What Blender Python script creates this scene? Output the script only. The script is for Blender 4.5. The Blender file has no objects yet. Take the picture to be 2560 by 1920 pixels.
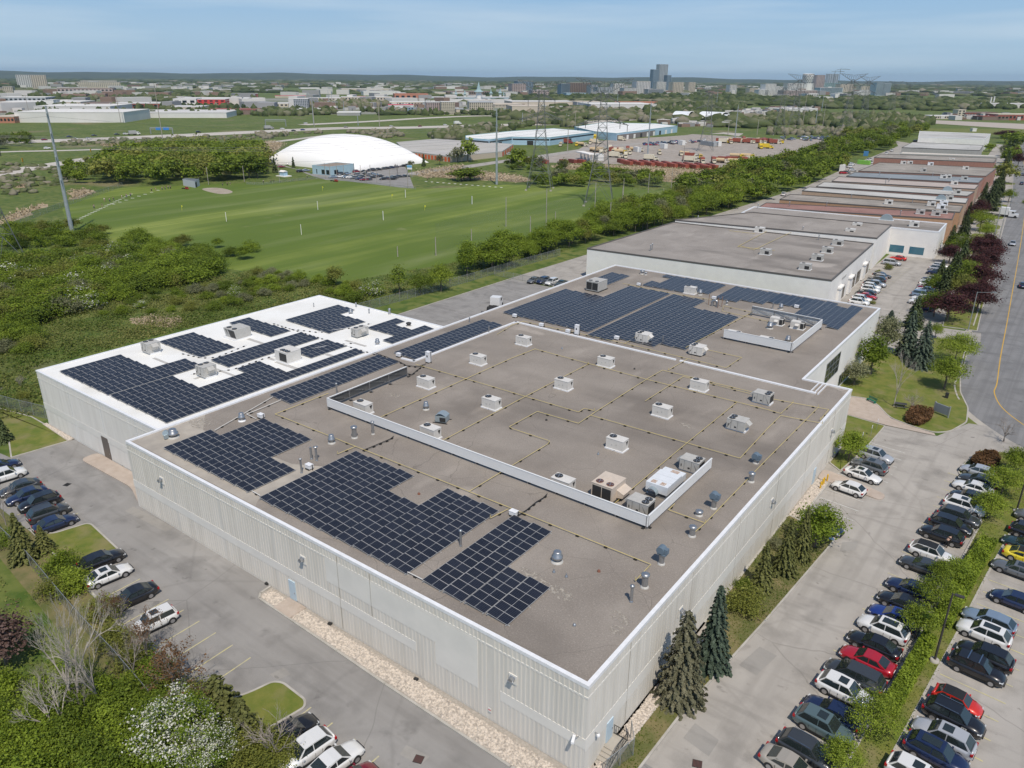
import bpy,math,random
import numpy as np
from mathutils import Vector,Matrix
C=bpy.context.scene.collection
R=math.radians
sc=bpy.context.scene
# ------------------------------------------------------------------ camera (a drone 50 m up), solved from the building's right angles
CAM_Z=50.0
FPX,PITCH,ROLL,YAW=1891.94,0.385641,0.00692,-0.642735
_cp,_sp=math.cos(PITCH),math.sin(PITCH)
FW=Vector((math.sin(YAW) *_cp,math.cos(YAW) *_cp,-_sp))
_r=Vector((math.cos(YAW),-math.sin(YAW),0.0));_u=_r.cross(FW)
RT=_r*math.cos(ROLL) +_u*math.sin(ROLL);UP=_u*math.cos(ROLL) -_r*math.sin(ROLL)
cd=bpy.data.cameras.new('camera');cam=bpy.data.objects.new('camera',cd);C.objects.link(cam)
cd.sensor_fit='HORIZONTAL';cd.sensor_width=36.0;cd.lens=FPX/2560*36.0
cd.clip_start=0.5;cd.clip_end=60000
M=Matrix((RT,UP,-FW)).transposed().to_4x4();M.translation=Vector((0,0,CAM_Z));cam.matrix_world=M
sc.camera=cam
# ------------------------------------------------------------------ sky and sun
SUN_EL,SUN_AZ=R(58),R(-41)          # azimuth counter-clockwise from +x
sd=Vector((math.cos(SUN_EL) *math.cos(SUN_AZ),math.cos(SUN_EL) *math.sin(SUN_AZ),math.sin(SUN_EL)))
W=bpy.data.worlds.new('World');sc.world=W;W.use_nodes=True
nt=W.node_tree;bg=nt.nodes['Background']
sky=nt.nodes.new('ShaderNodeTexSky');sky.sky_type='NISHITA';sky.sun_disc=False
sky.sun_elevation=SUN_EL;sky.sun_rotation=math.pi/2-SUN_AZ
sky.air_density=1.0;sky.dust_density=0.25;sky.ozone_density=2.0;sky.altitude=200
# real sky above; towards the horizon the air pales and thin cirrus streaks cross it
def _n(t,**kw):
 n=nt.nodes.new(t)
 for a,v in kw.items():setattr(n,a,v)
 return n
tc=_n('ShaderNodeTexCoord');sxw=_n('ShaderNodeSeparateXYZ');nt.links.new(tc.outputs['Generated'],sxw.inputs[0])
hr=_n('ShaderNodeValToRGB');mr=_n('ShaderNodeMapRange');mr.inputs[1].default_value= -.01;mr.inputs[2].default_value=.14;nt.links.new(sxw.outputs['Z'],mr.inputs[0]);nt.links.new(mr.outputs[0],hr.inputs['Fac'])
e_=hr.color_ramp.elements;e_[0].color= (.36,.50,.62,1);e_[1].color= (.19,.385,.66,1);x_=e_.new(.35);x_.color= (.37,.53,.68,1);x_=e_.new(.65);x_.color= (.29,.475,.69,1)
mp=_n('ShaderNodeMapping');mp.inputs['Scale'].default_value= (1.6,1.6,22);mp.inputs['Rotation'].default_value= (.03,.02,0);nt.links.new(tc.outputs['Generated'],mp.inputs['Vector'])
nz=_n('ShaderNodeTexNoise');nz.inputs['Scale'].default_value=1.5;nz.inputs['Detail'].default_value=6;nz.inputs['Roughness'].default_value=.5;nt.links.new(mp.outputs['Vector'],nz.inputs['Vector'])
cr=_n('ShaderNodeValToRGB');cr.color_ramp.elements[0].position=.47;cr.color_ramp.elements[1].position=.72;cr.color_ramp.elements[1].color= (.55,.55,.55,1);nt.links.new(nz.outputs['Fac'],cr.inputs['Fac'])
m1=_n('ShaderNodeMix',data_type='RGBA');nt.links.new(cr.outputs['Color'],m1.inputs['Factor']);nt.links.new(hr.outputs['Color'],m1.inputs[6]);m1.inputs[7].default_value= (.55,.66,.76,1)
sc_=_n('ShaderNodeMix',data_type='RGBA',blend_type='MULTIPLY');sc_.inputs['Factor'].default_value=1;nt.links.new(m1.outputs[2],sc_.inputs[6]);sc_.inputs[7].default_value= (10,10,10,1)
mh=_n('ShaderNodeMapRange');mh.inputs[1].default_value=.1;mh.inputs[2].default_value=.45;nt.links.new(sxw.outputs['Z'],mh.inputs[0])
mx=_n('ShaderNodeMix',data_type='RGBA');nt.links.new(mh.outputs[0],mx.inputs['Factor']);nt.links.new(sc_.outputs[2],mx.inputs[6]);nt.links.new(sky.outputs['Color'],mx.inputs[7])
nt.links.new(mx.outputs[2],bg.inputs['Color']);bg.inputs['Strength'].default_value=0.108
sl=bpy.data.lights.new('sun','SUN');sl.energy=3.75;sl.angle=R(0.5);sl.color= (1.0,0.91,0.79)
so=bpy.data.objects.new('sun',sl);C.objects.link(so);so.rotation_euler= (-sd).to_track_quat('-Z','Y').to_euler()
so.location= (0,0,200)
sc.view_settings.view_transform='Standard';sc.view_settings.look='None';sc.view_settings.exposure=0.0;sc.view_settings.gamma=1.0
sc.cycles.max_bounces=5;sc.cycles.diffuse_bounces=2;sc.cycles.glossy_bounces=2;sc.cycles.transmission_bounces=2
sc.cycles.transparent_max_bounces=4;sc.cycles.volume_bounces=0
# ------------------------------------------------------------------ helpers
FR=dict(a=(0,150),b=(640,150),c=(1280,150),d=(1920,150),e=(0,630),f=(640,630),g=(1280,630),h=(1920,630),
   i=(0,1110),j=(640,1110),k=(1280,1110),l=(1920,1110),m=(0,1440),n=(640,1440),o=(1280,1440),p=(1920,1440))
FR= {k:(v[0],v[1],.28933)for k,v in FR.items()}
FR.update(q=(1880,320,.18987),r=(2180,320,.17179),s=(1280,150,.18987),t=(1620,150,.20796),u=(640,200,.18987),v=(900,180,.18987),Z=(0,0,1.1573),X=(0,0,1.0))
def pix(f,x,y):
 o=FR[f];return o[0] +x*o[2],o[1] +y*o[2]
def at(f,x,y,z=0.0):
 """the point at height z that is seen at this place of the survey photograph"""
 X,Y=pix(f,x,y)
 d=RT* (X-1280) -UP* (Y-960) +FW*FPX
 t= (z-CAM_Z) /d.z
 return Vector((d.x*t,d.y*t,z))
def proj(P):
 v=Vector(P) -Vector((0,0,CAM_Z));k=FPX/v.dot(FW)
 return 1280+v.dot(RT) *k,960-v.dot(UP) *k
def height(base,f,x,y):
 """height of a vertical thing standing at base whose top is seen at this image row"""
 Y=pix(f,x,y)[1];lo,hi=base[2],400.0
 for _ in range(50):
  m= (lo+hi) /2;v=Vector((base[0],base[1],m-CAM_Z))
  if v.dot(FW) >1 and proj((base[0],base[1],m))[1] >Y:lo=m
  else:hi=m
 return lo-base[2]
def lin(c):
 return tuple(((v/255) /12.92 if v/255<0.04045 else ((v/255+.055) /1.055) ** 2.4)for v in c)
MATS= {}
def mat(name,col,rough=0.6,metal=0.0,col2=None,scale=1.0,detail=4,lo=0.35,hi=0.65,bump=0.0,coat=0.0,spec=0.5,stretch=None,coord='Position',bscale=None):
 if name in MATS:return MATS[name]
 m=bpy.data.materials.new(name);m.use_nodes=True;n=m.node_tree;b=n.nodes['Principled BSDF']
 b.inputs['Roughness'].default_value=rough;b.inputs['Metallic'].default_value=metal
 b.inputs['Coat Weight'].default_value=coat;b.inputs['Specular IOR Level'].default_value=spec
 b.inputs['Base Color'].default_value= (*col,1)
 if col2 is not None or bump:
  if coord == 'Position':g=n.nodes.new('ShaderNodeNewGeometry').outputs['Position']
  else:g=n.nodes.new('ShaderNodeTexCoord').outputs['Object']
  if stretch:
   mpn=n.nodes.new('ShaderNodeMapping');mpn.inputs['Scale'].default_value=stretch;n.links.new(g,mpn.inputs['Vector']);g=mpn.outputs['Vector']
  t=n.nodes.new('ShaderNodeTexNoise');t.inputs['Scale'].default_value=scale;t.inputs['Detail'].default_value=detail;t.inputs['Roughness'].default_value=0.6
  n.links.new(g,t.inputs['Vector'])
  if col2 is not None:
   rp=n.nodes.new('ShaderNodeValToRGB');e=rp.color_ramp.elements
   e[0].position,e[1].position=lo,hi;e[0].color= (*col,1);e[1].color= (*col2,1)
   n.links.new(t.outputs['Fac'],rp.inputs['Fac']);n.links.new(rp.outputs['Color'],b.inputs['Base Color'])
   m['ramp'] =rp.name
  if bump:
   bt=t
   if bscale:
    bt=n.nodes.new('ShaderNodeTexNoise');bt.inputs['Scale'].default_value=bscale;n.links.new(g,bt.inputs['Vector'])
   bp=n.nodes.new('ShaderNodeBump');bp.inputs['Strength'].default_value=bump;bp.inputs['Distance'].default_value=0.1
   n.links.new(bt.outputs['Fac'],bp.inputs['Height']);n.links.new(bp.outputs['Normal'],b.inputs['Normal'])
 MATS[name] =m;return m
def overlay(m,col,scale,lo,hi,stretch=None,kind='noise',strength=1.0,seed=0.0,detail=3,rot=0.0):
 """mix a second pattern (stains, cracks, specks) into a material's base colour"""
 n=m.node_tree;b=n.nodes['Principled BSDF'];inp=b.inputs['Base Color']
 g=n.nodes.new('ShaderNodeNewGeometry').outputs['Position']
 mpn=n.nodes.new('ShaderNodeMapping');mpn.inputs['Scale'].default_value=stretch or (1,1,1);mpn.inputs['Location'].default_value= (seed,seed*1.7,seed*.3)
 mpn.inputs['Rotation'].default_value= (0,0,rot)
 n.links.new(g,mpn.inputs['Vector'])
 if kind == 'noise':
  t=n.nodes.new('ShaderNodeTexNoise');t.inputs['Scale'].default_value=scale;t.inputs['Detail'].default_value=detail;out=t.outputs['Fac']
  n.links.new(mpn.outputs['Vector'],t.inputs['Vector'])
 else:
  wn=n.nodes.new('ShaderNodeTexNoise');wn.inputs['Scale'].default_value=scale*3;wn.inputs['Detail'].default_value=4
  n.links.new(mpn.outputs['Vector'],wn.inputs['Vector'])
  ad=n.nodes.new('ShaderNodeMix');ad.data_type='RGBA';ad.blend_type='ADD';ad.inputs[0].default_value=1.2
  n.links.new(mpn.outputs['Vector'],ad.inputs[6]);n.links.new(wn.outputs['Color'],ad.inputs[7])
  t=n.nodes.new('ShaderNodeTexVoronoi');t.feature='DISTANCE_TO_EDGE';t.inputs['Scale'].default_value=scale;out=t.outputs['Distance']
  n.links.new(ad.outputs[2],t.inputs['Vector'])
 rp=n.nodes.new('ShaderNodeValToRGB');e=rp.color_ramp.elements;e[0].position,e[1].position=lo,hi
 a,z= (1,0)if kind != 'noise' else (0,1)
 e[0].color= (a*strength,) *3+ (1,);e[1].color= (z*strength,) *3+ (1,)
 n.links.new(out,rp.inputs['Fac'])
 mxn=n.nodes.new('ShaderNodeMix');mxn.data_type='RGBA';n.links.new(rp.outputs['Color'],mxn.inputs['Factor'])
 if inp.links:n.links.new(inp.links[0].from_socket,mxn.inputs[6])
 else:mxn.inputs[6].default_value=inp.default_value
 mxn.inputs[7].default_value= (*col,1);n.links.new(mxn.outputs[2],inp)
 return m
class MB:
 """collects faces and builds them as one mesh object"""
 def __init__(s):s.v= [];s.f= [];s.m= [];s.sm= []
 def add(s,vs,fs,mi=0,smooth=False):
  k=len(s.v);s.v += [tuple(v)for v in vs]
  for f in fs:s.f.append(tuple(i+k for i in f));s.m.append(mi);s.sm.append(smooth)
  return s
 def box(s,x,y,z,sx,sy,sz,rz=0.0,mi=0,rx=0.0,ry=0.0):
  """box centred on x, y with its underside at z"""
  hx,hy=sx/2,sy/2
  P= [Vector((a*hx,b*hy,c))for c in (0,sz)for a,b in ((-1,-1),(1,-1),(1,1),(-1,1))]
  if rx or ry: 
   mt=Matrix.Rotation(ry,3,'Y') @ Matrix.Rotation(rx,3,'X');P= [mt @ p for p in P]
  c,n=math.cos(rz),math.sin(rz)
  P= [(x+p.x*c-p.y*n,y+p.x*n+p.y*c,z+p.z)for p in P]
  return s.add(P,[(3,2,1,0),(4,5,6,7),(0,1,5,4),(1,2,6,5),(2,3,7,6),(3,0,4,7)],mi)
 def b2(s,x0,y0,z0,x1,y1,z1,mi=0):
  return s.box((x0+x1) /2,(y0+y1) /2,z0,abs(x1-x0),abs(y1-y0),z1-z0,mi=mi)
 def prism(s,poly,z0,z1,mi=0,mi_top=None,bottom=False):
  n=len(poly);area=sum(poly[i][0] *poly[(i+1) % n][1] -poly[(i+1) % n][0] *poly[i][1]for i in range(n))
  if area<0:poly=poly[::-1]
  P= [(p[0],p[1],z0)for p in poly] + [(p[0],p[1],z1)for p in poly]
  s.add(P,[(i,(i+1) % n,n+ (i+1) % n,n+i)for i in range(n)],mi)
  s.add([(p[0],p[1],z1)for p in poly],[tuple(range(n))],mi if mi_top is None else mi_top)
  if bottom:s.add([(p[0],p[1],z0)for p in poly],[tuple(range(n))[::-1]],mi)
  return s
 def tube(s,a,b,r,r2=None,n=8,mi=0,caps=True,smooth=True):
  a,b=Vector(a),Vector(b);r2=r if r2 is None else r2;d= (b-a)
  if d.length<1e-6:return s
  d.normalize();u=d.orthogonal().normalized();w=d.cross(u)
  P= []
  for c,q in ((a,r),(b,r2)):
   for i in range(n):
    t=2*math.pi*i/n;P.append(c+u* (q*math.cos(t)) +w* (q*math.sin(t)))
  s.add(P,[(i,(i+1) % n,n+ (i+1) % n,n+i)for i in range(n)],mi,smooth and n>4)
  if caps:s.add(P,[tuple(range(n))[::-1],tuple(range(n,2*n))],mi)
  return s
 def path(s,pts,r,n=6,mi=0):
  for a,b in zip(pts,pts[1:]):s.tube(a,b,r,n=n,mi=mi)
  return s
 def lathe(s,x,y,prof,n=14,mi=0,smooth=True):
  P= [];m=len(prof)
  for r,z in prof:
   for i in range(n):
    t=2*math.pi*i/n;P.append((x+r*math.cos(t),y+r*math.sin(t),z))
  F= [(j*n+i,j*n+ (i+1) % n,(j+1) *n+ (i+1) % n,(j+1) *n+i)for j in range(m-1)for i in range(n)]
  s.add(P,F,mi,smooth);s.add(P[-n:],[tuple(range(n))],mi);return s
 def build(s,name,mats,parent=None,loc=None,rz=0.0):
  me=bpy.data.meshes.new(name);me.from_pydata(s.v,[],s.f)
  mats=mats if isinstance(mats,(list,tuple))else [mats]
  for m in mats:me.materials.append(m)
  if len(mats) >1:me.polygons.foreach_set('material_index',s.m)
  me.polygons.foreach_set('use_smooth',s.sm);me.update()
  o=bpy.data.objects.new(name,me);C.objects.link(o)
  if parent:o.parent=parent
  if loc is not None:o.location=loc;o.rotation_euler= (0,0,rz)
  return o
def tag(o,label,cat,group=None):
 o['label'] =label;o['category'] =cat
 if group:o['group'] =group
 return o
def struct(o):o['kind'] ='structure';return o
def stuff(o,label,cat):o['kind'] ='stuff';o['label'] =label;o['category'] =cat;return o
def thing(name,label,cat,loc=(0,0,0),rz=0.0,group=None):
 o=bpy.data.objects.new(name,None);C.objects.link(o);o.location=loc;o.rotation_euler= (0,0,rz)
 o.empty_display_size=0.3
 return tag(o,label,cat,group)
def dup(root,loc,rz=0.0,scale=None,label=None,group=None,color=None):
 r=root.copy();C.objects.link(r);r.location=loc;r.rotation_euler= (0,0,rz)
 if scale is not None:r.scale= (scale,) *3 if not hasattr(scale,'__len__')else scale
 if label:r['label'] =label
 if group:r['group'] =group
 if color:r.color= (*color,1)
 for ch in root.children:
  c=ch.copy();C.objects.link(c);c.parent=r
  if color:c.color= (*color,1)
  for g in ch.children:
   d=g.copy();C.objects.link(d);d.parent=c
   if color:d.color= (*color,1)
 return r
ORD= ['first','second','third','fourth','fifth','sixth','seventh','eighth','ninth','tenth','eleventh','twelfth','thirteenth','fourteenth','fifteenth','sixteenth','seventeenth','eighteenth','nineteenth','twentieth','twenty-first','twenty-second','twenty-third','twenty-fourth','twenty-fifth','twenty-sixth','twenty-seventh','twenty-eighth','twenty-ninth','thirtieth']
ORD += ['%d%s' % (i,'st' if i % 10 == 1 and i != 11 else 'nd' if i % 10 == 2 else 'rd' if i % 10 == 3 else 'th')for i in range(31,400)]
rnd=random.Random(7)
# ------------------------------------------------------------------ materials of the setting
m_meadow=mat('meadow_grass',(.085,.125,.014),.95,col2=(.165,.18,.045),scale=.05,detail=9,lo=.35,hi=.7,bump=.5,bscale=.9)
overlay(m_meadow,(.055,.1,.008),.35,.45,.62,detail=6)
overlay(m_meadow,(.2,.17,.09),.022,.6,.7,seed=9,detail=8,strength=.8)
m_lawn=mat('mown_lawn',(.10,.14,.014),.9,col2=(.175,.18,.035),scale=.6,detail=8,bump=.3,bscale=6)
overlay(m_lawn,(.24,.2,.1),.35,.5,.72,detail=7,strength=.75)
m_dry=mat('dry_grass',(.1,.115,.03),.95,col2=(.2,.165,.075),scale=.5,detail=8,bump=.3,bscale=5)
m_field=mat('range_grass',(.125,.175,.014),.9,col2=(.235,.28,.055),scale=.016,detail=5,lo=.4,hi=.62)
overlay(m_field,(.08,.13,.008),.035,.42,.52,stretch=(1,.2,1),rot=R(-28),detail=3,strength=.85)
overlay(m_field,(.095,.15,.01),.33,.47,.53,stretch=(1,.01,1),rot=R(-28),detail=1,strength=.5)
overlay(m_field,(.25,.28,.12),.25,.5,.8,stretch=(.35,.05,1),seed=4,rot=R(-28),strength=.5)
overlay(m_field,(.33,.3,.17),.035,.68,.74,seed=2,detail=6,strength=.6)
m_reed=mat('dry_reeds',(.3,.23,.14),.95,col2=(.42,.34,.23),scale=.4,detail=9,bump=.6,bscale=1.5)
m_dirt=mat('bare_dirt',(.3,.25,.19),.95,col2=(.4,.35,.28),scale=.2,detail=8)
def asphalt(name,a,b,crack=.6):
 m=mat(name,a,.9,col2=b,scale=.12,detail=8,lo=.3,hi=.7,bump=.15,bscale=30)
 overlay(m,tuple(v*.6 for v in a),.28,.5,.72,detail=9,strength=.7)
 overlay(m,tuple(v*.5 for v in a),.045,0,.012,kind='v',seed=40,strength=crack*.35)
 overlay(m,tuple(v*.45 for v in a),.7,.68,.73,seed=55,detail=4,strength=.5)
 overlay(m,tuple(v*.6 for v in a),.5,.56,.7,stretch=(.25,1.6,1),seed=11,detail=6,strength=.4)
 overlay(m,tuple(min(1,v*1.25)for v in b),.2,.6,.8,seed=21,detail=7,strength=.5)
 overlay(m,tuple(v*1.15 for v in b),22,.5,.7,strength=.35,detail=2)
 overlay(m,tuple(v*.5 for v in a),.06,0,.0035,kind='v',strength=crack*.8)
 overlay(m,tuple(v*.5 for v in a),.33,.66,.74,seed=5,detail=8,strength=.45)
 return m
m_lot=asphalt('worn_asphalt',(.235,.226,.214),(.31,.30,.285))
m_lot2=asphalt('pale_asphalt',(.325,.305,.275),(.41,.385,.35))
overlay(m_lot,(.2,.19,.18),.8,.5,.68,stretch=(.03,1.1,1),seed=3,strength=.35,detail=2);overlay(m_lot,(.1,.095,.09),.75,.7,.76,seed=8,strength=.6,detail=5)
overlay(m_lot2,(.26,.245,.22),.8,.5,.68,stretch=(1.1,.03,1),seed=3,strength=.4,detail=2);overlay(m_lot2,(.12,.11,.1),.75,.7,.76,seed=8,strength=.6,detail=5)
m_road=asphalt('road_asphalt',(.185,.185,.185),(.235,.235,.235),.2)
overlay(m_road,(.15,.15,.15),.5,.45,.6,stretch=(2.2,.012,1),detail=2,strength=.5)
m_kerb=mat('kerb_concrete',(.46,.44,.4),.85,col2=(.36,.34,.3),scale=.8,detail=6)
m_walk=mat('paver_path',(.4,.33,.27),.85,col2=(.47,.4,.34),scale=.9,detail=6)
m_ypaint=mat('yellow_paint',(.55,.5,.25),.8,col2=(.42,.4,.3),scale=1.8,lo=.4,hi=.7)
m_wpaint=mat('white_paint',(.6,.6,.57),.8,col2=(.4,.4,.38),scale=1.8,lo=.45,hi=.7)
m_cream=mat('weathered_concrete',(.45,.42,.37),.9,col2=(.38,.35,.3),scale=.5)
# ------------------------------------------------------------------ ground
g=MB();rad_= [0,150,400,800,1500,2500,4000,6000,8500,11500,15000,19000,23000,26500];ns_=96      # follows the curve of the earth
P_= [(0,0,0)] + [(r_*math.cos(2*math.pi*k/ns_),r_*math.sin(2*math.pi*k/ns_),-r_*r_/12742000 if r_>400 else 0)for r_ in rad_[1:]for k in range(ns_)]
F_= [(0,1+k,1+ (k+1) % ns_)for k in range(ns_)] + [(1+j*ns_+k,1+ (j+1) *ns_+k,1+ (j+1) *ns_+ (k+1) % ns_,1+j*ns_+ (k+1) % ns_)for j in range(len(rad_) -2)for k in range(ns_)]
g.add(P_,F_,0,True);struct(g.build('ground',m_meadow))
def sheet(name,poly,z,m):
 b=MB();n=len(poly)
 ar=sum(poly[i][0] *poly[(i+1) % n][1] -poly[(i+1) % n][0] *poly[i][1]for i in range(n))
 if ar<0:poly=poly[::-1]
 b.add([(p[0],p[1],z)for p in poly],[tuple(range(n))]);return struct(b.build(name,m))
def pts(*a):
 return [tuple(at(*q)[:2])for q in a]
def smooth_poly(poly,it=2):
 for _ in range(it):
  q= []
  for i in range(len(poly)):
   a,b=poly[i],poly[(i+1) % len(poly)]
   q += [(a[0] *.75+b[0] *.25,a[1] *.75+b[1] *.25),(a[0] *.25+b[0] *.75,a[1] *.25+b[1] *.75)]
  poly=q
 return poly
def round_poly(poly,r=1.2,n=5):
 out= []
 m=len(poly)
 for i in range(m):
  p,a,b=Vector(poly[i][:2]),Vector(poly[i-1][:2]),Vector(poly[(i+1) % m][:2])
  da,db= (a-p),(b-p);k=min(r,da.length*.45,db.length*.45)
  s,e=p+da.normalized() *k,p+db.normalized() *k
  for j in range(n+1):
   t=j/n;out.append(tuple(s.lerp(p,t).lerp(p.lerp(e,t),t)))
 return out
def offset(poly,d):
 n=len(poly);ar=sum(poly[i][0] *poly[(i+1) % n][1] -poly[(i+1) % n][0] *poly[i][1]for i in range(n))
 if ar<0:poly=poly[::-1]
 out= []
 for i in range(n):
  p,a,b=Vector(poly[i]),Vector(poly[i-1]),Vector(poly[(i+1) % n])
  e1,e2= (p-a),(b-p)
  if e1.length<1e-4:e1=e2
  if e2.length<1e-4:e2=e1
  e1.normalize();e2.normalize();t= (Vector((-e1.y,e1.x)) +Vector((-e2.y,e2.x)))
  if t.length<1e-3:t=Vector((-e1.y,e1.x))
  t.normalize();out.append(tuple(p+t*d))
 return out
def island(name,poly,m,r=1.2,kerb=True,h=.13,z0=0.0):
 poly=round_poly(poly,r)if r else poly
 n=len(poly);ar=sum(poly[i][0] *poly[(i+1) % n][1] -poly[(i+1) % n][0] *poly[i][1]for i in range(n))
 if ar<0:poly=poly[::-1]
 if kerb:
  inn=offset(poly,.2);b=MB();n=len(poly)
  P= [(p[0],p[1],z0)for p in poly] + [(p[0],p[1],h)for p in poly] + [(p[0],p[1],h)for p in inn] + [(p[0],p[1],z0)for p in inn]
  F= []
  for i in range(n):
   j= (i+1) % n;F += [(i,j,n+j,n+i),(n+i,n+j,2*n+j,2*n+i),(2*n+i,2*n+j,3*n+j,3*n+i)]
  b.add(P,F);struct(b.build('kerb',m_kerb));poly2=inn
 else:poly2=poly
 b=MB();b.add([(p[0],p[1],h-.02)for p in poly2],[tuple(range(len(poly2)))]);return struct(b.build(name,m))
def line(b,p,q,w=.12,z=.028):
 p,q=Vector(p[:2]),Vector(q[:2]);d= (q-p).normalized();t=Vector((-d.y,d.x)) *w/2
 b.add([(*(p-t),z),(*(q-t),z),(*(q+t),z),(*(p+t),z)],[(0,1,2,3)])
# west lot
sheet('west_car_park',[(-111.8,41.6),(-112.7,33.4),(-116,33),(-117,27),(-90,26.8),(-80,26.0),(-65.8,24.8),(-56.7,24.1),(-48,23.5),(-40,23.2),(-20,22.5),(-17.0,20),(-17.0,41.6)],.01,m_lot)
sheet('east_car_park',[(-17.0,5),(70,5),(70,132),(1.5,132),(-2,131),(-7.3,129.5),(-10.4,121.4),(-17.6,120.6),(-21,112),(-21,41.6),(-17.0,41.6)],.01,m_lot2)
sheet('rear_yard',[(-119.5,96),(-86.5,96),(-86.5,157.5),(-112,157.6),(-118.6,158),(-119.4,150)],.01,m_lot)
sheet('neighbour_yard',[(-119.5,158.4),(-104,158.4),(-104,700),(-150,760),(-135,700),(-125,520),(-116,400),(-118,250)],.008,m_lot2)
sheet('neighbour_car_park',[(-45,157.6),(-21,157.6),(-19.8,176),(-20.5,200),(-24,262),(-34,268),(-46,268)],.01,m_lot2)
sheet('front_driveway',[(-45,268.3),(-20,268.3),(-30,460),(-48,760),(-75,780),(-60,560),(-48,460)],.01,m_lot2)
sheet('drive_entrance',[(-20.2,173.3),(-11.5,176.2),(-12.2,183),(-21.5,181.6)],.019,m_lot2)
# road: a gentle bend past the lawn
ctr= [(28,112),(12,124),(3,130.5),(-3.1,138.4),(-5.6,146),(-5.9,152.2),(-7.1,168.8),(-8.5,192.2),(-10.2,219.5),(-14.3,284.6),(-18.6,349),(-26,450),(-36,560),(-52,720),(-72,900)]
def ribbon(name,c,wl,wr,z,m):
 b=MB();L,Rr= [],[]
 for i,p in enumerate(c):
  a=Vector(c[max(i-1,0)]);d= (Vector(c[min(i+1,len(c) -1)]) -a).normalized();t=Vector((-d.y,d.x));p=Vector(p)
  L.append((*(p+t*wl),z));Rr.append((*(p-t*wr),z))
 n=len(c);b.add(L+Rr,[(i,n+i,n+i+1,i+1)for i in range(n-1)]);return b.build(name,m)
def dense(c,k=6):
 out= []
 for i in range(len(c) -1):
  p0,p1,p2,p3= (Vector(c[max(0,i-1)]),Vector(c[i]),Vector(c[i+1]),Vector(c[min(len(c) -1,i+2)]))
  for j in range(k):
   t=j/k;out.append(tuple(.5* ((2*p1) + (-p0+p2) *t+ (2*p0-5*p1+4*p2-p3) *t*t+ (-p0+3*p1-3*p2+p3) *t ** 3)))
 out.append(c[-1]);return out
cd_=dense(ctr)
struct(ribbon('road',cd_,6.0,7.6,.014,m_road))
struct(ribbon('road_shoulder',cd_,7.2,6.0,.006,m_cream))
m_yl=mat('road_yellow_line',(.6,.36,.04),.8)
b_=MB()
for a,c in zip(cd_,cd_[1:]):line(b_,a,c,.16,.02)
struct(b_.build('road_centre_line',m_yl))
b_=MB()
for side,s in ((1,6.05),):
 for i in range(len(cd_) -1):
  a,c=Vector(cd_[i]),Vector(cd_[i+1])
  if a.y<141 or (171<a.y<186):continue
  d= (c-a).normalized();t=Vector((-d.y,d.x));m_= (a+c) /2+t*s
  b_.box(m_.x,m_.y,0,(c-a).length,.25,.14,math.atan2(d.y,d.x))
struct(b_.build('road_kerb',m_kerb))
# grass beside the building and islands
island('grass_strip',[(-21,38.8),(-17.9,38.8),(-17.6,48.2),(-16.1,64.2),(-14.7,82.6),(-15.0,83.6),(-21,85.2)],m_dry,.5)
island('grass_strip',[(-21,102.4),(-18.9,100.6),(-18.3,106),(-17.8,111.3),(-17.4,120.3),(-23,121.0),(-27.9,120.9),(-27.9,109.1),(-21,109.1)],m_lawn,.4)
island('lawn',[(-27.9,129.0),(-24.6,129.3),(-22.4,130.1),(-20.3,128),(-18.8,125.6),(-17.5,123.9),(-14,122.6),(-10.9,122.2),(-9.0,124.2),(-7.5,129.6),(-8.2,136.2),(-10.3,143),(-11.6,152),(-12.0,160.3),(-12.7,168),(-13.1,175.6),(-20.1,173),(-21.5,157.2),(-27.9,157.2)],m_lawn,1.0)
sheet('footpath',[(-27.9,121.0),(-23,121.1),(-17.4,120.6),(-10.6,121.2),(-10.9,122.0),(-14,122.5),(-17.4,123.8),(-18.7,125.5),(-20.2,127.9),(-22.4,130.0),(-24.6,129.2),(-27.9,129.0)],.1,m_walk)
PL= [(-5.8,40),(-5.5,46),(-5.1,52.4),(-4.75,58),(-4.1,66),(-3.7,70.6),(-3.1,78),(-2.4,88),(-1.7,98),(-3.8,104),(-6.2,111),(-5.6,115),(-4.6,119.9),(2,123),(9,123),(12,116),(5,108),(2.3,104.8),(1.3,95),(.4,85.5),(-.6,73.6),(-1.4,65),(-2.5,53),(-3.2,40)]
island('planting_strip',PL,m_lawn,.8)
island('grass_island',[(-92,26.9),(-89.6,27.6),(-88.2,28.2),(-87.3,31.7),(-86.6,32),(-78.9,31.3),(-78.4,30.6),(-79.4,27.2),(-79.9,26)],m_lawn,.8)
island('grass_island',[(-50.6,24),(-48.9,27),(-48.3,29.3),(-47.4,29.8),(-44.2,29.7),(-43.5,29.1),(-43.7,27.8),(-44.4,24)],m_lawn,.8)
island('grass_verge',[(-120.5,36),(-112.6,33.3),(-111.8,39.6),(-111.6,41.3),(-125,41.3),(-140,38)],m_lawn,.3)
island('verge',kerb=False,m=m_dry,r=.1,poly=[(-117,26.9),(-90,26.7),(-80,25.9),(-65.8,24.7),(-56.7,24.0),(-48,23.4),(-40,23.1),(-40,22.2),(-60,20.0),(-95,23.0),(-118,24.6)])
island('far_verge',[(-19.7,183),(-13.0,184),(-13.9,196),(-14.9,210),(-16.6,232),(-18.4,262),(-24.6,262),(-21.4,200)],m_lawn,.5)
for k_,yy in enumerate((276,289,306,330,356,390,430,480)):
 xc= -25.4- (yy-276) *.062
 island('verge_island',[(xc-3,yy-5),(xc+4.6,yy-5.6),(xc+4.2,yy+5),(xc-3.4,yy+5.6)],m_lawn,3,kerb=False,h=.08)
sheet('verge_path',[(-20.3,262.2),(-19.0,262.2),(-27,480),(-29.5,480)],.012,m_cream)
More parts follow.
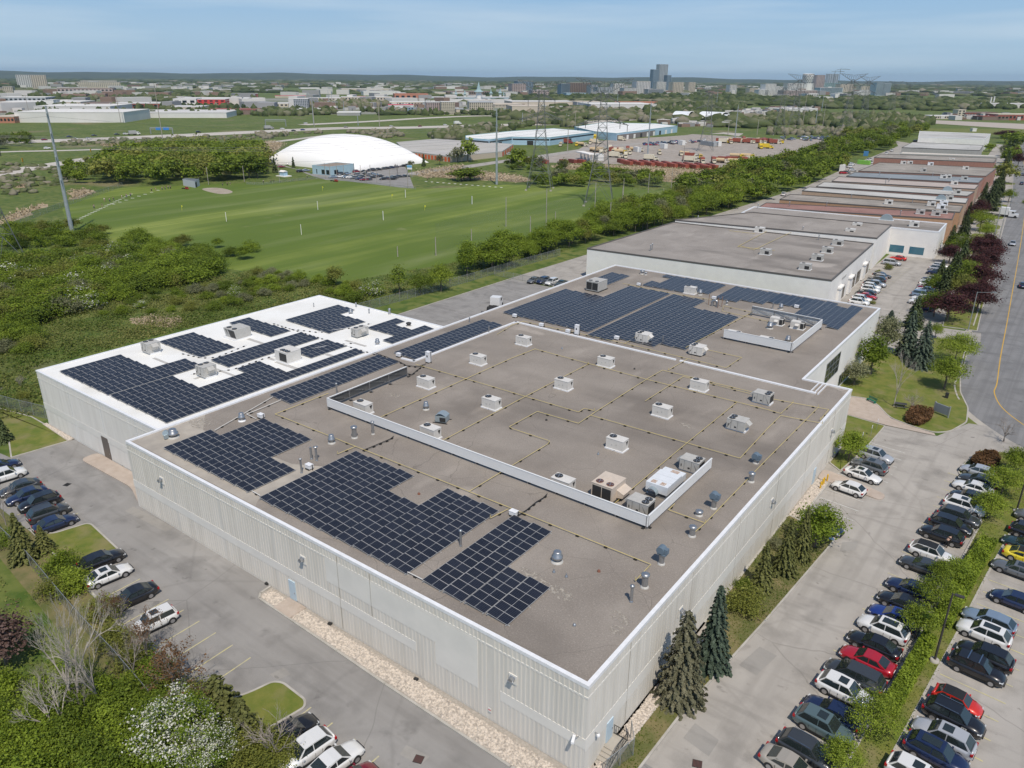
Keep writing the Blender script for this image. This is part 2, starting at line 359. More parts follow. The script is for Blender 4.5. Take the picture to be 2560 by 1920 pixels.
# concrete pads and paving
b_=MB();b_.prism(round_poly([(-104.5,39.0),(-91.4,39.3),(-86.4,37.7),(-86.4,41.5),(-104.6,41.5)],1.2),.0,.15);struct(b_.build('door_apron',m_walk))
b_=MB();b_.prism(round_poly([(-20.9,96.6),(-19.1,96.6),(-17,96.4),(-12.6,95.7),(-12.4,97.7),(-16.6,98.9),(-19.0,99.6),(-20.9,99.9)],.9),0,.14);struct(b_.build('entrance_apron',m_walk))
# kerbs along the gravel bed by the long wall
b_=MB()
kb= [(-59.7,37.5),(-59.6,36.2),(-59.0,35.6),(-46.7,35.3),(-40.1,35.1),(-26.0,34.9),(-20.6,34.8)]
for a,c in zip(kb,kb[1:]):
 a,c=Vector(a),Vector(c);d=c-a;m_= (a+c) /2;b_.box(m_.x,m_.y,0,d.length+.05,.22,.14,math.atan2(d.y,d.x))
kb2= [(-80,25.95),(-73.5,25.6),(-65.8,24.75),(-56.7,24.05),(-48.9,23.5)]
for a,c in zip(kb2,kb2[1:]):
 a,c=Vector(a),Vector(c);d=c-a;m_= (a+c) /2;b_.box(m_.x,m_.y,0,d.length+.05,.22,.17,math.atan2(d.y,d.x))
kb3= [(-19.45,84),(-19.3,96.5)]
for a,c in zip(kb3,kb3[1:]):
 a,c=Vector(a),Vector(c);d=c-a;m_= (a+c) /2;b_.box(m_.x,m_.y,0,d.length,.22,.15,math.atan2(d.y,d.x))
kb4= [(-119.2,97),(-119.0,157.8),(-112,157.8)]
for a,c in zip(kb4,kb4[1:]):
 a,c=Vector(a),Vector(c);d=c-a;m_= (a+c) /2;b_.box(m_.x,m_.y,0,d.length,.22,.14,math.atan2(d.y,d.x))
struct(b_.build('kerb',m_kerb))
# river-stone beds: thousands of small stones
def stones(name,quad,n,z,size,label,seed):
 rs=np.random.RandomState(seed);q=np.array(quad,float);s,t=rs.rand(n),rs.rand(n)
 P= (q[0] * ((1-s) * (1-t))[:,None] +q[1] * (s* (1-t))[:,None] +q[2] * (s*t)[:,None] +q[3] * ((1-s) *t)[:,None])
 base=np.array([(1,0,0),(0,1,0),(-1,0,0),(0,-1,0),(0,0,1)],float)
 sz=size* (.5+rs.rand(n,1) *.9)
 V=base[None] *sz[:,None,:] * (.6+.6*rs.rand(n,5,1));a=rs.rand(n) *6.28
 X=V[...,0] *np.cos(a)[:,None] -V[...,1] *np.sin(a)[:,None];Y=V[...,0] *np.sin(a)[:,None] +V[...,1] *np.cos(a)[:,None]
 V=np.stack([X+P[:,None,0],Y+P[:,None,1],V[...,2] *.75+z],-1).reshape(-1,3)
 F=np.array([(0,1,4),(1,2,4),(2,3,4),(3,0,4)])[None] + (np.arange(n) *5)[:,None,None]
 me=bpy.data.meshes.new(name);me.from_pydata(V.tolist(),[],F.reshape(-1,3).tolist());me.materials.append(m_stone)
 o=bpy.data.objects.new(name,me);C.objects.link(o);return stuff(o,label,'gravel')
m_stone=mat('river_stone',(.64,.57,.49),.85,col2=(.26,.23,.2),scale=5,detail=3,lo=.4,hi=.72)
m_sand=mat('stone_bed_base',(.3,.27,.23),.95,col2=(.42,.38,.33),scale=6,detail=6)
b_=MB();b_.prism([(-59.5,37.55),(-59.5,36.2),(-58.9,35.7),(-40.1,35.2),(-26,35.0),(-21,34.9),(-21,37.55)],0,.06);struct(b_.build('stone_bed',m_sand))
b_=MB();b_.prism([(-21,37.6),(-19.9,37.8),(-19.6,47),(-19.7,60),(-21,60)],.1,.13);b_.prism([(-21,85.2),(-19.4,84.6),(-19.3,96.6),(-21,96.6)],0,.1);b_.prism([(-120.7,41.0),(-111.7,40.6),(-111.7,41.6),(-120.7,41.6)],.11,.14);struct(b_.build('stone_bed',m_sand))
stones('river_stones',[(-59.2,35.9),(-20.9,35.0),(-20.9,37.0),(-59.2,37.2)],9000,.06,.13,'bed of pale river stones under the long fluted wall',1)
stones('river_stones',[(-20.8,38.3),(-19.75,38.3),(-19.65,58),(-20.8,58)],3000,.13,.12,'strip of pale river stones beside the corner stairs and spruces',2)
stones('river_stones',[(-20.8,85.2),(-19.5,85),(-19.4,96.4),(-20.8,96.4)],1800,.1,.13,'pale stone bed behind the yellow bollards',3)
stones('river_stones',[(-120.6,41.1),(-111.9,40.8),(-111.9,41.5),(-120.6,41.5)],900,.14,.12,'small stone strip at the foot of the white annex',4)
b_=MB();b_.prism([(-56.6,35.6),(-53.9,35.5),(-53.9,37.5),(-56.6,37.5)],.05,.17);struct(b_.build('door_slab',m_walk))
m_pat=asphalt('asphalt_repair',(.275,.262,.24),(.33,.315,.29),.3)
for P_ in ([('o',1960,770),('o',2110,860),('o',2290,690),('o',2140,610)],[('o',1580,1270),('o',1790,1420),('o',1700,1560),('o',1480,1400)],[('l',640,850),('l',780,840),('l',760,920),('l',620,930)],[('l',350,560),('l',480,470),('l',600,560),('l',450,640)],[('i',1150,540),('i',1500,720),('i',1430,760),('i',1080,580)],[('n',120,850),('n',240,790),('n',300,850),('n',180,900)],[('n',1300,1460),('n',1500,1560),('n',1420,1640),('n',1240,1540)]):sheet('asphalt_patch',pts(*P_),.016,m_pat)
# parking lines
yl=MB();wl=MB()
for k in range(12):                     # west lot, towards the fence
 x= -80.2+2.78*k
 if x< -51:line(yl,(x,29.9),(x+.1,26.3 if k<4 else 25.2))
for k in range(9):line(yl,(-112.5+2.75*k,32.2),(-112.4+2.75*k,27.4))
for k in range(11):line(yl,(-43.2+2.75*k,29.4),(-43.2+2.75*k,24.5))
for k in range(36):                     # east lot, west side of the planting strip
 y=42.4+2.68*k;x1=np.interp(y,[40,52,66,78,98],[-5.9,-5.2,-4.2,-3.2,-1.8])
 if y<112:line(yl,(x1-5.3,y),(x1-.1,y-.5))
for k in range(32):
 y=42.4+2.68*k;x1=np.interp(y,[40,53,65,73,85,95,105],[-3.1,-2.4,-1.3,-.5,.5,1.4,2.4])
 line(yl,(x1+.1,y),(x1+5.3,y-.5))
for k in range(6):line(wl,(-19.1,86.5+2.7*k),(-14.2,86+2.7*k))
for k in range(5):line(wl,(-17.7,101.9+2.7*k),(-13,101.4+2.7*k))
for k in range(20):line(yl,(-41.6,186+2.7*k),(-36.6,186.2+2.7*k))
for k in range(20):line(yl,(-26.2,160+2.7*k),(-21.4,160.2+2.7*k))
struct(yl.build('parking_lines',m_ypaint));struct(wl.build('stall_lines',m_wpaint))
# golf range, dirt, reeds, drives
sheet('range_lawn',smooth_poly([(-152,124),(-200,116),(-260,117),(-290,122),(-338,141),(-364,170),(-371,184),(-352,206),(-345,222),(-328,241),(-321,265),(-300,268),(-258,267),(-246,290),(-239,306),(-222,315),(-205,334),(-173,334),(-148,350),(-134,330),(-132,260),(-138,190),(-146,150)],1),.012,m_field)
sheet('tee_dirt',smooth_poly(pts(('a',1720,1110),('a',1900,1100),('a',2040,1140),('a',1930,1165),('a',1800,1140))),.02,m_dirt)
REEDS= []
for P_ in ([('c',-700,1010),('c',-60,1050),('c',160,1060),('c',150,1010),('c',-300,960),('b',1830,960),('b',1400,1020)],
   [('b',1360,960),('b',1800,900),('b',1780,940),('b',1700,1010),('b',1400,1010)],
   [('c',340,905),('c',900,905),('c',1780,960),('c',1900,1010),('c',1500,1060),('c',1260,1050),('c',860,960),('c',380,940)],
   [('a',590,1140),('a',700,1110),('a',840,1150),('a',740,1190),('a',600,1210)],
   [('a',0,1370),('a',200,1290),('a',420,1230),('a',360,1290),('a',60,1410),('a',0,1440)],
   [('e',1080,590),('e',1250,550),('e',1480,560),('e',1590,590),('e',1500,660),('e',1280,640)],
   [('b',0,720),('b',110,700),('b',270,720),('b',150,800),('b',60,870),('b',0,830)],
   [('a',850,730),('a',1100,735),('a',1250,725),('a',1150,760),('a',900,752)],
   [('a',60,1060),('a',200,1060),('a',260,1100),('a',120,1110)]):
 REEDS.append(smooth_poly(pts(*P_)));sheet('reed_ground',[(p[0] +rnd.uniform(-1,1) *rg,p[1] +rnd.uniform(-1,1) *rg)for rg in [(2 if Vector(REEDS[-1][0]).length>220 else .7)]for p in REEDS[-1]],.006+.001*rnd.random(),m_reed)
# ------------------------------------------------------------------ main building
DK=8.85                                # roof deck
m_conc=mat('painted_concrete_panel',(.70,.67,.61),.85,col2=(.6,.575,.52),scale=1.4,detail=6,lo=.42,hi=.75,stretch=(1,1,.07),bump=.1,bscale=8)
overlay(m_conc,(.42,.39,.33),.8,.6,.8,stretch=(1,1,.05),strength=.35,seed=3)
m_smooth=mat('smooth_concrete_panel',(.77,.745,.69),.8,col2=(.71,.69,.64),scale=.5,detail=5)
m_white=mat('white_stucco',(.84,.82,.78),.8,col2=(.77,.75,.72),scale=.4,detail=5)
m_cap=mat('white_metal_cap',(.82,.83,.85),.35,col2=(.74,.75,.76),scale=2.0)
m_capd=mat('dark_metal_cap',(.12,.11,.1),.5)
def gravel_roof(name,a,b,seed=0,st=.8):
 m=mat(name,a,.95,col2=b,scale=.09,detail=9,lo=.35,hi=.68,bump=.35,bscale=14)
 overlay(m,tuple(v*1.35 for v in b),7,.52,.72,detail=3,strength=.5)
 overlay(m,tuple(v*.62 for v in a),11,.55,.7,detail=2,seed=seed+3,strength=.5)
 overlay(m,tuple(v*.72 for v in a),.11,.52,.72,seed=seed+31,detail=8,strength=.6)
 overlay(m,tuple(min(1,v*1.3)for v in b),.16,.58,.74,seed=seed+17,detail=7,stretch=(1.6,.5,1),strength=.5)
 overlay(m,tuple(v*.62 for v in a),.055,.56,.7,seed=seed,detail=6,stretch=(.5,1.5,1),strength=st*.75)
 overlay(m,tuple(min(1,v*1.7)for v in b),.07,.685,.72,seed=seed+8,detail=6,stretch=(.7,1.2,1),strength=.35)
 overlay(m,tuple(v*.35 for v in a),.13,0,.0035,kind='v',seed=seed,strength=.45)
 return m
m_deck=gravel_roof('gravel_roofing',(.228,.2,.172),(.308,.274,.238))
m_wroof=mat('white_roof_membrane',(.83,.83,.8),.6,col2=(.72,.71,.66),scale=.12,detail=7,lo=.45,hi=.75)
overlay(m_wroof,(.55,.53,.48),.1,.62,.78,detail=7,strength=.6)
m_steel=mat('galvanised_steel',(.42,.43,.44),.4,metal=.8)
m_grey=mat('grey_painted_steel',(.5,.49,.46),.5,col2=(.44,.43,.4),scale=2)
m_lgrey=mat('light_grey_enamel',(.68,.66,.62),.45,col2=(.62,.6,.56),scale=2)
m_tan=mat('tan_enamel',(.62,.53,.44),.5,col2=(.56,.48,.4),scale=2)
m_dk=mat('black_grille',(.03,.03,.03),.6)
m_blk=mat('black_rubber',(.02,.02,.02),.7)
m_glass=mat('tinted_window_glass',(.02,.03,.035),.05,spec=.8)
m_bdoor=mat('pale_blue_door',(.5,.62,.7),.6,col2=(.45,.56,.64),scale=3)
m_bluem=mat('blue_grey_metal',(.36,.43,.46),.4,metal=.4)
MX0,MX1,MX2,MY0,MY1,MY2= -86.3,-21.0,-27.7,37.6,109.0,155.6
foot= [(MX0,MY0),(MX1,MY0),(MX1,MY1),(MX2,MY1),(MX2,MY2),(MX0,MY2)]
B1=thing('warehouse_building','large off white fluted concrete warehouse with a grey gravel roof, filling the centre','building',((MX0+MX1) /2,MY0,0))
def part(b,name,mats,parent):
 o=b.build(name,mats);o.parent=parent
 o.matrix_parent_inverse=Matrix.Translation(-Vector(parent.location))if parent.parent is None and parent.type == 'EMPTY' else Matrix()
 return o
def sub(b,name,mats,parent):          # child of a part: same world coordinates as its part
 o=b.build(name,mats);o.parent=parent;return o
def walls(b,poly,z0,z1,mi=0):
 n=len(poly)
 for i in range(n):
  a,c=poly[i],poly[(i+1) % n];b.add([(a[0],a[1],z0),(c[0],c[1],z0),(c[0],c[1],z1),(a[0],a[1],z1)],[(0,1,2,3)],mi)
def capring(b,poly,w,z0,z1,out=.06):
 n=len(poly);o,q=offset(poly,-out),offset(poly,w-out)
 P= [(p[0],p[1],z0)for p in o] + [(p[0],p[1],z1)for p in o] + [(p[0],p[1],z1)for p in q] + [(p[0],p[1],z0)for p in q];F= []
 for i in range(n):
  j= (i+1) % n;F += [(i,j,n+j,n+i),(n+i,n+j,2*n+j,2*n+i),(2*n+i,2*n+j,3*n+j,3*n+i),(3*n+i,3*n+j,j,i)]
 b.add(P,F)
b=MB()
b.add([(MX0,MY0,-.1),(MX1,MY0,-.1),(MX1,MY0,DK),(MX0,MY0,DK)],[(0,1,2,3)])
b.add([(MX1,MY0,-.1),(MX1,MY1,-.1),(MX1,MY1,DK),(MX1,MY0,DK)],[(0,1,2,3)])
def ribs(b,ax,lo,hi,fix,sgn,zones,pitch,w,d,holes=()):
 n=int((hi-lo) /pitch)
 for i in range(n):
  t=lo+ (i+.5) *pitch
  if (i // 9) % 1 == 0 and abs((t-lo) % 9.3-0) <.35:continue
  for z0,z1,skips in zones:
   if any(s0<t<s1 for s0,s1 in skips):continue
   if ax == 'x':b.b2(t-w/2,fix,z0,t+w/2,fix+sgn*d,z1)
   else:b.b2(fix,t-w/2,z0,fix+sgn*d,t+w/2,z1)
ribs(b,'x',MX0,MX1,MY0,-1,[(.25,2.8,[]),(2.8,3.85,[(-99,-38.5),(-36.2,-31.45),(-29.1,0)]),(3.85,5.05,[(-36.2,-31.45)]),(5.05,7.75,[(-50.2,-31.45)]),(7.95,DK-.1,[])],.44,.17,.035)
ribs(b,'y',MY0,MY1,MX1,1,[(.25,2.6,[(40.6,42.1)]),(3.9,7.75,[]),(7.95,DK-.1,[])],.52,.22,.02)
part(b,'fluted_wall',m_conc,B1)
b=MB()
b.b2(MX0-.02,MY0-.038,7.77,MX1+.03,MY0,7.93);b.b2(MX1,MY0,7.77,MX1+.025,MY1,7.93)
for x0,x1 in ((MX0,-38.5),(-29.1,MX1+.03)):b.b2(x0,MY0-.042,2.82,x1,MY0,3.83)
b.b2(-50.2,MY0-.042,5.07,-31.45,MY0,7.74);b.b2(-36.2,MY0-.041,2.78,-31.45,MY0,5.08)
b.b2(MX1,MY0-.03,2.62,MX1+.028,MY1,3.88)
part(b,'smooth_wall_panel',m_smooth,B1)
b=MB();b.add([(MX1,MY1,-.1),(MX2,MY1,-.1),(MX2,MY1,DK),(MX1,MY1,DK)],[(0,1,2,3)])
b.add([(MX2,MY1,-.1),(MX2,MY2,-.1),(MX2,MY2,DK),(MX2,MY1,DK)],[(0,1,2,3)])
b.add([(MX2,MY2,-.1),(MX0,MY2,-.1),(MX0,MY2,DK),(MX2,MY2,DK)],[(0,1,2,3)])
b.add([(MX0,MY2,-.1),(MX0,MY0,-.1),(MX0,MY0,DK),(MX0,MY2,DK)],[(0,1,2,3)])
part(b,'white_wall',m_white,B1)
b=MB();capring(b,foot,.5,DK-.12,9.05);part(b,'parapet_cap',m_cap,B1)
b=MB();b.add([(p[0],p[1],DK)for p in foot],[tuple(range(6))]);part(b,'roof',m_deck,B1)
# white expansion joint strips across the roof
b=MB()
def strip(b,pl,w,h,z=DK):
 for a,c in zip(pl,pl[1:]):
  a,c=Vector(a[:2]),Vector(c[:2]);d=c-a;m_= (a+c) /2;b.box(m_.x,m_.y,z-.01,d.length+w,w,h,math.atan2(d.y,d.x))
strip(b,[(-80.6,78.9),(-78.3,79.1),(-78.0,105.2),(-46.6,104.9)],.4,.2);strip(b,[(-45.5,104.9),(-24.9,104.5)],.4,.2)
strip(b,[(-25.5,104.8),(-25.5,108.7)],.12,.25);strip(b,[(-24.9,104.8),(-24.9,108.7)],.12,.25);strip(b,[(-24.4,104.3),(-24.4,108.7)],.12,.25)
part(b,'expansion_joint',m_cap,B1)
b=MB()
for x0,x1 in ((-86.3,-61.8),(-85.9,-70)):pass
b.add([(-86.0,38.2,DK+.004),(-61.5,38.2,DK+.004),(-62.4,39.2,DK+.004),(-62.4,48.2,DK+.004),(-66,46.3,DK+.004),(-82,45.2,DK+.004),(-86.0,48,DK+.004)],[tuple(range(7))])
q_=random.Random(2);k_=0;m_pg=mat('pale_gravel_patch',(.44,.4,.34),.95,col2=(.33,.3,.26),scale=.35,detail=8)
def ragged(m):
 n=m.node_tree
 if 'rag' in n.nodes:return m
 tx=n.nodes.new('ShaderNodeTexNoise');tx.name='rag';tx.inputs['Scale'].default_value=2.6;tx.inputs['Detail'].default_value=6;g_=n.nodes.new('ShaderNodeNewGeometry');n.links.new(g_.outputs['Position'],tx.inputs['Vector']);r_=n.nodes.new('ShaderNodeValToRGB');r_.color_ramp.elements[0].position=.44;r_.color_ramp.elements[1].position=.6
 n.links.new(tx.outputs['Fac'],r_.inputs['Fac']);tr=n.nodes.new('ShaderNodeBsdfTransparent');mm_=n.nodes.new('ShaderNodeMixShader');n.links.new(r_.outputs['Color'],mm_.inputs[0]);n.links.new(tr.outputs[0],mm_.inputs[1]);n.links.new(n.nodes['Principled BSDF'].outputs[0],mm_.inputs[2]);n.links.new(mm_.outputs[0],n.nodes['Material Output'].inputs['Surface']);return m
for f,x,y,lx,ly in (('k',200,1160,2.2,.7),('k',430,1290,1.6,.6),('k',930,1500,1.4,.6),('k',900,1610,.9,.6),('e',1720,1480,2.4,1.2),('g',1500,1500,1.2,.5),('f',1200,1240,1.2,.6)):
 part(b,'roof_patch',ragged(mat('pale_gravel_streak',(.42,.38,.32),.95,col2=(.33,.3,.26),scale=2,detail=8)),B1)if k_ else part(b,'roof_patch',m_pg,B1);k_=1;b=MB();c0=at(f,x,y,DK);b.add([(c0.x+lx* (.7+.5*q_.random()) *math.cos(a*.42) *.8+ly*.4*math.sin(a*.42),c0.y+ly* (.7+.5*q_.random()) *math.sin(a*.42) -lx*.25*math.cos(a*.42),DK+.005)for a in range(15)],[tuple(range(15))])
part(b,'roof_patch',ragged(mat('pale_gravel_streak',(.42,.38,.32),.95)),B1)
m_seal=mat('joint_sealant',(.36,.34,.3),.9)
for x in (-48.4,-44.0):b=MB();b.b2(x-.025,MY0-.06,3.9 if x> -46 else .3,x+.02,MY0-.01,8.6);part(b,'panel_joint',m_seal,B1)
for y in (44,55.6,67,78.6,90,101):b=MB();b.b2(MX1,y-.025,.3,MX1+.034,y+.02,8.6);part(b,'panel_joint',m_seal,B1)

def window(parent,ax,fix,a0,a1,z0,z1,nx,nz,sgn=1,mf=None,mg=None,d=.08):
 """window set in a wall; ax is the wall's running axis"""
 f=MB();mf=mf or m_steel;mg=mg or m_glass
 def bb(b_,p0,q0,p1,q1,t0,t1):
  if ax == 'y':b_.b2(fix+sgn*t0,p0,q0,fix+sgn*t1,p1,q1)
  else:b_.b2(p0,fix+sgn*t0,q0,p1,fix+sgn*t1,q1)
 for i in range(nx+1):t=a0+ (a1-a0) *i/nx;bb(f,t-.05,z0,t+.05,z1,0,d)
 for i in range(nz+1):t=z0+ (z1-z0) *i/nz;bb(f,a0,t-.045,a1,t+.045,0,d-.003)
 fo=part(f,'window',mf,parent);p=MB();bb(p,a0,z0,a1,z1,.005,.04);sub(p,'pane',mg,fo);return fo
def door(parent,ax,fix,a0,a1,z0,z1,sgn,m,d=.1):
 f=MB();k=MB()
 def bb(b_,p0,q0,p1,q1,t0,t1):
  if ax == 'y':b_.b2(fix+sgn*t0,p0,q0,fix+sgn*t1,p1,q1)
  else:b_.b2(p0,fix+sgn*t0,q0,p1,fix+sgn*t1,q1)
 bb(f,a0,z0,a1,z1,0,d);o=part(f,'door',m,parent)
 bb(k,a1-.18,z0+.95,a1-.08,z0+1.05,d,d+.06);sub(k,'handle',m_steel,o)
 return o
window(B1,'y',MX2,121.0,128.9,4.2,7.7,4,3)
window(B1,'y',MX2,131.0,138.5,.6,2.6,5,1)
door(B1,'x',MY0,-56.35,-55.35,.2,2.5,-1,m_bdoor,.12)
door(B1,'y',MX1,40.8,41.75,.75,2.8,1,m_bdoor,.1)
door(B1,'y',MX1,94.5,95.5,.1,2.3,1,m_bdoor,.1)
for x,y,z,ax in ((-53.5,MY0,6.1,'x'),(-79,MY0,6.2,'x'),(-27.8,MY0,5.9,'x'),(MX1,53.5,5.6,'y'),(MX1,77.1,5.7,'y'),(MX1,100.5,5.6,'y')):
 t=MB()
 if ax == 'x':t.b2(x-.4,y-.11,z-.5,x+.4,y-.02,z+.4);t.tube((x,y-.1,z),(x,y-.5,z+.05),.22,n=10,mi=1);t.add([(x-.25,y-.1,z+.25),(x+.25,y-.1,z+.25),(x+.25,y-.55,z-.05),(x-.25,y-.55,z-.05)],[(0,1,2,3)],1)
 else:t.b2(x+.02,y-.4,z-.5,x+.075,y+.4,z+.4);t.tube((x+.05,y,z),(x+.45,y,z+.05),.22,n=10,mi=1);t.add([(x+.07,y-.25,z+.25),(x+.07,y+.25,z+.25),(x+.5,y+.25,z-.05),(x+.5,y-.25,z-.05)],[(0,1,2,3)],1)
 part(t,'wall_vent_hood',[m_smooth,m_steel],B1)
t=MB();t.box(-21.75,MY0-.55,3.75,.22,.75,.2,.35);t.tube((-21.6,MY0,3.8),(-21.7,MY0-.3,3.8),.05,mi=1);part(t,'security_camera',[m_cap,m_steel],B1)
t=MB();t.lathe(MX1+.35,38.9,[(.13,3.3),(.15,3.4),(.12,3.52),(.03,3.56)],10);t.tube((MX1,38.9,3.5),(MX1+.35,38.9,3.55),.04,mi=1);part(t,'dome_camera',[m_cap,m_steel],B1)
t=MB();t.b2(-30.3,MY0-.13,1.0,-30.0,MY0-.1,1.45);t.b2(-30.28,MY0-.135,1.2,-30.02,MY0-.13,1.3,1);part(t,'wall_notice',[mat('white_sign',(.75,.75,.73),.5),mat('red_sign_print',(.6,.05,.04),.5)],B1)
# corner stairs
st=thing('entrance_stairs','concrete stairs with black iron railing at the near corner door','stairs',(-20.3,41,0))
b=MB();b.b2(MX1+.02,40.5,.0,MX1+1.35,42.1,.72)
for k in range(5):b.b2(MX1+.02,40.5-.34* (k+1),0,MX1+1.35,40.5-.34*k,.72-.14* (k+1))
part(b,'steps',m_cream,st)
b=MB();x=MX1+1.3
for y0,z0,y1,z1 in ((42.05,.72,40.5,.72),(40.5,.72,38.8,.02)):
 for h in (.12,.95):b.tube((x,y0,z0+h),(x,y1,z1+h),.03,n=5)
 for k in range(9):t=k/8;y=y0+ (y1-y0) *t;z=z0+ (z1-z0) *t;b.tube((x,y,z+.05),(x,y,z+.95),.018 if k % 4 else .03,n=4)
for h in (.12,.95):b.tube((x,42.05,.72+h),(MX1+.05,42.05,.72+h),.03,n=5)
for k in range(8):b.tube((x-k*.17,42.05,.75),(x-k*.17,42.05,1.67),.018,n=4)
part(b,'railing',m_blk,st)
# white annex
A_=thing('annex_building','flat white roofed annex with tall white walls at the left of the warehouse','building',(-103,41.6,0))
ax0,ax1,ay0,ay1= -119.9,MX0-.003,41.6,95.1
afoot= [(ax0,ay0),(ax1,ay0),(ax1,ay1),(ax0,ay1)]
b=MB();walls(b,afoot,-.1,DK);ribs(b,'x',ax0,ax1,ay0,-1,[(.2,2.75,[(-102.7,-100.5),(-92.4,-91.1)]),(3.9,7.75,[]),(7.9,DK-.1,[])],.3,.17,.035)
part(b,'wall',mat('annex_wall_paint',(.72,.71,.68),.85,col2=(.64,.63,.6),scale=1.2,stretch=(1,1,.1),detail=5),A_)
b=MB();b.b2(ax0,ay0-.045,2.8,ax1,ay0,3.85);b.b2(ax0,ay0-.042,7.77,ax1,ay0,7.9);part(b,'smooth_wall_panel',m_smooth,A_)
b=MB();capring(b,afoot,.45,DK-.1,9.0);part(b,'parapet_cap',m_cap,A_)
b=MB();b.add([(p[0],p[1],DK+.01)for p in afoot],[(0,1,2,3)]);part(b,'roof',m_wroof,A_)
b=MB()
for x,y,sx,sy in ((-109,55.3,5,.5),(-107.4,53.4,.5,4),(-98.5,56.2,.6,4),(-96.6,58.5,6,.5),(-103.4,66.5,.6,3),(-105,70,6,.7),(-92.6,66,5,.7),(-92,79.5,5,.6),(-96.5,66.3,2,.6),(-90.5,73,2.4,.7)):
 b.box(x,y,DK+.005,sx,sy,.02)
part(b,'walkway_pad',mat('grey_roof_pad',(.5,.49,.46),.8,col2=(.42,.41,.39),scale=2),A_)
door(A_,'x',ay0,-102.5,-100.7,.05,3.4,-1,mat('bronze_door',(.12,.1,.085),.4),.08)
door(A_,'x',ay0,-92.3,-91.2,.15,2.9,-1,m_bdoor,.08)
# ------------------------------------------------------------------ solar arrays
m_cell=mat('solar_cells',(.007,.009,.016),.3,spec=.5)
def cell_lines(m):
 n=m.node_tree;b=n.nodes['Principled BSDF'];tcn=n.nodes.new('ShaderNodeTexCoord');sx=n.nodes.new('ShaderNodeSeparateXYZ');n.links.new(tcn.outputs['Object'],sx.inputs[0])
 def lines(out,per,w):
  a=n.nodes.new('ShaderNodeMath');a.operation='MULTIPLY';a.inputs[1].default_value=1/per;n.links.new(out,a.inputs[0])
  f=n.nodes.new('ShaderNodeMath');f.operation='FRACT';n.links.new(a.outputs[0],f.inputs[0])
  l=n.nodes.new('ShaderNodeMath');l.operation='LESS_THAN';l.inputs[1].default_value=w;n.links.new(f.outputs[0],l.inputs[0]);return l
 l1=lines(sx.outputs['Y'],1.0/6,.12)
 mxn=n.nodes.new('ShaderNodeMix');mxn.data_type='RGBA';n.links.new(l1.outputs[0],mxn.inputs['Factor'])
 oi=n.nodes.new('ShaderNodeObjectInfo');rp=n.nodes.new('ShaderNodeValToRGB');rp.color_ramp.elements[0].color= (.006,.007,.014,1);rp.color_ramp.elements[1].color= (.012,.014,.024,1)
 n.links.new(oi.outputs['Random'],rp.inputs['Fac']);n.links.new(rp.outputs['Color'],mxn.inputs[6])
 mxn.inputs[7].default_value= (.10,.11,.13,1);n.links.new(mxn.outputs[2],b.inputs['Base Color'])
cell_lines(m_cell)
m_alu=mat('anodised_aluminium',(.46,.46,.45),.5,metal=.3)
PW,PL_,TILT=2.2,1.03,R(5.5)
def panel_mesh():
 b=MB();w,l=PW/2,PL_/2-.012
 b.b2(-w,-l,-.035,w,l,0)
 for x0,x1 in ((-w+.035,-.018),(.018,w-.035)):b.add([(x0,-l+.028,.003),(x1,-l+.028,.003),(x1,l-.028,.003),(x0,l-.028,.003)],[(0,1,2,3)],1)
 return b.build('solar_panel',[m_alu,m_cell])
pm=panel_mesh();PANEL=pm.data;bpy.data.objects.remove(pm)
def solar(label,strips):
 x0=min(s[0]for s in strips);y0=min(s[1]for s in strips)
 t=thing('solar_array',label,'solar panels',(x0,y0,DK),0,'solar arrays on the warehouse roofs')
 rails=MB();extra=MB();cnt=0;order= []
 for (sx,ya,yb)in strips:
  n=max(1,round((yb-ya) /PL_)); 
  for i in range(n):order.append((sx-x0,ya-y0+ (i+.5) * (yb-ya) /n,(yb-ya) /n))
  L=yb-ya;X=sx-x0;Y=ya-y0
  for dx,z in ((.14,.27),(PW-.1,.12)):
   rails.box(X+dx,Y+L/2,.0+z-.04,.05,L+.3,.05)
  k=max(2,int(L/2.2))
  for i in range(k+1):
   yy=Y+.15+ (L-.3) *i/k
   rails.box(X+.14,yy,0,.06,.06,.26);rails.box(X+PW-.1,yy,0,.06,.06,.12);rails.box(X+PW/2,yy,.0,PW+.25,.1,.03)
 order.sort(key=lambda q:q[1])
 zc=.24
 for i,(X,Y,l)in enumerate(order):
  if i<100 :
   o=bpy.data.objects.new('solar_panel',PANEL);C.objects.link(o);o.parent=t;o.location= (X+PW/2,Y,zc);o.rotation_euler= (0,TILT,0)
  else:
   c,s_=math.cos(TILT),math.sin(TILT)
   P= [(X+PW/2+v.co.x*c+v.co.z*s_,Y+v.co.y,zc-v.co.x*s_+v.co.z*c)for v in PANEL.vertices]
   k=len(extra.v);extra.v += P
   for p in PANEL.polygons:extra.f.append(tuple(q+k for q in p.vertices));extra.m.append(p.material_index);extra.sm.append(False)
 rails.build('mounting_rail',m_alu,t)
 if extra.f:o=extra.build('solar_panel',[m_alu,m_cell],t);o['kind'] ='stuff'
 return t
S=lambda x,n,a,b_,p=2.38:[(x+p*k,a,b_)for k in range(n)]
solar('stepped block of solar panels at the left end of the grey roof, near its corner',S(-80.8,1,39.3,45.5) +S(-78.4,4,39.3,51.6) +S(-68.9,2,39.3,45.5))
solar('largest notched block of solar panels along the near parapet of the grey roof',S(-62.2,4,39.2,52.6) +S(-52.65,2,39.2,48.4) +S(-47.9,3,39.2,52.6))
solar('small stepped block of solar panels nearest the camera on the grey roof',S(-39.1,2,39.3,52.7) +S(-34.3,2,39.3,45.4))
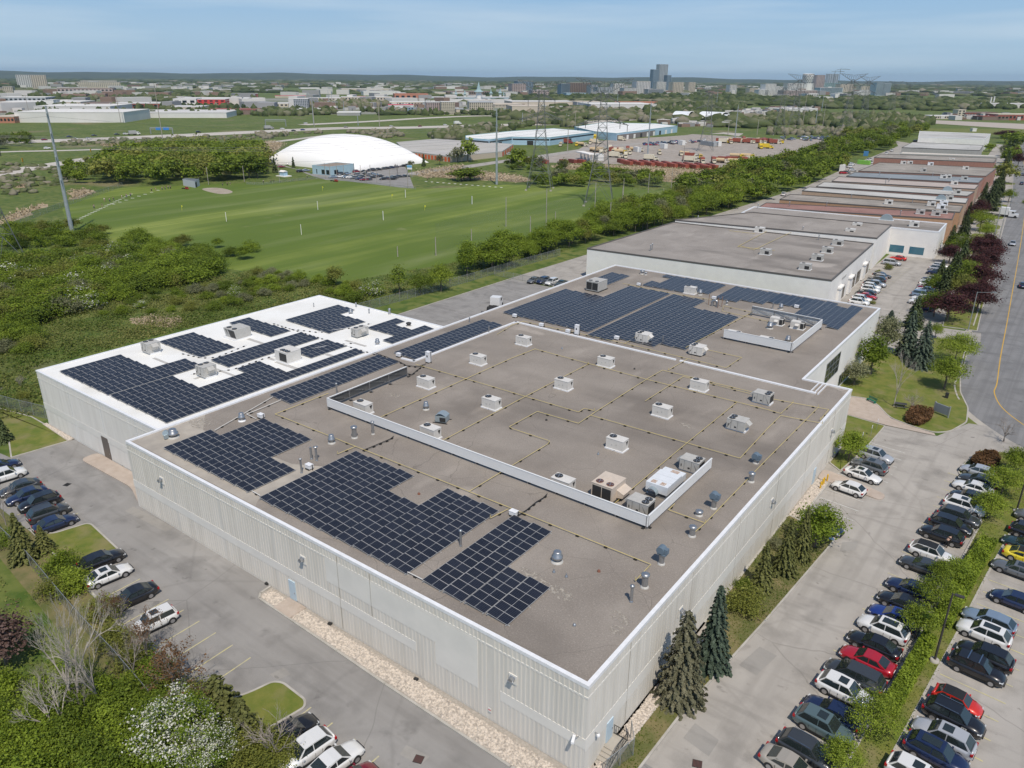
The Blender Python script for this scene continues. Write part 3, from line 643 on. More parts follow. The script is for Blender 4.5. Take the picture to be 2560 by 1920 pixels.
solar('block of solar panels at the left corner of the white roof',S(-116.3,4,43.4,52.6,2.4) +S(-106.7,2,43.4,57.8,2.4))
solar('longest notched block of solar panels along the right edge of the white roof',S(-101.4,3,43.4,52.6,2.4) + [(-96.6,60.1,64.1),(-94.25,43.4,64),(-91.9,43.4,64),(-89.5,43.4,77.2)])
solar('square block of solar panels on the white roof behind the nearest white roof unit',S(-117.5,5,59.7,65.9,2.4))
solar('two long rows of solar panels in the middle of the white roof',S(-103.1,2,59.9,77.2,2.4))
solar('short pair of solar rows in front of the tan unit on the white roof',S(-96.5,2,70.2,77.4,2.4))
solar('narrow block of solar panels at the far left edge of the white roof',S(-117.4,5,72.8,76.9,2.4))
solar('block of solar panels at the far corner of the white roof with one notch',S(-111.1,2,80.1,92.4,2.4) +S(-106.3,3,80.0,88.5,2.4))
solar('ragged block of solar panels around the black roof vent on the white roof',S(-96.1,1,86,93) +S(-93.7,2,86,90.2) +S(-89.1,1,82.9,93.1))
solar('two long rows of solar panels beside the white roof behind the steel screen',S(-84.4,2,56.9,77.4))
solar('two long rows of solar panels beside the tall white electrical cabinet',S(-83.3,2,79.7,102.2))
solar('small pair of solar rows at the far left of the grey roof',S(-82.9,2,137.5,148.2))
solar('huge left hand block of solar panels on the far half of the grey roof',S(-83.2,4,108.1,129.5,2.35) +S(-73.8,4,108.1,140.1,2.35))
solar('huge right hand block of solar panels on the far half of the grey roof',S(-63.6,2,106.4,139.7,2.37) +S(-58.86,1,108.2,139.6,2.37) +S(-56.5,2,108.2,133.2,2.37) +S(-51.75,2,110.0,133.1,2.37))
solar('left block of solar panels along the far parapet of the grey roof',[(-72.3,151.7,154.1)] +S(-72.2,1,142.5,146.8) +S(-69.9,3,142.6,154.0) +S(-62.8,2,144.7,154.0))
solar('middle block of solar panels along the far parapet of the grey roof',S(-56.0,2,142.5,153.9) +S(-51.3,2,144.3,154.0) +S(-46.6,3,146.2,154.1))
solar('right block of solar panels by the far right corner of the grey roof',S(-39.6,2,138.4,154.0) +S(-34.9,1,138.4,151.6) +S(-32.6,1,136.7,153.9))
# ------------------------------------------------------------------ roof equipment (built in local coordinates, origin on the deck)
m_fan=mat('rusty_fan_guard',(.12,.05,.035),.7)
def fan(t,x,y,z,r,par=None,m=None):
 b=MB();b.lathe(x,y,[(r*1.08,z),(r*1.08,z+.06),(r*.95,z+.06)],16);o=b.build('fan_guard',m or m_dk,t)
 b=MB();b.lathe(x,y,[(.001,z+.07),(r*.22,z+.075),(r*.2,z+.09),(.02,z+.09)],10)
 for k in range(4):a=k*math.pi/2;b.add([(x+r*.2*math.cos(a),y+r*.2*math.sin(a),z+.075),(x+r*.9*math.cos(a),y+r*.9*math.sin(a),z+.08),(x+r*.9*math.cos(a+.6),y+r*.9*math.sin(a+.6),z+.07)],[(0,1,2)])
 b.build('fan_blades',m_steel,o)
def rtu_small(label,loc):
 t=thing('rooftop_unit',label,'rooftop air unit',loc,0,'small light grey rooftop units on white curbs')
 b=MB();b.box(0,0,0,2.5,1.55,.16);b.build('curb',m_cap,t)
 b=MB();b.box(0,0,.162,2.3,1.35,1.25);b.box(0,0,1.412,2.36,1.41,.05);b.box(.25,-.68,.7,.12,.02,.2,mi=1);b.box(-.35,-.68,.6,.14,.02,.16,mi=1);b.build('housing',[m_lgrey,m_grey],t)
 b=MB();b.add([(1.16,.05,1.2),(1.16,.55,1.2),(1.16,.3,.6)],[(0,1,2)]);b.build('side_grille',m_dk,t)
 b=MB();b.tube((-1.22,.2,.2),(-1.22,.2,.9),.05,n=6);b.box(-1.2,.2,.8,.14,.2,.3);b.tube((.1,-.63,.1),(.1,-.8,.1),.04,n=6);b.build('pipe_fitting',m_dk,t)
 fan(t,-.62,.1,1.462,.42);return t
base=None
for n_,(f,x,y,desc)in enumerate([('k',440,395,'between the long white screen and the tan unit'),('k',905,40,'standing alone left of the grey twin fan unit'),('g',1295,1415,'left of the round roof stain'),('g',1615,1190,'beside the yellow pipe near the white joint strip'),('g',445,1180,'at the middle of the roof by the crossing pipes'),
  ('g',810,985,'just short of the white joint strip'),('g',100,800,'closest to the first white joint strip corner'),('f',1920,965,'farthest left behind the white cabinet'),('f',2035,1345,'in the middle of the left row, by the steel fan'),('f',1470,1165,'next to the end of the steel trussed screen'),
  ('f',930,1385,'inside the left corner of the white screen'),('f',1510,1600,'just behind the white screen by the blue hooded unit'),('g',1540,358,'far away between two solar blocks')]):
 L=at(f,x,y,DK);lab='light grey single fan unit '+desc
 if base is None:base=rtu_small(lab,L)
 else:dup(base,L,0,label=lab)
def rtu_grey(label,loc,m=None,sx=2.3,sy=1.7,h=1.25,rz=0.,mirror=1,curb=True):
 m=m or m_grey
 t=thing('rooftop_unit',label,'rooftop air unit',loc,rz,'grey twin fan rooftop units')
 if curb:b=MB();b.box(0,0,0,sx+.25,sy*.8,.22);b.build('curb',m_cap,t)
 b=MB();b.box(0,0,.225,sx,sy,h);b.box(0,0,.225+h,sx+.05,sy+.05,.05)
 for k in (-.25,.12):b.box(k*sx,-sy/2-.008,.3,.02,.02,h-.1,mi=1)
 b.box(0,-sy/2-.01,.5,.25,.02,.18,mi=1);b.box(-.4*sx,-sy/2-.01,.6,.1,.02,.3,mi=1);b.build('housing',[m,m_dk],t)
 b=MB();X=mirror*sx/2
 b.add([(X-mirror*.75,-sy/2-.02,.225+h),(X-mirror*.1,-sy/2-.02,.27),(X-mirror*.02,-sy/2-.02,.27)],[(0,1,2)]);b.box(X+mirror*.02,0,.35,.03,sy*.8,h*.75);b.build('condenser_grille',m_dk,t)
 b=MB();x0= -mirror*sx/2
 b.add([(x0,-.5,.225+h),(x0,.5,.225+h),(x0-mirror*.55,.5,h*.85),(x0-mirror*.55,-.5,h*.85),(x0,-.5,.6),(x0,.5,.6)],[(0,1,2,3),(3,2,5,4),(0,3,4),(1,5,2)]);b.build('intake_hood',m,t)
 fan(t,X-mirror*.5,sy*.22,.275+h,.36);fan(t,X-mirror*.5,-sy*.22,.275+h,.36)
 return t
rtu_grey('grey twin fan rooftop unit in the near corner of the white screen',at('k',1110,585,DK))
rtu_grey('grey twin fan rooftop unit behind the white and blue air handler',at('k',1550,225,DK))
rtu_grey('grey twin fan rooftop unit right of the round roof stain',at('g',1945,1530,DK),mirror=-1)
rtu_grey('grey twin fan rooftop unit beside the double yellow pipes by the right parapet',at('g',2165,1300,DK),mirror=1)
rtu_grey('light grey rooftop unit below the right corner of the far solar block',at('g',1135,775,DK),m_lgrey,2.2,1.9,1.3,mirror=-1,curb=False)
rtu_grey('light grey rooftop unit inside the open loop of yellow pipe',at('g',1600,885,DK),m_lgrey,2.2,1.9,1.3,mirror=-1,curb=False)
rtu_grey('light grey rooftop unit nearest the left edge of the white roof',(-114.3,56.6,DK),m_grey,2.1,2.1,1.5,mirror=-1,curb=True)
rtu_grey('light grey rooftop unit by the notch in the first white roof solar blocks',at('e',1790,1070,DK),m_grey,2.1,2.1,1.5,mirror=-1)
rtu_grey('light grey rooftop unit near the black roof vent on the white roof',(-94.3,82.6,DK),m_grey,1.5,2.6,1.3,mirror=-1,curb=False)
def big_unit(label,loc,sx,sy,h,m,nf=2,vee=False,rz=0.):
 t=thing('rooftop_unit',label,'rooftop air unit',loc,rz)
 b=MB();b.box(0,0,0,sx+.3,sy+.3,.16);b.build('curb',m_cap if vee or nf == 3 else m_dk,t)
 b=MB()
 if vee:P= [(-sx/2,-sy/2+.35,.17),(sx/2,-sy/2+.35,.17),(sx/2,sy/2,.17),(-sx/2,sy/2,.17),(-sx/2,-sy/2,.17+h),(sx/2,-sy/2,.17+h),(sx/2,sy/2,.17+h),(-sx/2,sy/2,.17+h)];b.add(P,[(4,5,6,7),(0,1,5,4),(1,2,6,5),(2,3,7,6),(3,0,4,7)])
 else:b.box(0,0,.17,sx,sy,h);b.box(0,0,.17+h,sx+.05,sy+.05,.04);b.box(0,.1,.21+h,sx,.03,.02);b.box(-sx*.1,-.3,.21+h,.03,sy*.7,.02)
 b.build('housing',m,t)
 b=MB()
 if vee:b.add([(-.1,-sy/2+.3,.3),(sx/2-.1,-sy/2+.3,.3),(sx/2-.05,-sy/2-.01,h+.05),(-.25,-sy/2-.01,h+.05)],[(0,1,2,3)]);b.add([(-.95,-sy/2+.02,h+.05),(-.7,-sy/2+.02,h+.05),(-.75,-sy/2+.2,.5)],[(0,1,2)])
 else: 
  n=2 if nf == 2 else 1;w= (sx-.2) /n if nf == 2 else sx*.62
  for k in range(n):b.box((-sx/2+.1+w* (k+.5))if nf == 2 else sx/2-w/2-.05,-sy/2-.01,.35,w-.1,.03,h-.4)
 b.build('condenser_grille',m_dk,t)
 for k in range(nf):fan(t,-sx/2+sx* (k+.5) /nf if nf != 3 else -sx*.1+sx*.22*k,-sy/2+.65,.21+h,.38,m=m_fan if m is m_tan else None)
 if nf == 4:pass
 return t
tu=big_unit('large tan rooftop unit with two rusty fans behind the white screen',(-33.8,62.3,DK),2.5,2.9,1.65,m_tan)
b=MB();b.add([(1.25,-.5,1.3),(1.25,1.3,1.3),(2.1,1.3,.95),(2.1,-.5,.95),(1.25,-.5,.35),(1.25,1.3,.35),(2.0,1.3,.5),(2.0,-.5,.5)],[(0,3,2,1),(3,7,6,2),(0,4,7,3),(1,2,6,5),(4,5,6,7)]);b.build('intake_hood',m_tan,tu)
big_unit('square grey rooftop unit with sloped condenser at the far left of the white roof',(-110.2,69.6,DK),3.0,3.2,1.6,m_grey,2,vee=True)
big_unit('large square tan rooftop unit with three fans in the middle of the white roof',(-94.1,67.6,DK),2.9,2.7,1.65,m_lgrey,3)
big_unit('large grey rooftop unit with louvred coils at the far left of the grey roof',(-78.4,133.9,DK),3.0,3.6,1.9,m_grey,2)
t=thing('air_handler','long white and pale blue air handler inside the white screen','rooftop air unit',(-29.6,67.4,DK))
b=MB()
for k in range(4):b.box(0,-1.8+1.15*k,.55,2.5,1.12,.95 if k<3 else .75)
b.build('housing',mat('white_enamel',(.72,.75,.78),.35,col2=(.64,.66,.68),scale=2.5,lo=.45,hi=.8),t)
b=MB();b.box(0,-.1,0,2.3,4.4,.15); 
for x in (-1,1):
 for y in (-2,0,1.8):b.box(x,y,.15,.12,.12,.4)
b.build('base_frame',m_steel,t)
b=MB();b.box(-.55,-1.85,1.5,.55,.6,.03);b.box(.5,-1.85,1.5,.55,.6,.03);b.box(.2,1.7,1.3,.9,.6,.03);b.build('rusty_fan_opening',mat('rusty_opening',(.35,.2,.12),.8,col2=(.6,.55,.5),scale=6),t)
b=MB()
for k in range(7):a=k*math.pi/6;b.add([(-1.0*math.cos(a) *.6-.3,-2.4,.6+.6*math.sin(a)),(-1.0*math.cos(a+math.pi/6) *.6-.3,-2.4,.6+.6*math.sin(a+math.pi/6)),(-1.0*math.cos(a+math.pi/6) *.6-.3,-3.0,.6+.6*math.sin(a+math.pi/6)),(-1.0*math.cos(a) *.6-.3,-3.0,.6+.6*math.sin(a))],[(0,1,2,3)])if k<6 else None
b.build('exhaust_cowl',m_bluem,t)
t=thing('hooded_air_unit','blue grey unit with curved hood behind the white screen','rooftop air unit',tuple(at('f',1610,1460,DK)),R(20))
b=MB();b.box(0,0,.1,1.5,1.3,.8)
for k in range(6):a,c=k*math.pi/9,(k+1) *math.pi/9;b.add([(.75-1.5*k/6,-.65,.9+.35*math.sin(math.pi*k/6)),(.75-1.5* (k+1) /6,-.65,.9+.35*math.sin(math.pi* (k+1) /6)),(.75-1.5* (k+1) /6,.65,.9+.35*math.sin(math.pi* (k+1) /6)),(.75-1.5*k/6,.65,.9+.35*math.sin(math.pi*k/6))],[(3,2,1,0)])
b.build('housing',m_bluem,t);b=MB();b.box(.3,-.67,.2,.8,.03,.55);b.box(-.77,0,.2,.03,1.1,.6);b.build('louvre',m_dk,t)
b=MB();b.box(0,-.8,0,2.0,.1,.08);b.box(0,.7,0,2.0,.1,.08);b.build('skid',m_blk,t)
# rows of small items: (frame, px, px, kind)
def stack(label,loc,r,h,kind,m=None,m2=None):
 m=m or m_steel
 t=thing('roof_vent' if kind != 'fan' else 'exhaust_fan',label,'roof vent' if kind != 'fan' else 'exhaust fan',loc)
 b=MB();b.lathe(0,0,[(r*1.4,0),(r*1.3,.1),(r*1.02,.16)],12);b.build('flashing',(m_cap if kind == 'fan' and 'white' in label else m_grey if r>.15 else m_steel)if m2 is None else m2,t)
 b=MB()
 if kind == 'fan':b.lathe(0,0,[(r*.8,.15),(r*.85,.35),(r*1.25,.4),(r*1.28,.62),(r*.95,.72),(r*.9,1.05),(r*.75,1.12),(.02,1.14)],18)
 else:b.tube((0,0,.1),(0,0,h),r,n=12)
 b.build('fan_housing' if kind == 'fan' else 'stack_pipe',m,t)
 b=MB()
 if kind == 'cap':b.lathe(0,0,[(r*1.35,h-.05),(r*1.4,h+.1),(r*.8,h+.2),(.02,h+.22)],14);b.build('cap',m,t)
 if kind == 'ball':b.lathe(0,0,[(r*.6,h-.02),(r*1.6,h+.06),(r*1.5,h+.2),(.02,h+.27)],12);b.build('cap',m,t)
 if kind == 'disc':b.lathe(0,0,[(r*.5,h),(r*2.2,h+.08),(r*2.2,h+.11),(.02,h+.2)],14);b.build('cap',m,t)
 if kind == 'blower':
  b.box(.05,0,h,.85,.7,.1);b.tube((-.1,-.35,h+.4),(-.1,.35,h+.4),.38,n=14);b.box(.3,0,h+.15,.5,.45,.5);b.build('blower',mat('dark_blue_grey_enamel',(.13,.18,.23),.5),t)
 return t
for f,x,y,r_,h,k,lab in [('k',390,1015,.42,1,'fan','shiny mushroom exhaust fan right of the smallest solar block'),('f',1470,1360,.33,1,'fan','shiny mushroom exhaust fan between two light grey roof units'),('e',1500,1600,.5,1.3,'fan','large mushroom exhaust fan with elbow duct at the left roof corner'),
  ('X',605,1052,.35,1,'fan','mushroom exhaust fan on a white curb behind the first solar block'),('f',655,1650,.35,1,'fan','mushroom exhaust fan left of the pipe branch by the biggest solar block'),('f',1050,805,.33,1.2,'fan','shiny mushroom exhaust fan on the white roof near its right edge'),('f',820,540,.35,1,'fan','mushroom exhaust fan in the notch of the far white roof solar block'),
  ('h',110,495,.33,1,'fan','mushroom exhaust fan in front of the far right solar block'),('h',170,780,.4,1,'fan','mushroom exhaust fan inside the right corner of the far screen'),('h',15,660,.45,1,'fan','grey mushroom exhaust fan beside the first cube unit in the far screen'),('g',1625,370,.35,1,'fan','mushroom exhaust fan beside the far small roof unit'),
  ('k',1145,1235,.28,1.25,'cap','capped steel flue at the end of the yellow pipe near the right parapet'),('k',2065,325,.28,1.0,'cap','capped steel flue beside the yellow pipe, second from the far end'),('k',1555,795,.28,1.0,'cap','capped steel flue where the yellow pipes end by the right parapet'),
  ('k',1290,1035,.26,1.1,'blower','blue blower on a flue, nearest of the three along the right parapet'),('k',1740,555,.26,1.1,'blower','blue blower on a flue, middle of the three along the right parapet'),('k',2105,165,.26,.5,'blower','low blue blower, farthest of the three along the right parapet'),
  ('k',1615,615,.3,.4,'cap','short pale blue capped vent inside the yellow pipe loop'),('k',1030,1365,.13,1.5,'ball','thin tall vent pipe standing alone near the right parapet'),('j',1770,885,.11,1.6,'ball','thin tall vent pipe between the two near solar blocks'),('j',395,250,.11,1.6,'ball','thin tall vent pipe by the white box between two near solar blocks'),
  ('j',480,130,.14,1.5,'plain','dark stained vent pipe, left of a pair'),('j',525,145,.13,1.7,'disc','disc capped vent pipe, right of a pair'),('f',852,1605,.3,1.4,'cap','wide steel flue in front of the white screen'),('f',1012,1575,.17,1.6,'cap','slim steel flue touching the front of the white screen'),('f',700,1225,.11,1.4,'ball','thin vent pipe at the left corner of the white screen'),
  ('f',1155,540,.2,1.0,'cap','capped flue at the far edge of the white roof'),('f',865,475,.13,.7,'cap','bent vent pipe at the far edge of the white roof'),('f',500,475,.09,.8,'plain','thin pipe in the far corner of the white roof'),('f',978,530,.12,.7,'cap','short bent vent between two flues on the white roof'),('f',1845,610,.1,1.0,'plain','thin vent pipe beyond the white roof edge on the grey roof'),
  ('f',1320,640,.35,.5,'black','squat black roof vent among the panels of the white roof'),('g',1300,790,.1,1.5,'plain','thin tall vent pipe beside the light grey unit below the huge solar block'),('f',2012,700,.1,1.3,'plain','thin vent pipe at the end of the two long solar rows'),('g',1125,190,.4,.7,'cap','shiny vent cowl at the far left parapet'),('g',1155,198,.25,.5,'cap','small round vent beside the shiny cowl at the far left parapet'),
  ('g',1855,455,.2,.6,'cap','short flue by the far yellow pipes'),('h',40,490,.12,1.2,'plain','thin pipe by the far pipes left of the mushroom fan'),('e',2080 ,300,.1,.1,'skip','')]:
 if k == 'skip':continue
 stack(lab,at(f,x,y,DK),r_,h,'cap' if k == 'black' else k,m_dk if k == 'black' else None)
t=thing('duct_cowl','blue grey elbow duct beside the large mushroom fan at the left roof corner','duct',tuple(at('e',1440,1600,DK)))
b=MB();b.tube((0,0,.1),(0,0,.7),.35,n=12);b.tube((0,0,.6),(.45,-.3,.75),.36,n=12);b.box(.5,-.3,.1,.3,.5,.5);b.build('elbow',m_bluem,t)
t=thing('duct_cowl','arched steel duct standing between pipes near the far solar blocks','duct',tuple(at('g',1750,470,DK)))
b=MB();pts_= [(-.5*math.cos(a),0,.7+.5*math.sin(a))for a in [i*math.pi/8 for i in range(9)]];b.path([(-.5,0,0)] +pts_+ [(.5,0,0)],.28,10);b.build('arched_duct',m_steel,t)
b=MB(); 
for x,y in ((-1.4,.3),(1.2,.6),(.9,-.6)):b.tube((x,y,0),(x,y,2.1),.06,n=6)
b.build('guy_post',mat('rusty_post',(.25,.14,.08),.8),t)
for f,x,y,z,lab in [('k',745,92,0,'tiny white pipe stub between the pipes'),('k',750,1103,0,'small rusty drain near the near right corner'),('k',540,1570,0,'small shiny drain dome near the right parapet'),('j',1408,435,0,'small rusty drain in the notch of the biggest solar block'),('g',297,1455,0,'dark drain beside the yellow pipe corner'),('k',362,1110,0,'small white pipe stub with black tip'),('k',470,1150,0,'small grey pipe stub near the right solar block'),('g',432,838,0,'small white pipe stub by the joint strip'),('g',1058,1013,0,'dark drain near the middle of the roof')]:
 b=MB();b.lathe(0,0,[(.16,0),(.15,.12),(.08,.2),(.06,.35 if 'stub' in lab else .22)],8)
 tag(b.build('roof_drain',mat('rusty_iron',(.2,.08,.05),.8)if 'rusty' in lab else m_dk if 'dark' in lab else m_steel,None,at(f,x,y,DK)),lab,'roof drain')
# electrical boxes
def cabinet(label,loc,sx,sy,h,legs=False):
 t=thing('electrical_cabinet',label,'electrical box',loc);b=MB();b.box(0,0,.15,sx,sy,h);b.box(0,0,.15+h,sx+.06,sy+.06,.04);b.build('box',m_cap,t)
 b=MB();b.box(0,0,0,sx*.8,sy*1.3,.14);b.tube((sx*.7,0,0),(sx*.7,0,h+.3),.05,n=6);b.build('stand',m_blk,t)
 if legs:b=MB();b.box(0,-sy/2-.01,h*.6,sx*.3,.03,.3);b.build('meter_window',m_dk,t)
 return t
for f,x,y,s_,lab in [('j',462,215,'b','white combiner box beside the biggest solar block'),('k',15,620,'b','white combiner box between the near solar blocks and the yellow pipe'),('f',45,1435,'b','white combiner box behind the first solar block'),('f',1235,905,'b','white combiner box at the end of the two long solar rows'),('g',25,565,'b','white combiner box at the left end of the joint strip'),('g',255,645,'b','white combiner box, second along the joint strip'),('g',485,700,'b','white combiner box just left of the tall white cabinet'),('g',905,757,'b','white combiner box below the huge right solar block'),('g',1095,293,'b','white combiner box behind the huge left solar block'),('g',1745,410,'b','white combiner box left of the middle far solar block'),('h',245,485,'b','white combiner box at the left of the far right solar block')]:
 cabinet(lab,at(f,x,y,DK),.8,.55,.42)
cabinet('tall white electrical cabinet by the steel trussed screen',at('f',1492,955,DK),.75,.6,1.6,True)
cabinet('tall white electrical cabinet where the joint strip crosses the solar blocks',at('g',562,715,DK),.75,.55,1.6,True)
# louvred screens
m_louv=mat('white_louvre',(.76,.77,.77),.5)
def screen(label,segs,h,inside_back=True):
 P0=segs[0][0];t=thing('roof_screen',label,'roof screen',(P0[0],P0[1],DK))
 for a,c,kind in segs:
  a,c=Vector(a) -Vector(P0),Vector(c) -Vector(P0);d= (c-a);L=d.length;ang=math.atan2(d.y,d.x);m_= (a+c) /2;nrm=Vector((math.sin(ang),-math.cos(ang)))
  b=MB();k=8
  for i in range(k):
   z=.35+h*i/k;q=m_+nrm*.02;b.box(q.x,q.y,z,L+.04,.06,h/k*.86,ang,rx=0)
   b.box(m_.x,m_.y,z,L,.02,h/k+.001,ang)
  b.box(m_.x,m_.y,.35+h,L+.1,.16,.05,ang);b.build('louvre_panel',m_louv,t)
  b=MB();n=max(2,int(L/3.5))
  for i in range(n+1):
   q=a+d*i/n-nrm*.12;b.box(q.x,q.y,0,.1,.1,.35+h,ang);b.box(q.x-nrm.x*.3,q.y-nrm.y*.3,0,.45,.3,.08,ang,1)
   if i<n:
    q2=a+d* (i+1) /n-nrm*.12
    b.tube((q.x,q.y,.4),(q2.x,q2.y,.3+h),.035,n=4);b.tube((q2.x,q2.y,.4),(q2.x-nrm.x*.7,q2.y-nrm.y*.7,.05),.03,n=4)
  for z in (.42,.3+h):q,w_=a-nrm*.12,c-nrm*.12;b.tube((q.x,q.y,z),(w_.x,w_.y,z),.05,n=4)
  b.build('screen_frame',[m_steel,m_blk],t)
 return t
screen('long white louvred screen turning the corner around the roof units on the near half',[((-74.9,74.0),(-74.9,59.1),0),((-74.9,59.1),(-27.4,58.9),0),((-27.4,58.9),(-27.4,74.2),0)],1.15)
screen('white louvred screen around four roof units near the far right of the roof',[((-44.6,119.5),(-33.1,119.5),0),((-33.1,119.5),(-33.1,135.7),0),((-33.1,135.7),(-46.0,136.4),0)],1.35)
def cube_unit(label,loc,rz=0.):
 t=thing('rooftop_unit',label,'rooftop air unit',loc,rz,'white units inside the far screen')
 b=MB();b.box(0,0,.1,2.3,1.3,1.2);b.add([(-.3,-.65,1.0),(.35,-.65,1.0),(.35,-1.1,.75),(-.3,-1.1,.75),(-.3,-.65,.5),(.35,-.65,.5)],[(0,3,2,1),(3,4,5,2),(0,4,3),(1,2,5)]);b.build('housing',m_lgrey,t)
 b=MB();b.box(.85,-.67,.2,.55,.03,.95);b.box(1.16,0,.2,.03,1.0,.95);b.build('condenser_grille',m_dk,t);b=MB();b.box(0,0,0,2.5,1.6,.1);b.build('curb',m_cap,t);fan(t,.8,0,1.3,.35)
cube_unit('white rooftop unit at the far left inside the far screen',at('h',75,625,DK));cube_unit('white rooftop unit at the far right inside the far screen',at('h',255,660,DK))
cube_unit('low white rooftop unit left behind the front of the far screen',at('g',1910,745,DK));cube_unit('low white rooftop unit behind the middle of the far screen',at('g',2190,800,DK))
# gas pipes and conduits
m_gas=mat('yellow_gas_pipe',(.62,.5,.2),.6,col2=(.5,.42,.2),scale=1.5)
sb=MB();sb.box(0,0,0,.32,.2,.13);SBM=sb.build('pipe_support',m_blk);SB=SBM.data;bpy.data.objects.remove(SBM)
def pipe(label,px,r=.037,m=None,step=2.9,name='gas_pipe',cat='gas pipe'):
 P= [at(*q,DK+.2)for q in px];m=m or m_gas
 t=thing(name,label,cat,(P[0].x,P[0].y,DK));o=Vector((P[0].x,P[0].y,DK));b=MB();Q= [p-o for p in P];b.path(Q,r,6)
 if name == 'gas_pipe':b.tube(Q[-1],Q[-1] +Vector((0,0,.35)),r,n=6)
 b.build('pipe',m,t)
 for a,c in zip(Q,Q[1:]):
  d=c-a;n=max(1,int(d.length/step))
  for i in range(n):
   p=a+d* ((i+.5) /n);s_=bpy.data.objects.new('pipe_support',SB);C.objects.link(s_);s_.parent=t;s_.location= (p.x,p.y,0);s_.rotation_euler= (0,0,math.atan2(d.y,d.x))
 return t
for lab,px in [('yellow gas pipe running in front of the white screen along the near solar blocks',[('f',625,1220),('f',165,1400),('j',860,20),('k',0,557),('k',1200,1040),('k',1065,1180)]),
 ('short yellow gas pipe branch left of the biggest solar block',[('j',860,20),('j',705,85)]),('short yellow gas pipe stub beside the white combiner box',[('j',2180,560),('j',2025,640)]),
 ('yellow gas pipe passing under the white screen and turning by the dark drain',[('j',1840,410),('k',310,-2),('g',325,1632),('g',0,1525),('f',2190,1508),('g',220,1377),('g',575,1480),('g',715,1385),('g',1165,1098),('g',1300,1020),('g',2180,1235)]),
 ('longest yellow gas pipe crossing the middle of the roof',[('f',1045,1440),('f',2212,915),('g',200,837),('g',1165,1100),('g',2212,1362),('h',110,1395),('h',215,1300)]),
 ('yellow gas pipe from the white cabinet towards the roof centre',[('f',1380,970),('f',1800,1090),('g',110,1245),('g',575,1382),('g',625,1350),('g',712,1370)]),
 ('yellow gas pipe between the middle roof units',[('f',1590,1640),('g',110,1250),('g',660,967)]),('yellow gas pipe running towards the air handler',[('g',680,1410),('g',1510,1648),('k',1970,122),('g',2212,1520),('h',110,1412),('h',470,1480)]),
 ('yellow gas pipe into the screened corner',[('g',1940,1300),('g',1510,1650),('k',865,530)]),('short yellow gas pipe with the double run',[('g',1150,1288),('g',1480,1075),('h',0,1262),('h',525,1360),('h',450,1450)]),
 ('yellow gas pipe with an open loop around a light grey unit',[('g',0,632),('g',100,597),('g',975,790),('g',1850,1000),('g',1985,910),('g',1690,845)]),('short yellow gas pipe crossing the joint strip',[('g',1515,925),('g',1350,1020)]),
 ('yellow gas pipe along the right parapet',[('k',1570,770),('k',1670,682),('k',2212,120),('h',120,1659),('h',435,1340)]),('short yellow gas pipe from the screen corner',[('k',1405,515),('k',1352,568),('k',1670,682)]),
 ('far yellow gas pipe between the solar blocks and the far screen',[('g',1500,825),('g',2075,520),('g',1830,465),('g',1815,510),('g',2212,598),('h',100,620)]),('short yellow pipe feeding the light grey unit by the cabinet',[('g',970,790),('g',1060,745)]),
 ('yellow gas pipe behind the huge solar blocks',[('g',955,270),('g',1400,360),('g',1740,415)]),('short yellow pipe at the end of the two long solar rows',[('g',-130,710),('g',0,632)])]:pipe(lab,px)
for lab,px in [('grey conduit running diagonally behind the first solar block',[('e',1855,1540),('f',0,1335),('f',145,1250)]),('grey conduit beside the diagonal conduit',[('e',2212,1440),('e',2130,1400),('f',0,1368),('f',215,1278)]),('short grey conduit joining the two near solar blocks',[('j',1310,1105),('j',1440,1170)]),('short grey conduit between the first two solar blocks',[('i',2180,405),('j',35,445)])]:
 pipe(lab,px,.05,m_lgrey,2.2,'conduit','conduit')
for lab,px in [('black cable snaking from the cabinet to the trussed screen',[('f',1025,870),('f',1235,945),('f',1300,980),('f',1400,990),('f',1470,965)]),('black cable loop at the end of the trussed screen',[('f',1310,1050),('f',1345,1060),('f',1380,1030),('f',1430,990)]),('black cable from the white screen to the combiner box',[('k',305,430),('k',270,465),('k',210,500),('k',125,570),('k',60,612)]),('black cable in front of the screen by the steel flues',[('f',1190,1590),('f',1160,1615),('j',990,28),('j',920,55)])]:
 pipe(lab,px,.05,m_blk,.9,'cable','cable')
for lab,px in [('row of conduits across the white roof between solar blocks',[('e',1560,870),('e',1740,910),('e',1870,905),('e',2130,800)]),('conduit down the middle of the white roof',[('f',140,610),('f',590,750),('f',930,850),('f',1050,885)]),('conduit along the far white roof blocks',[('f',290,660),('f',540,690),('f',830,650),('f',1000,610)]),('conduit beside the long middle rows of the white roof',[('e',1640,1050),('e',2010,1010),('f',80,910),('f',660,800),('f',850,780)])]:
 pipe(lab,px,.03,m_cap,1.1,'conduit','conduit')
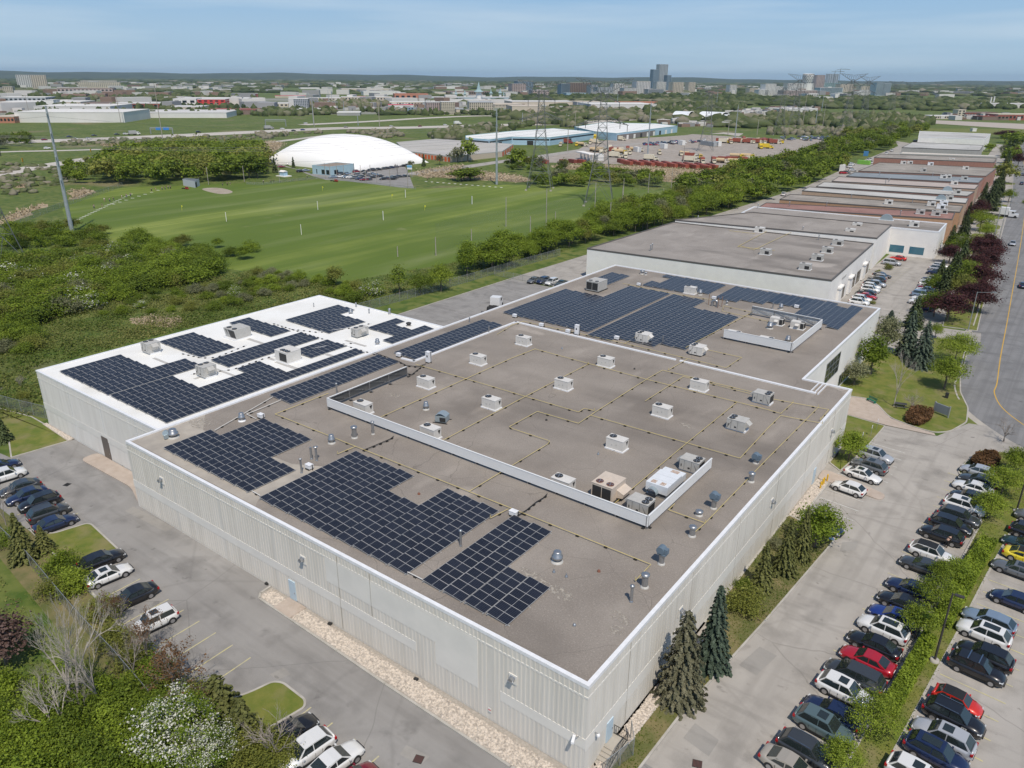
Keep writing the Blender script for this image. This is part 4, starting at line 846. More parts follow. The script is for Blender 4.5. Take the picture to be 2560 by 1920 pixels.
# ------------------------------------------------------------------ vegetation
def leaf_mat(name,a,b,trans=.32):
 m=bpy.data.materials.new(name);m.use_nodes=True;n=m.node_tree;bs=n.nodes['Principled BSDF'];out=n.nodes['Material Output']
 at_=n.nodes.new('ShaderNodeAttribute');at_.attribute_name='tint';oi=n.nodes.new('ShaderNodeObjectInfo')
 ad=n.nodes.new('ShaderNodeMath');ad.operation='MULTIPLY_ADD';ad.inputs[1].default_value=.4;n.links.new(oi.outputs['Random'],ad.inputs[0]);n.links.new(at_.outputs['Fac'],ad.inputs[2])
 sb_=n.nodes.new('ShaderNodeMath');sb_.operation='SUBTRACT';sb_.inputs[1].default_value=.2;n.links.new(ad.outputs[0],sb_.inputs[0])
 rp=n.nodes.new('ShaderNodeValToRGB');rp.color_ramp.elements[0].color= (*a,1);rp.color_ramp.elements[1].color= (*b,1);n.links.new(sb_.outputs[0],rp.inputs['Fac'])
 n.links.new(rp.outputs['Color'],bs.inputs['Base Color']);bs.inputs['Roughness'].default_value=.65;bs.inputs['Specular IOR Level'].default_value=.25
 tr=n.nodes.new('ShaderNodeBsdfTranslucent');ms=n.nodes.new('ShaderNodeMixShader');ms.inputs[0].default_value=trans
 n.links.new(rp.outputs['Color'],tr.inputs['Color']);n.links.new(bs.outputs[0],ms.inputs[1]);n.links.new(tr.outputs[0],ms.inputs[2]);n.links.new(ms.outputs[0],out.inputs['Surface'])
 return m
L_green=leaf_mat('leaf_mid_green',(.08,.13,.008),(.29,.38,.04))
L_dark=leaf_mat('leaf_dark_green',(.06,.10,.008),(.22,.29,.035))
L_lime=leaf_mat('leaf_lime',(.10,.15,.012),(.31,.39,.045))
L_olive=leaf_mat('leaf_olive',(.10,.115,.016),(.30,.32,.07))
L_sage=leaf_mat('leaf_pale_sage',(.1,.11,.05),(.3,.31,.17))
L_purple=leaf_mat('leaf_purple',(.035,.014,.014),(.12,.045,.045))
L_brown=leaf_mat('leaf_bronze',(.09,.05,.02),(.24,.13,.06))
L_spruce=leaf_mat('needle_green',(.03,.045,.014),(.10,.135,.05),.1)
L_old=leaf_mat('needle_mixed',(.05,.06,.03),(.2,.19,.12),.1)
L_dull=leaf_mat('leaf_dull_purple',(.08,.045,.035),(.22,.15,.13),.2)
L_blue=leaf_mat('needle_blue',(.03,.05,.035),(.13,.175,.12),.1)
L_gold=leaf_mat('needle_olive',(.05,.06,.015),(.19,.2,.06),.1)
L_blossom=leaf_mat('white_blossom',(.3,.32,.2),(.85,.84,.78),.2)
m_bark=mat('bark',(.11,.09,.07),.9,col2=(.2,.17,.13),scale=4)
m_gbark=mat('pale_grey_bark',(.3,.27,.23),.9,col2=(.45,.41,.36),scale=3)
m_twig=mat('grey_twigs',(.22,.19,.165),.9,col2=(.34,.3,.27),scale=3)
def leaves_mesh(name,P,Nrm,size,tint,mats,mi=None,rs=None,asp=1.0):
 n=len(P);rs=rs or np.random.RandomState(1)
 N_=Nrm/ (np.linalg.norm(Nrm,axis=1,keepdims=True) +1e-9);A=np.cross(N_,rs.normal(size=(n,3)));A /= np.linalg.norm(A,axis=1,keepdims=True) +1e-9;B=np.cross(N_,A)
 s= (size* (.45+1.1*rs.rand(n) ** 1.3))[:,None]
 V=np.stack([P-A*s*asp,P-B*s*.8+N_*s*.25,P+A*s*asp,P+B*s*.8+N_*s*.25],1).reshape(-1,3)
 me=bpy.data.meshes.new(name);me.vertices.add(4*n);me.vertices.foreach_set('co',V.astype(np.float32).ravel())
 me.loops.add(4*n);me.loops.foreach_set('vertex_index',np.arange(4*n,dtype=np.int32));me.polygons.add(n)
 me.polygons.foreach_set('loop_start',np.arange(0,4*n,4,dtype=np.int32));me.polygons.foreach_set('loop_total',np.full(n,4,dtype=np.int32))
 for m in mats:me.materials.append(m)
 if mi is not None:me.polygons.foreach_set('material_index',mi.astype(np.int32))
 at_=me.attributes.new('tint','FLOAT','POINT');at_.data.foreach_set('value',np.repeat(tint,4).astype(np.float32))
 me.update(calc_edges=True);return me
def crown(name,lobes,n,leaf,mats,seed,clumps=70,sig=.11,second=0.0):
 rs=np.random.RandomState(seed);L=np.array(lobes,float);w= (L[:,3] *L[:,4] *L[:,5]) ** (2/3);w /= w.sum()
 k=rs.choice(len(L),clumps,p=w);d=rs.normal(size=(clumps,3));d /= np.linalg.norm(d,axis=1,keepdims=True);d[:,2] =np.where(d[:,2] < -.45,-d[:,2] *.6,d[:,2])
 rr= (.45+.55*rs.rand(clumps) ** .45)[:,None];Cc=L[k,:3] +d*L[k,3:] *rr;ct=rs.rand(clumps)
 j=rs.randint(0,clumps,n);g=rs.normal(size=(n,3)) *sig*np.array([1,1,.75]) * (.6+.8*rs.rand(clumps))[j][:,None];P=Cc[j] +g
 Nn=d[j] *.8+rs.normal(size=(n,3)) *.55+np.array([0,0,.5]);tint=.55*ct[j] +.45*rs.rand(n)
 mi= (rs.rand(n) <second*1.9* (ct[j] >.45)).astype(int)if second else None
 return leaves_mesh(name,P,Nn,leaf,tint,mats,mi,rs)
def limbs(b,top,r,n,seed,spread=.55,z0=.3,reach=.75,kink=2):
 q=random.Random(seed);b.tube((0,0,-.02),(q.uniform(-.02,.02),q.uniform(-.02,.02),z0),r,r*.7,n=7);b.tube((0,0,z0-.01),(q.uniform(-.04,.04),q.uniform(-.04,.04),top*.8),r*.7,r*.25,n=6)
 for i in range(n):
  a=i*2.4+q.random();z=z0+ (top-z0) * (i/n) *.6;L=reach*spread*q.uniform(.7,1.1);m_=Vector((math.cos(a) *L*.5,math.sin(a) *L*.5,z+L*.45));e=Vector((math.cos(a) *L,math.sin(a) *L,z+L*.8))
  b.tube((0,0,z),m_,r*.38,r*.25,n=5);b.tube(m_,e,r*.25,r*.08,n=4)
def tree_proto(name,lobes,n,leaf,mat_,seed,bark=None,clumps=70,sig=.11,trunk=True,second=0.,z0=.3,r=.028,nl=7):
 """unit tree, 1 high; returns (trunk mesh, crown mesh)"""
 mats=mat_ if isinstance(mat_,list)else [mat_]
 cm=crown(name+'_crown',lobes,n,leaf,mats,seed,clumps,sig,second);tm=None
 if trunk:b=MB();limbs(b,.85,r,nl,seed,z0=z0,reach=max(l[3]for l in lobes));o=b.build('trunk',bark or m_bark);tm=o.data;bpy.data.objects.remove(o)
 return tm,cm
def conifer_proto(name,m,seed,rad=.3,layers=17,dens=1.0,z0=.03,leaf=.015,pw=.8):
 rs=np.random.RandomState(seed);P,N,T= [],[],[]
 for i in range(layers):
  z=z0+ (.97-z0) * (i/ (layers-1)) ** 1.0;R_=rad* (1-z) ** pw+.012;nb=int(5+9* (1-z));ph=rs.rand() *6
  for k in range(nb):
   a=ph+2*math.pi*k/nb+rs.normal() *.12;L=R_* (.78+.35*rs.rand());t0=rs.rand();ns=int((6+26* (1-z)) *dens)
   s=rs.rand(ns) ** .7;wd= (rs.rand(ns) -.5) *L*.42* (1.15-s) 
   x=np.cos(a) *L*s-np.sin(a) *wd;y=np.sin(a) *L*s+np.cos(a) *wd;zz=z+.05* (1-z) * (1-s) -L*.33*s ** 1.3+rs.normal(size=ns) *.006-np.abs(wd) *.25
   P.append(np.stack([x,y,np.maximum(zz,.01)],1));N.append(np.stack([np.cos(a) *.7+rs.normal(size=ns) *.4,np.sin(a) *.7+rs.normal(size=ns) *.4,np.full(ns,.8)],1));T.append(.5*t0+.3*rs.rand(ns) +.2*s)
 P,N,T=np.concatenate(P),np.concatenate(N),np.concatenate(T)
 me=leaves_mesh(name,P,N,leaf,T,[m],None,rs);b=MB();b.tube((0,0,-.02),(0,0,.97),.018,.004,n=6);o=b.build('trunk',m_bark);tm=o.data;bpy.data.objects.remove(o);return tm,me
def bare_proto(name,seed,depth=5,spread=.5,r=.02,m=None,leafm=None,nl=0,multi=1):
 q=random.Random(seed);b=MB();tips= []
 def grow(p,d,L,r_,k):
  e=p+d*L;b.tube(p,e,r_,r_*.62,n=6 if k>3 else 3,caps=False)
  tips.append(e)
  if k == 0:return
  for i in range(3 if k>1 else 2+ (q.random() <.6)):
   ax=d.orthogonal().normalized();ax.rotate(Matrix.Rotation(q.random() *6.28,3,d));nd= (d+ax*spread*q.uniform(.5,1.3) +Vector((0,0,.12))).normalized()
   grow(p+d*L*q.uniform(.55,1.0),nd,L*q.uniform(.6,.82),r_*.55,k-1)
 for j in range(multi):
  a=q.random() *6.28;grow(Vector((.02*j,0,-.01)),Vector((.22* (multi>1) *math.cos(a),.22* (multi>1) *math.sin(a),1)).normalized(),.33,r,depth)
 zm=max(t.z for t in tips);b.v= [(v[0] /zm,v[1] /zm,v[2] /zm)for v in b.v];o=b.build('branches',m or m_twig);me=o.data;bpy.data.objects.remove(o)
 cm=None
 if leafm:
  rs=np.random.RandomState(seed);T=np.array([tuple(t/zm)for t in tips[len(tips) // 4:]]);j=rs.randint(0,len(T),nl);P=T[j] +rs.normal(size=(nl,3)) *.02;cm=leaves_mesh(name+'_leaves',P,rs.normal(size=(nl,3)) + [0,0,.5],.011,rs.rand(nl),[leafm],None,rs)
 return me,cm
BALL= [(0,0,.62,.36,.36,.33),(.12,.1,.5,.28,.28,.25),(-.14,.05,.52,.28,.28,.24),(.02,-.15,.55,.28,.28,.26),(0,.05,.8,.2,.2,.18)]
TALL= [(0,0,.6,.24,.24,.36),(.08,.05,.42,.2,.2,.22),(-.08,-.03,.5,.2,.2,.26),(0,0,.82,.13,.13,.17)]
WIDE= [(0,0,.6,.5,.46,.34),(.28,.1,.5,.3,.3,.26),(-.28,.02,.52,.3,.3,.28),(.05,-.28,.5,.3,.28,.26),(0,.25,.6,.3,.28,.28),(.05,0,.82,.25,.25,.16)]
BUSH= [(0,0,.35,.55,.5,.42),(.3,.15,.3,.35,.35,.32),(-.3,-.05,.32,.38,.35,.36),(0,-.3,.3,.35,.3,.3),(.1,.1,.62,.28,.28,.25)]
PR= {}
PR['maple'] =tree_proto('maple',BALL,5600,.0155,L_lime,11,clumps=130,sig=.066)
PR['maple2'] =tree_proto('maple',WIDE,6800,.0155,L_lime,12,clumps=150,sig=.07)
PR['green'] =tree_proto('broadleaf',BALL,4800,.018,L_green,13,clumps=90,sig=.075)
PR['green2'] =tree_proto('broadleaf',WIDE,5400,.019,L_green,14,clumps=110,sig=.08)
PR['tall'] =tree_proto('poplar',TALL,4200,.017,L_green,15,clumps=80,sig=.07,z0=.15)
PR['tall_sage'] =tree_proto('pear',TALL,4200,.017,L_sage,16,clumps=80,sig=.07,z0=.15)
PR['dark'] =tree_proto('broadleaf',WIDE,5400,.02,L_dark,17,clumps=100,sig=.08)
PR['olive'] =tree_proto('broadleaf',BALL,2600,.024,L_olive,18,clumps=90,sig=.08)
PR['purple'] =tree_proto('plum',BALL,5000,.018,L_purple,19,clumps=90,sig=.075)
PR['blossom'] =tree_proto('hawthorn',WIDE,11000,.012,[L_green,L_blossom],20,clumps=120,sig=.055,second=.36)
PR['willow'] =tree_proto('loose',TALL,1500,.018,L_lime,21,clumps=60,sig=.06,z0=.2,r=.02,nl=12)
PR['bush'] =tree_proto('bush',BUSH,4200,.026,L_green,22,trunk=False,clumps=70,sig=.12)
PR['bush_dark'] =tree_proto('bush',BUSH,4200,.026,L_dark,23,trunk=False,clumps=70,sig=.12)
PR['bush_lime'] =tree_proto('bush',BUSH,4200,.026,L_lime,24,trunk=False,clumps=70,sig=.12)
PR['bush_olive'] =tree_proto('bush',BUSH,3600,.026,L_olive,25,trunk=False,clumps=60,sig=.13)
PR['bush_sage'] =tree_proto('bush',BUSH,3600,.025,L_sage,26,trunk=False,clumps=60,sig=.12)
PR['bush_white'] =tree_proto('bush',BUSH,2600,.03,[L_green,L_blossom],27,trunk=False,clumps=60,sig=.13,second=.16)
PR['spruce'] =conifer_proto('spruce',L_spruce,31,.3,22,2.2,leaf=.019)
PR['spruce_blue'] =conifer_proto('spruce',L_blue,32,.24,24,3.0)
PR['spruce_gold'] =conifer_proto('spruce',L_gold,33,.2,24,2.4,pw=1.0,leaf=.013)
PR['spruce_wide'] =conifer_proto('spruce',L_blue,34,.34,24,3.2,pw=.7);PR['spruce_old'] =conifer_proto('spruce',L_old,36,.36,26,4.2,pw=.62)
PR['cedar'] =conifer_proto('cedar',L_gold,35,.3,18,2.0,leaf=.02,pw=.6);PR['dull'] =tree_proto('plum',BALL,3000,.022,L_dull,37,clumps=80,sig=.08)
PR['bare'] =bare_proto('bare',41,5,.5,.012);PR['bare_dense'] =bare_proto('bare',46,6,.42,.014,m_gbark);PR['bare_pale'] =bare_proto('bare',42,5,.5,.015,m_gbark,multi=2)
PR['bare_small'] =bare_proto('bare',43,4,.7,.016,multi=3);PR['bronze'] =bare_proto('bronze',44,5,.6,.012,m_twig,L_brown,1500,3)
PR['bare_low'] =bare_proto('bare',45,4,.8,.012,multi=5)
# cheap versions for trees seen beyond 150 m
PR['far'] =tree_proto('broadleaf',BALL,900,.045,L_green,51,clumps=42,sig=.09,nl=4);PR['far2'] =tree_proto('broadleaf',WIDE,1100,.045,L_dark,52,clumps=60,sig=.1,nl=4)
PR['far3'] =tree_proto('broadleaf',WIDE,900,.05,L_olive,53,clumps=40,sig=.1,nl=4);PR['far4'] =tree_proto('broadleaf',BALL,560,.05,L_sage,54,clumps=40,sig=.1,nl=4)
PR['far_spruce'] =conifer_proto('spruce',L_spruce,55,.24,9,.35,leaf=.07);PR['far_bare'] =bare_proto('bare',56,3,.6,.02,multi=2);PR['far_lime'] =tree_proto('broadleaf',BALL,560,.055,L_lime,57,clumps=40,sig=.09,nl=4)
NAMES=dict(spruce='spruce_tree',spruce_blue='blue_spruce_tree',spruce_gold='spruce_tree',spruce_wide='blue_spruce_tree',spruce_old='spruce_tree',cedar='cedar_tree',far_spruce='spruce_tree',bush='bush',bush_dark='bush',bush_lime='bush',bush_olive='bush',bush_sage='bush',bush_white='flowering_bush',blossom='blossom_tree',purple='plum_tree')
TN= [0]
def tree(kind,loc,h,label,w=None,group=None,seed=None):
 """an Empty at the foot with a trunk and a crown of its own"""
 tm,cm=PR[kind];nm=NAMES.get(kind,'tree');TN[0] += 1;rz= (seed if seed is not None else TN[0]) *2.399;w=w or h;loc= (loc[0],loc[1],loc[2]if len(loc) >2 else 0)
 cat='bush' if 'bush' in nm else 'tree'
 if tm is None or cm is None:
  me=cm or tm;o=bpy.data.objects.new(nm,me);C.objects.link(o);o.location=loc;o.rotation_euler= (0,0,rz);o.scale= (w,w,h);return tag(o,label,cat,group)
 t=thing(nm,label,cat,loc,rz,group);t.scale= (w,w,h)
 for n_,me in (('branches' if 'bare' in kind or kind == 'bronze' else 'trunk',tm),('crown',cm)):o=bpy.data.objects.new(n_,me);C.objects.link(o);o.parent=t
 return t
def tpx(kind,f,x,y,ytop,label,w=None,**k):
 B_=at(f,x,y);h=height(B_,f,x,ytop);return tree(kind,B_,h,label,w,**k)
# beside the long right hand wall
tpx('spruce_old','o',1445,1060,290,'broad half brown spruce nearest the building corner',w=6.6)
tpx('spruce_blue','o',1720,790,75,'slim blue spruce just behind the broad spruce',w=7.4)
tree('bush_olive',at('k',2010,1440),3.2,'large olive bush behind the slim blue spruce',3.2)
tpx('spruce_gold','k',2150,1260,835,'yellow green spruce next to the olive bush',w=7)
tpx('spruce_gold','l',130,1120,640,'tallest yellow green spruce in the row of three',w=7.6)
tpx('spruce_gold','l',275,1010,540,'thin spruce touching the round green tree',w=6.6)
tree('green',at('l',400,900),5.6,'round green tree at the end of the strip beside the parked navy car',6.4)
tree('bush_dark',at('k',1990,1250),1.4,'small dark shrub against the wall behind the olive bush',1.6);tree('bush_sage',at('l',60,900),1.6,'small grey shrub against the wall behind the spruces',1.6)
tree('green',at('l',690,150),4.6,'leafy green tree beside the entrance apron cars',5.2)
# lawn by the road
tpx('spruce_blue','h',1190,900,500,'dark blue spruce, left of the pair on the lawn',w=9.5);tpx('spruce_wide','h',1310,1000,590,'largest dark blue spruce on the lawn',w=7.6)
tpx('spruce_blue','h',1045,650,500,'dark spruce just beyond the far right roof corner',w=7)
tree('tall',at('h',880,1060),7.6,'bright green pear tree against the white wall',9.5);tree('tall_sage',at('h',1010,880),7.8,'pale green pear tree behind the bright green one',9)
tree('tall_sage',at('h',740,1150),4.6,'small pale green tree in front of the office window',7);tree('green',at('h',570,1130),2.2,'small round tree at the roof step',3.6)
tpx('bare_dense','h',1085,1340,850,'leafless grey tree in the middle of the lawn',w=7.6);tpx('bare_small','h',1240,1370,1200,'small leafless shrub tree beside the picnic table',w=3.4)
tree('maple',at('h',1520,1185),6.4,'lime green maple nearest the road bend',7.4);tree('maple2',at('h',1610,960),6.2,'wide lime green maple overhanging the road',6.2);tree('maple',at('h',1440,745),3.4,'slender young maple by the drive entrance',3.4)
for x,y,h,w_,lab in [(1540,600,6.0,8.0,'purple plum tree nearest the drive entrance'),(1800,520,5.5,6.5,'purple plum tree under the street lamp'),(1840,330,6,7.5,'purple plum tree behind the street lamp'),(1870,190,6,7,'purple plum tree overhanging the kerb'),(1880,100,6.5,8,'fifth purple plum tree along the road'),(1560,100,5,6,'purple plum tree beside the red car lot'),(1330,520,3,3.4,'small purple tree among the dark spruces')]:
 tree('purple',at('h',x,y),h*1.15,lab,w_*1.35)
for x,y,h,w_,lab in [(1500,420,7.5,7.5,'dark spruce in front of the purple trees'),(1600,300,7,8,'green spruce between two purple plum trees'),(1660,170,8,8,'tall spruce by the far end of the neighbour lot'),(1250,650,6.0,7,'small dark spruce right behind the roof corner'),(1560,20,8,7,'spruce at the far end of the neighbour lot')]:
 tree('spruce',at('h',x,y),h*1.15,lab,w_*1.2)
for x,y,r_ in ((1040,150,1.6),(950,190,1.2),(905,450,.9)):tree('bush_olive',at('h',x,y),1.2*r_,'low bronze shrub in the bed between the parked cars and the white building'+ (', largest' if r_ == 1.6 else ', leftmost' if r_ == .9 else ', middle'),r_*1.3)
def hedge(label,poly,h,leaf,m,n,seed,name='hedge'):
 rs=np.random.RandomState(seed);P=np.array(poly);x0,y0=P.min(0);x1,y1=P.max(0);pts2= []
 def inside(x,y):
  c=False;j=len(poly) -1
  for i in range(len(poly)):
   if (poly[i][1] >y) != (poly[j][1] >y)and x< (poly[j][0] -poly[i][0]) * (y-poly[i][1]) / (poly[j][1] -poly[i][1] +1e-9) +poly[i][0]:c=not c
   j=i
  return c
 while len(pts2) <n:
  x,y=rs.uniform(x0,x1),rs.uniform(y0,y1)
  if inside(x,y):pts2.append((x,y))
 Q=np.array(pts2);cx_,cy_=Q.mean(0);d=np.array([min(abs(Q[i] -q).max()for q in [Q[i]])for i in range(1)]);z=rs.rand(n) ** .35*h* (.86+.14*np.sin(Q[:,0] *3.1) *np.cos(Q[:,1] *2.3));edge=rs.rand(n) <.35
 z=np.where(edge,rs.rand(n) *h,z);V=np.stack([Q[:,0] -cx_,Q[:,1] -cy_,z],1);me=leaves_mesh(name,V,rs.normal(size=(n,3)) *.5+ [0,0,.8],leaf,.6*rs.rand(n) +.4* (np.sin(Q[:,0] *1.7+Q[:,1]) *.5+.5),[m],None,rs)
 o=bpy.data.objects.new(name,me);C.objects.link(o);o.location= (cx_,cy_,.1);return tag(o,label,'hedge')
hedge('clipped bronze hedge island beside the blank grey sign',round_poly(pts(('h',1175,1440),('h',1230,1370),('h',1330,1365),('h',1430,1400),('h',1400,1480),('h',1290,1520),('h',1190,1490)),1.2),.95,.13,L_brown,4500,3)
hedge('clipped bronze hedge at the far end of the planting strip',round_poly(pts(('l',1730,190),('l',1790,120),('l',1940,100),('l',2010,180),('l',1930,240),('l',1800,235)),1.2),1.2,.14,L_brown,4500,4)
hedge('long clipped green hedge in the planting strip, far part',[(-3.0,73.2),(-1.3,73.4),(.5,92.6),(-1.2,93.2),(-2.3,84)],1.25,.085,L_green,15000,5)
hedge('long clipped green hedge in the planting strip, near part',[(-4.4,58.2),(-3.0,58.4),(-2.0,70.2),(-3.3,71.2)],1.2,.085,L_green,12000,6)
for f,x,y,h,w_,k,lab in [('l',2120,260,4.2,4.8,'maple','green maple by the bronze hedge at the lot end'),('l',2010,440,4.2,4.4,'maple2','broad green maple over the silver parked cars'),('l',1890,650,4.0,4.6,'maple','green maple right of the white car with open sunroof'),('l',1470,1215,3.2,3.2,'maple','green maple between the hedge and the white and black car'),('l',1610,1190,2.8,3.4,'green','dense green tree in the planting strip beside the hedge end'),
  ('l',1430,1440,3.8,3.9,'maple2','green maple beside the dark lamp post'),('p',1270,540,4.0,4.3,'maple','green maple with staked trunk over the blue car'),('p',880,1370,4.0,4.0,'maple2','green maple over the black car in the near planting strip'),('p',600,1690,3.4,3.6,'maple','green maple at the very bottom of the planting strip')]:
 tree(k,at(f,x,y),h,lab,w_)
for x,y,h,k in ((7.5,121,6.5,'green'),(10.5,114,6.4,'maple2'),(12.5,121,7,'spruce'),(15.5,118,7,'green2'),(5.5,117.5,5.4,'maple'),(8.5,109,5,'green'),(6.0,104,4,'maple')):
 tree(k,(x,y),h,{6.5:'green tree at the right edge beyond the lot end',6.4:'wide maple at the right picture edge',7:'tall dense tree'+ (' spruce' if k == 'spruce' else '') +' at the right picture edge',5.4:'maple next to the second bronze hedge',5:'smaller green tree above the right car row',4:'small maple above the right car row'}[h],h* (.9 if k != 'spruce' else .8))
tpx('bare_small','h',2040,1640,1420,'leafless pinkish tree at the road bend',w=4)
# foreground thicket at the lower left
for f,x,y,yt,w_,k,lab in [('i',215,1010,590,8.5,'spruce_gold','tall green spruce by the navy car in the west lot'),('i',390,930,700,6.5,'spruce_gold','short spruce right of the tall spruce'),('m',1900,1180,860,7,'cedar','golden green cedar above the blossom tree'),('m',2120,1420,1090,6,'cedar','olive cedar right of the blossom tree'),
  ('m',680,1190,250,7.5,'bare_pale','tallest pale leafless tree in the lower left thicket'),('m',880,1140,430,6,'bare_pale','pale leafless tree right of the tallest one'),('m',1190,970,500,5.5,'bare','slim leafless tree beside the parking kerb'),('m',540,1400,930,6,'bare_pale','leaning leafless tree low in the thicket'),('m',770,1260,880,4.5,'bare','thin grey leafless tree in the thicket'),('m',420,1180,760,5,'bare','grey leafless tree left of the tallest one'),
  ('m',1530,1000,530,8.5,'bronze','leafless tree with bronze buds reaching over the parking lines'),('m',1260,760,330,4.5,'bronze','thin tree with orange buds in front of the white boxy car'),('m',1040,420,110,3.5,'bronze','yellow budding sapling in front of the black sedan'),('i',70,760,330,6,'bare','leafless tree in front of the dark cars at the left edge'),('n',180,1640,1220,5,'bare_small','leafless bush over the black car by the grass island')]:
 tpx(k,f,x,y,yt,lab,w=w_)
tree('dull',at('m',60,760),5.2,'dull purple tree at the left picture edge',6.2)
tree('blossom',at('m',1530,1560),5.6,'white blossoming tree at the bottom left',6.4);tree('blossom',at('m',1830,1660),4.2,'smaller white blossoming tree beside the first',4.6)
for i_,(f,x,y,h,w_,k)in enumerate([('i',560,1120,3.2,3.4,'bush_lime'),('i',640,1270,2.8,3.2,'bush_lime'),('i',500,1300,2.4,3,'bush_olive'),('m',900,350,2.4,3,'bush_olive'),('m',1000,600,2.4,3,'bush_olive'),('m',1160,760,2.2,3,'bush_olive'),('m',1330,900,2.4,3,'bush'),('m',1450,1020,2.2,2.8,'bush_olive'),('m',1650,1090,2.2,2.8,'bush_olive'),('i',90,870,2.2,2.6,'bush_dark')]):
 tree(k,at(f,x,y),h,'low budding bush along the west lot kerb, '+ORD[i_] +' in the photo from its far end',w_,'bushes along the west lot kerb')
q=random.Random(5)
for i_ in range(64):
 x,y=q.uniform(-160,1500),q.uniform(930,1900)
 if y<1250 and x>1250+ (y-930) *.3:continue
 if y<1150 and x<250 and q.random() <.5:continue
 k=q.choice(['bush','bush','bush_dark','bush_lime','bush']);h=q.uniform(2.0,3.6)
 tree(k,at('m',x,y),h,'dense green bush in the lower left thicket',h*q.uniform(.9,1.15),'dense bushes filling the lower left thicket')
for i_ in range(9):tree('bush_olive',at('n',-120+45*i_,1560+q.uniform(-60,90)),2.4,'olive bush at the bottom edge below the grass island',2.6,'olive bushes under the grass island')
# random placement inside a polygon
def mass(items,label):
 """many far trees that read as one wood, in one mesh"""
 VV,TT,MI,ms= [],[],[],[]
 for kind,(x,y),h,w,a in items:
  me=PR[kind][1];n=len(me.vertices);co=np.empty(n*3,np.float32);me.vertices.foreach_get('co',co);co=co.reshape(-1,3);t=np.empty(n,np.float32);me.attributes['tint'].data.foreach_get('value',t)
  c,s_=math.cos(a),math.sin(a);VV.append(np.stack([(co[:,0] *c-co[:,1] *s_) *w+x,(co[:,0] *s_+co[:,1] *c) *w+y,co[:,2] *h],1));TT.append(t+ (a*7 % 1-.5) *.4)
  if me.materials[0]not in ms:ms.append(me.materials[0])
  MI.append(np.full(n // 4,ms.index(me.materials[0]),np.int32))
 V,T_,M_=np.concatenate(VV),np.concatenate(TT),np.concatenate(MI);n=len(M_);me=bpy.data.meshes.new('woodland');me.vertices.add(4*n);me.vertices.foreach_set('co',V.astype(np.float32).ravel());me.loops.add(4*n);me.loops.foreach_set('vertex_index',np.arange(4*n,dtype=np.int32));me.polygons.add(n);me.polygons.foreach_set('loop_start',np.arange(0,4*n,4,dtype=np.int32));me.polygons.foreach_set('loop_total',np.full(n,4,dtype=np.int32))
 for m in ms:me.materials.append(m)
 me.polygons.foreach_set('material_index',M_);a_=me.attributes.new('tint','FLOAT','POINT');a_.data.foreach_set('value',T_.astype(np.float32));me.update(calc_edges=True);o=bpy.data.objects.new('woodland',me);C.objects.link(o);return stuff(o,label,'woodland')
def scatter(f,poly,n,kinds,hr,label,group,seed,wr=(.9,1.15),mind=0.0,one=False):
 P= [tuple(at(f,x,y)[:2])for x,y in poly]if f else poly;q=random.Random(seed);xs,ys= [p[0]for p in P],[p[1]for p in P];done= [];tries=0;IT= []
 while len(done) <n and tries<n*60:
  tries += 1;x,y=q.uniform(min(xs),max(xs)),q.uniform(min(ys),max(ys));c=False;j=len(P) -1
  for i in range(len(P)):
   if (P[i][1] >y) != (P[j][1] >y)and x< (P[j][0] -P[i][0]) * (y-P[i][1]) / (P[j][1] -P[i][1]) +P[i][0]:c=not c
   j=i
  if not c or any((x-a) ** 2+ (y-b_) ** 2<mind*mind for a,b_ in done):continue
  done.append((x,y));h=q.uniform(*hr);IT.append((q.choice(kinds),(x,y),h,h*q.uniform(*wr),q.random() *6.28))
 if one:return mass(IT,label)
 for k_,p_,h,w_,a in IT:tree(k_,p_,h,label,w_,group)
G_= ['bush','bush','bush_dark','bush_olive','bush_sage','bush_lime','bush_dark','bush','bush_white']
scatter('e',[(-250,150),(400,60),(1100,30),(1830,40),(1870,170),(1550,330),(1150,330),(1000,420),(680,520),(300,620),(-300,640)],165,G_+ ['olive','bush','bush_dark','bush_lime','bush'],(3.0,5.2),'round bush in the thicket between the white roof and the golf range','thicket left of the golf range',11,(1.2,1.8),2.9)
scatter('e',[(-300,650),(200,620),(330,720),(300,880),(-300,900)],22,G_,(2.2,3.8),'green bush at the left edge level with the white roof','bushes at the left picture edge',12,(1.2,1.6),2.5)
scatter('e',[(680,400),(1150,360),(1600,330),(2212,250),(2212,480),(1600,520),(1100,560),(760,560)],40,G_,(1.2,2.8),'low bush in the meadow beyond the white annex','bushes in the meadow beyond the annex',13,(1.1,1.5),3)
scatter('f',[(0,150),(500,220),(930,330),(930,440),(700,420),(560,350),(0,420)],30,G_,(1.2,3.0),'low bush between the annex roof and the golf range','bushes behind the annex roof',14,(1.1,1.4),2.5,True)
scatter('a',[(60,1470),(700,1440),(1050,1530),(1700,1600),(2212,1659),(2212,1760),(0,1760)],60,['bush','bush_dark','bush_dark','bush_white','olive','green','bush'],(2.8,4.6),'bush at the near edge of the golf range','bushes along the near edge of the range',15,(1.2,1.7),3.2,True)
scatter('e',[(-200,1150),(350,1150),(300,1400),(-200,1400)],8,['bush_sage','bare_low','bush_olive'],(1.2,2),'sparse shrub in the grass left of the annex','shrubs in the grass left of the annex',16)
tree('spruce',at('e',30,1640),4.6,'dark spruce cut by the left picture edge',5)
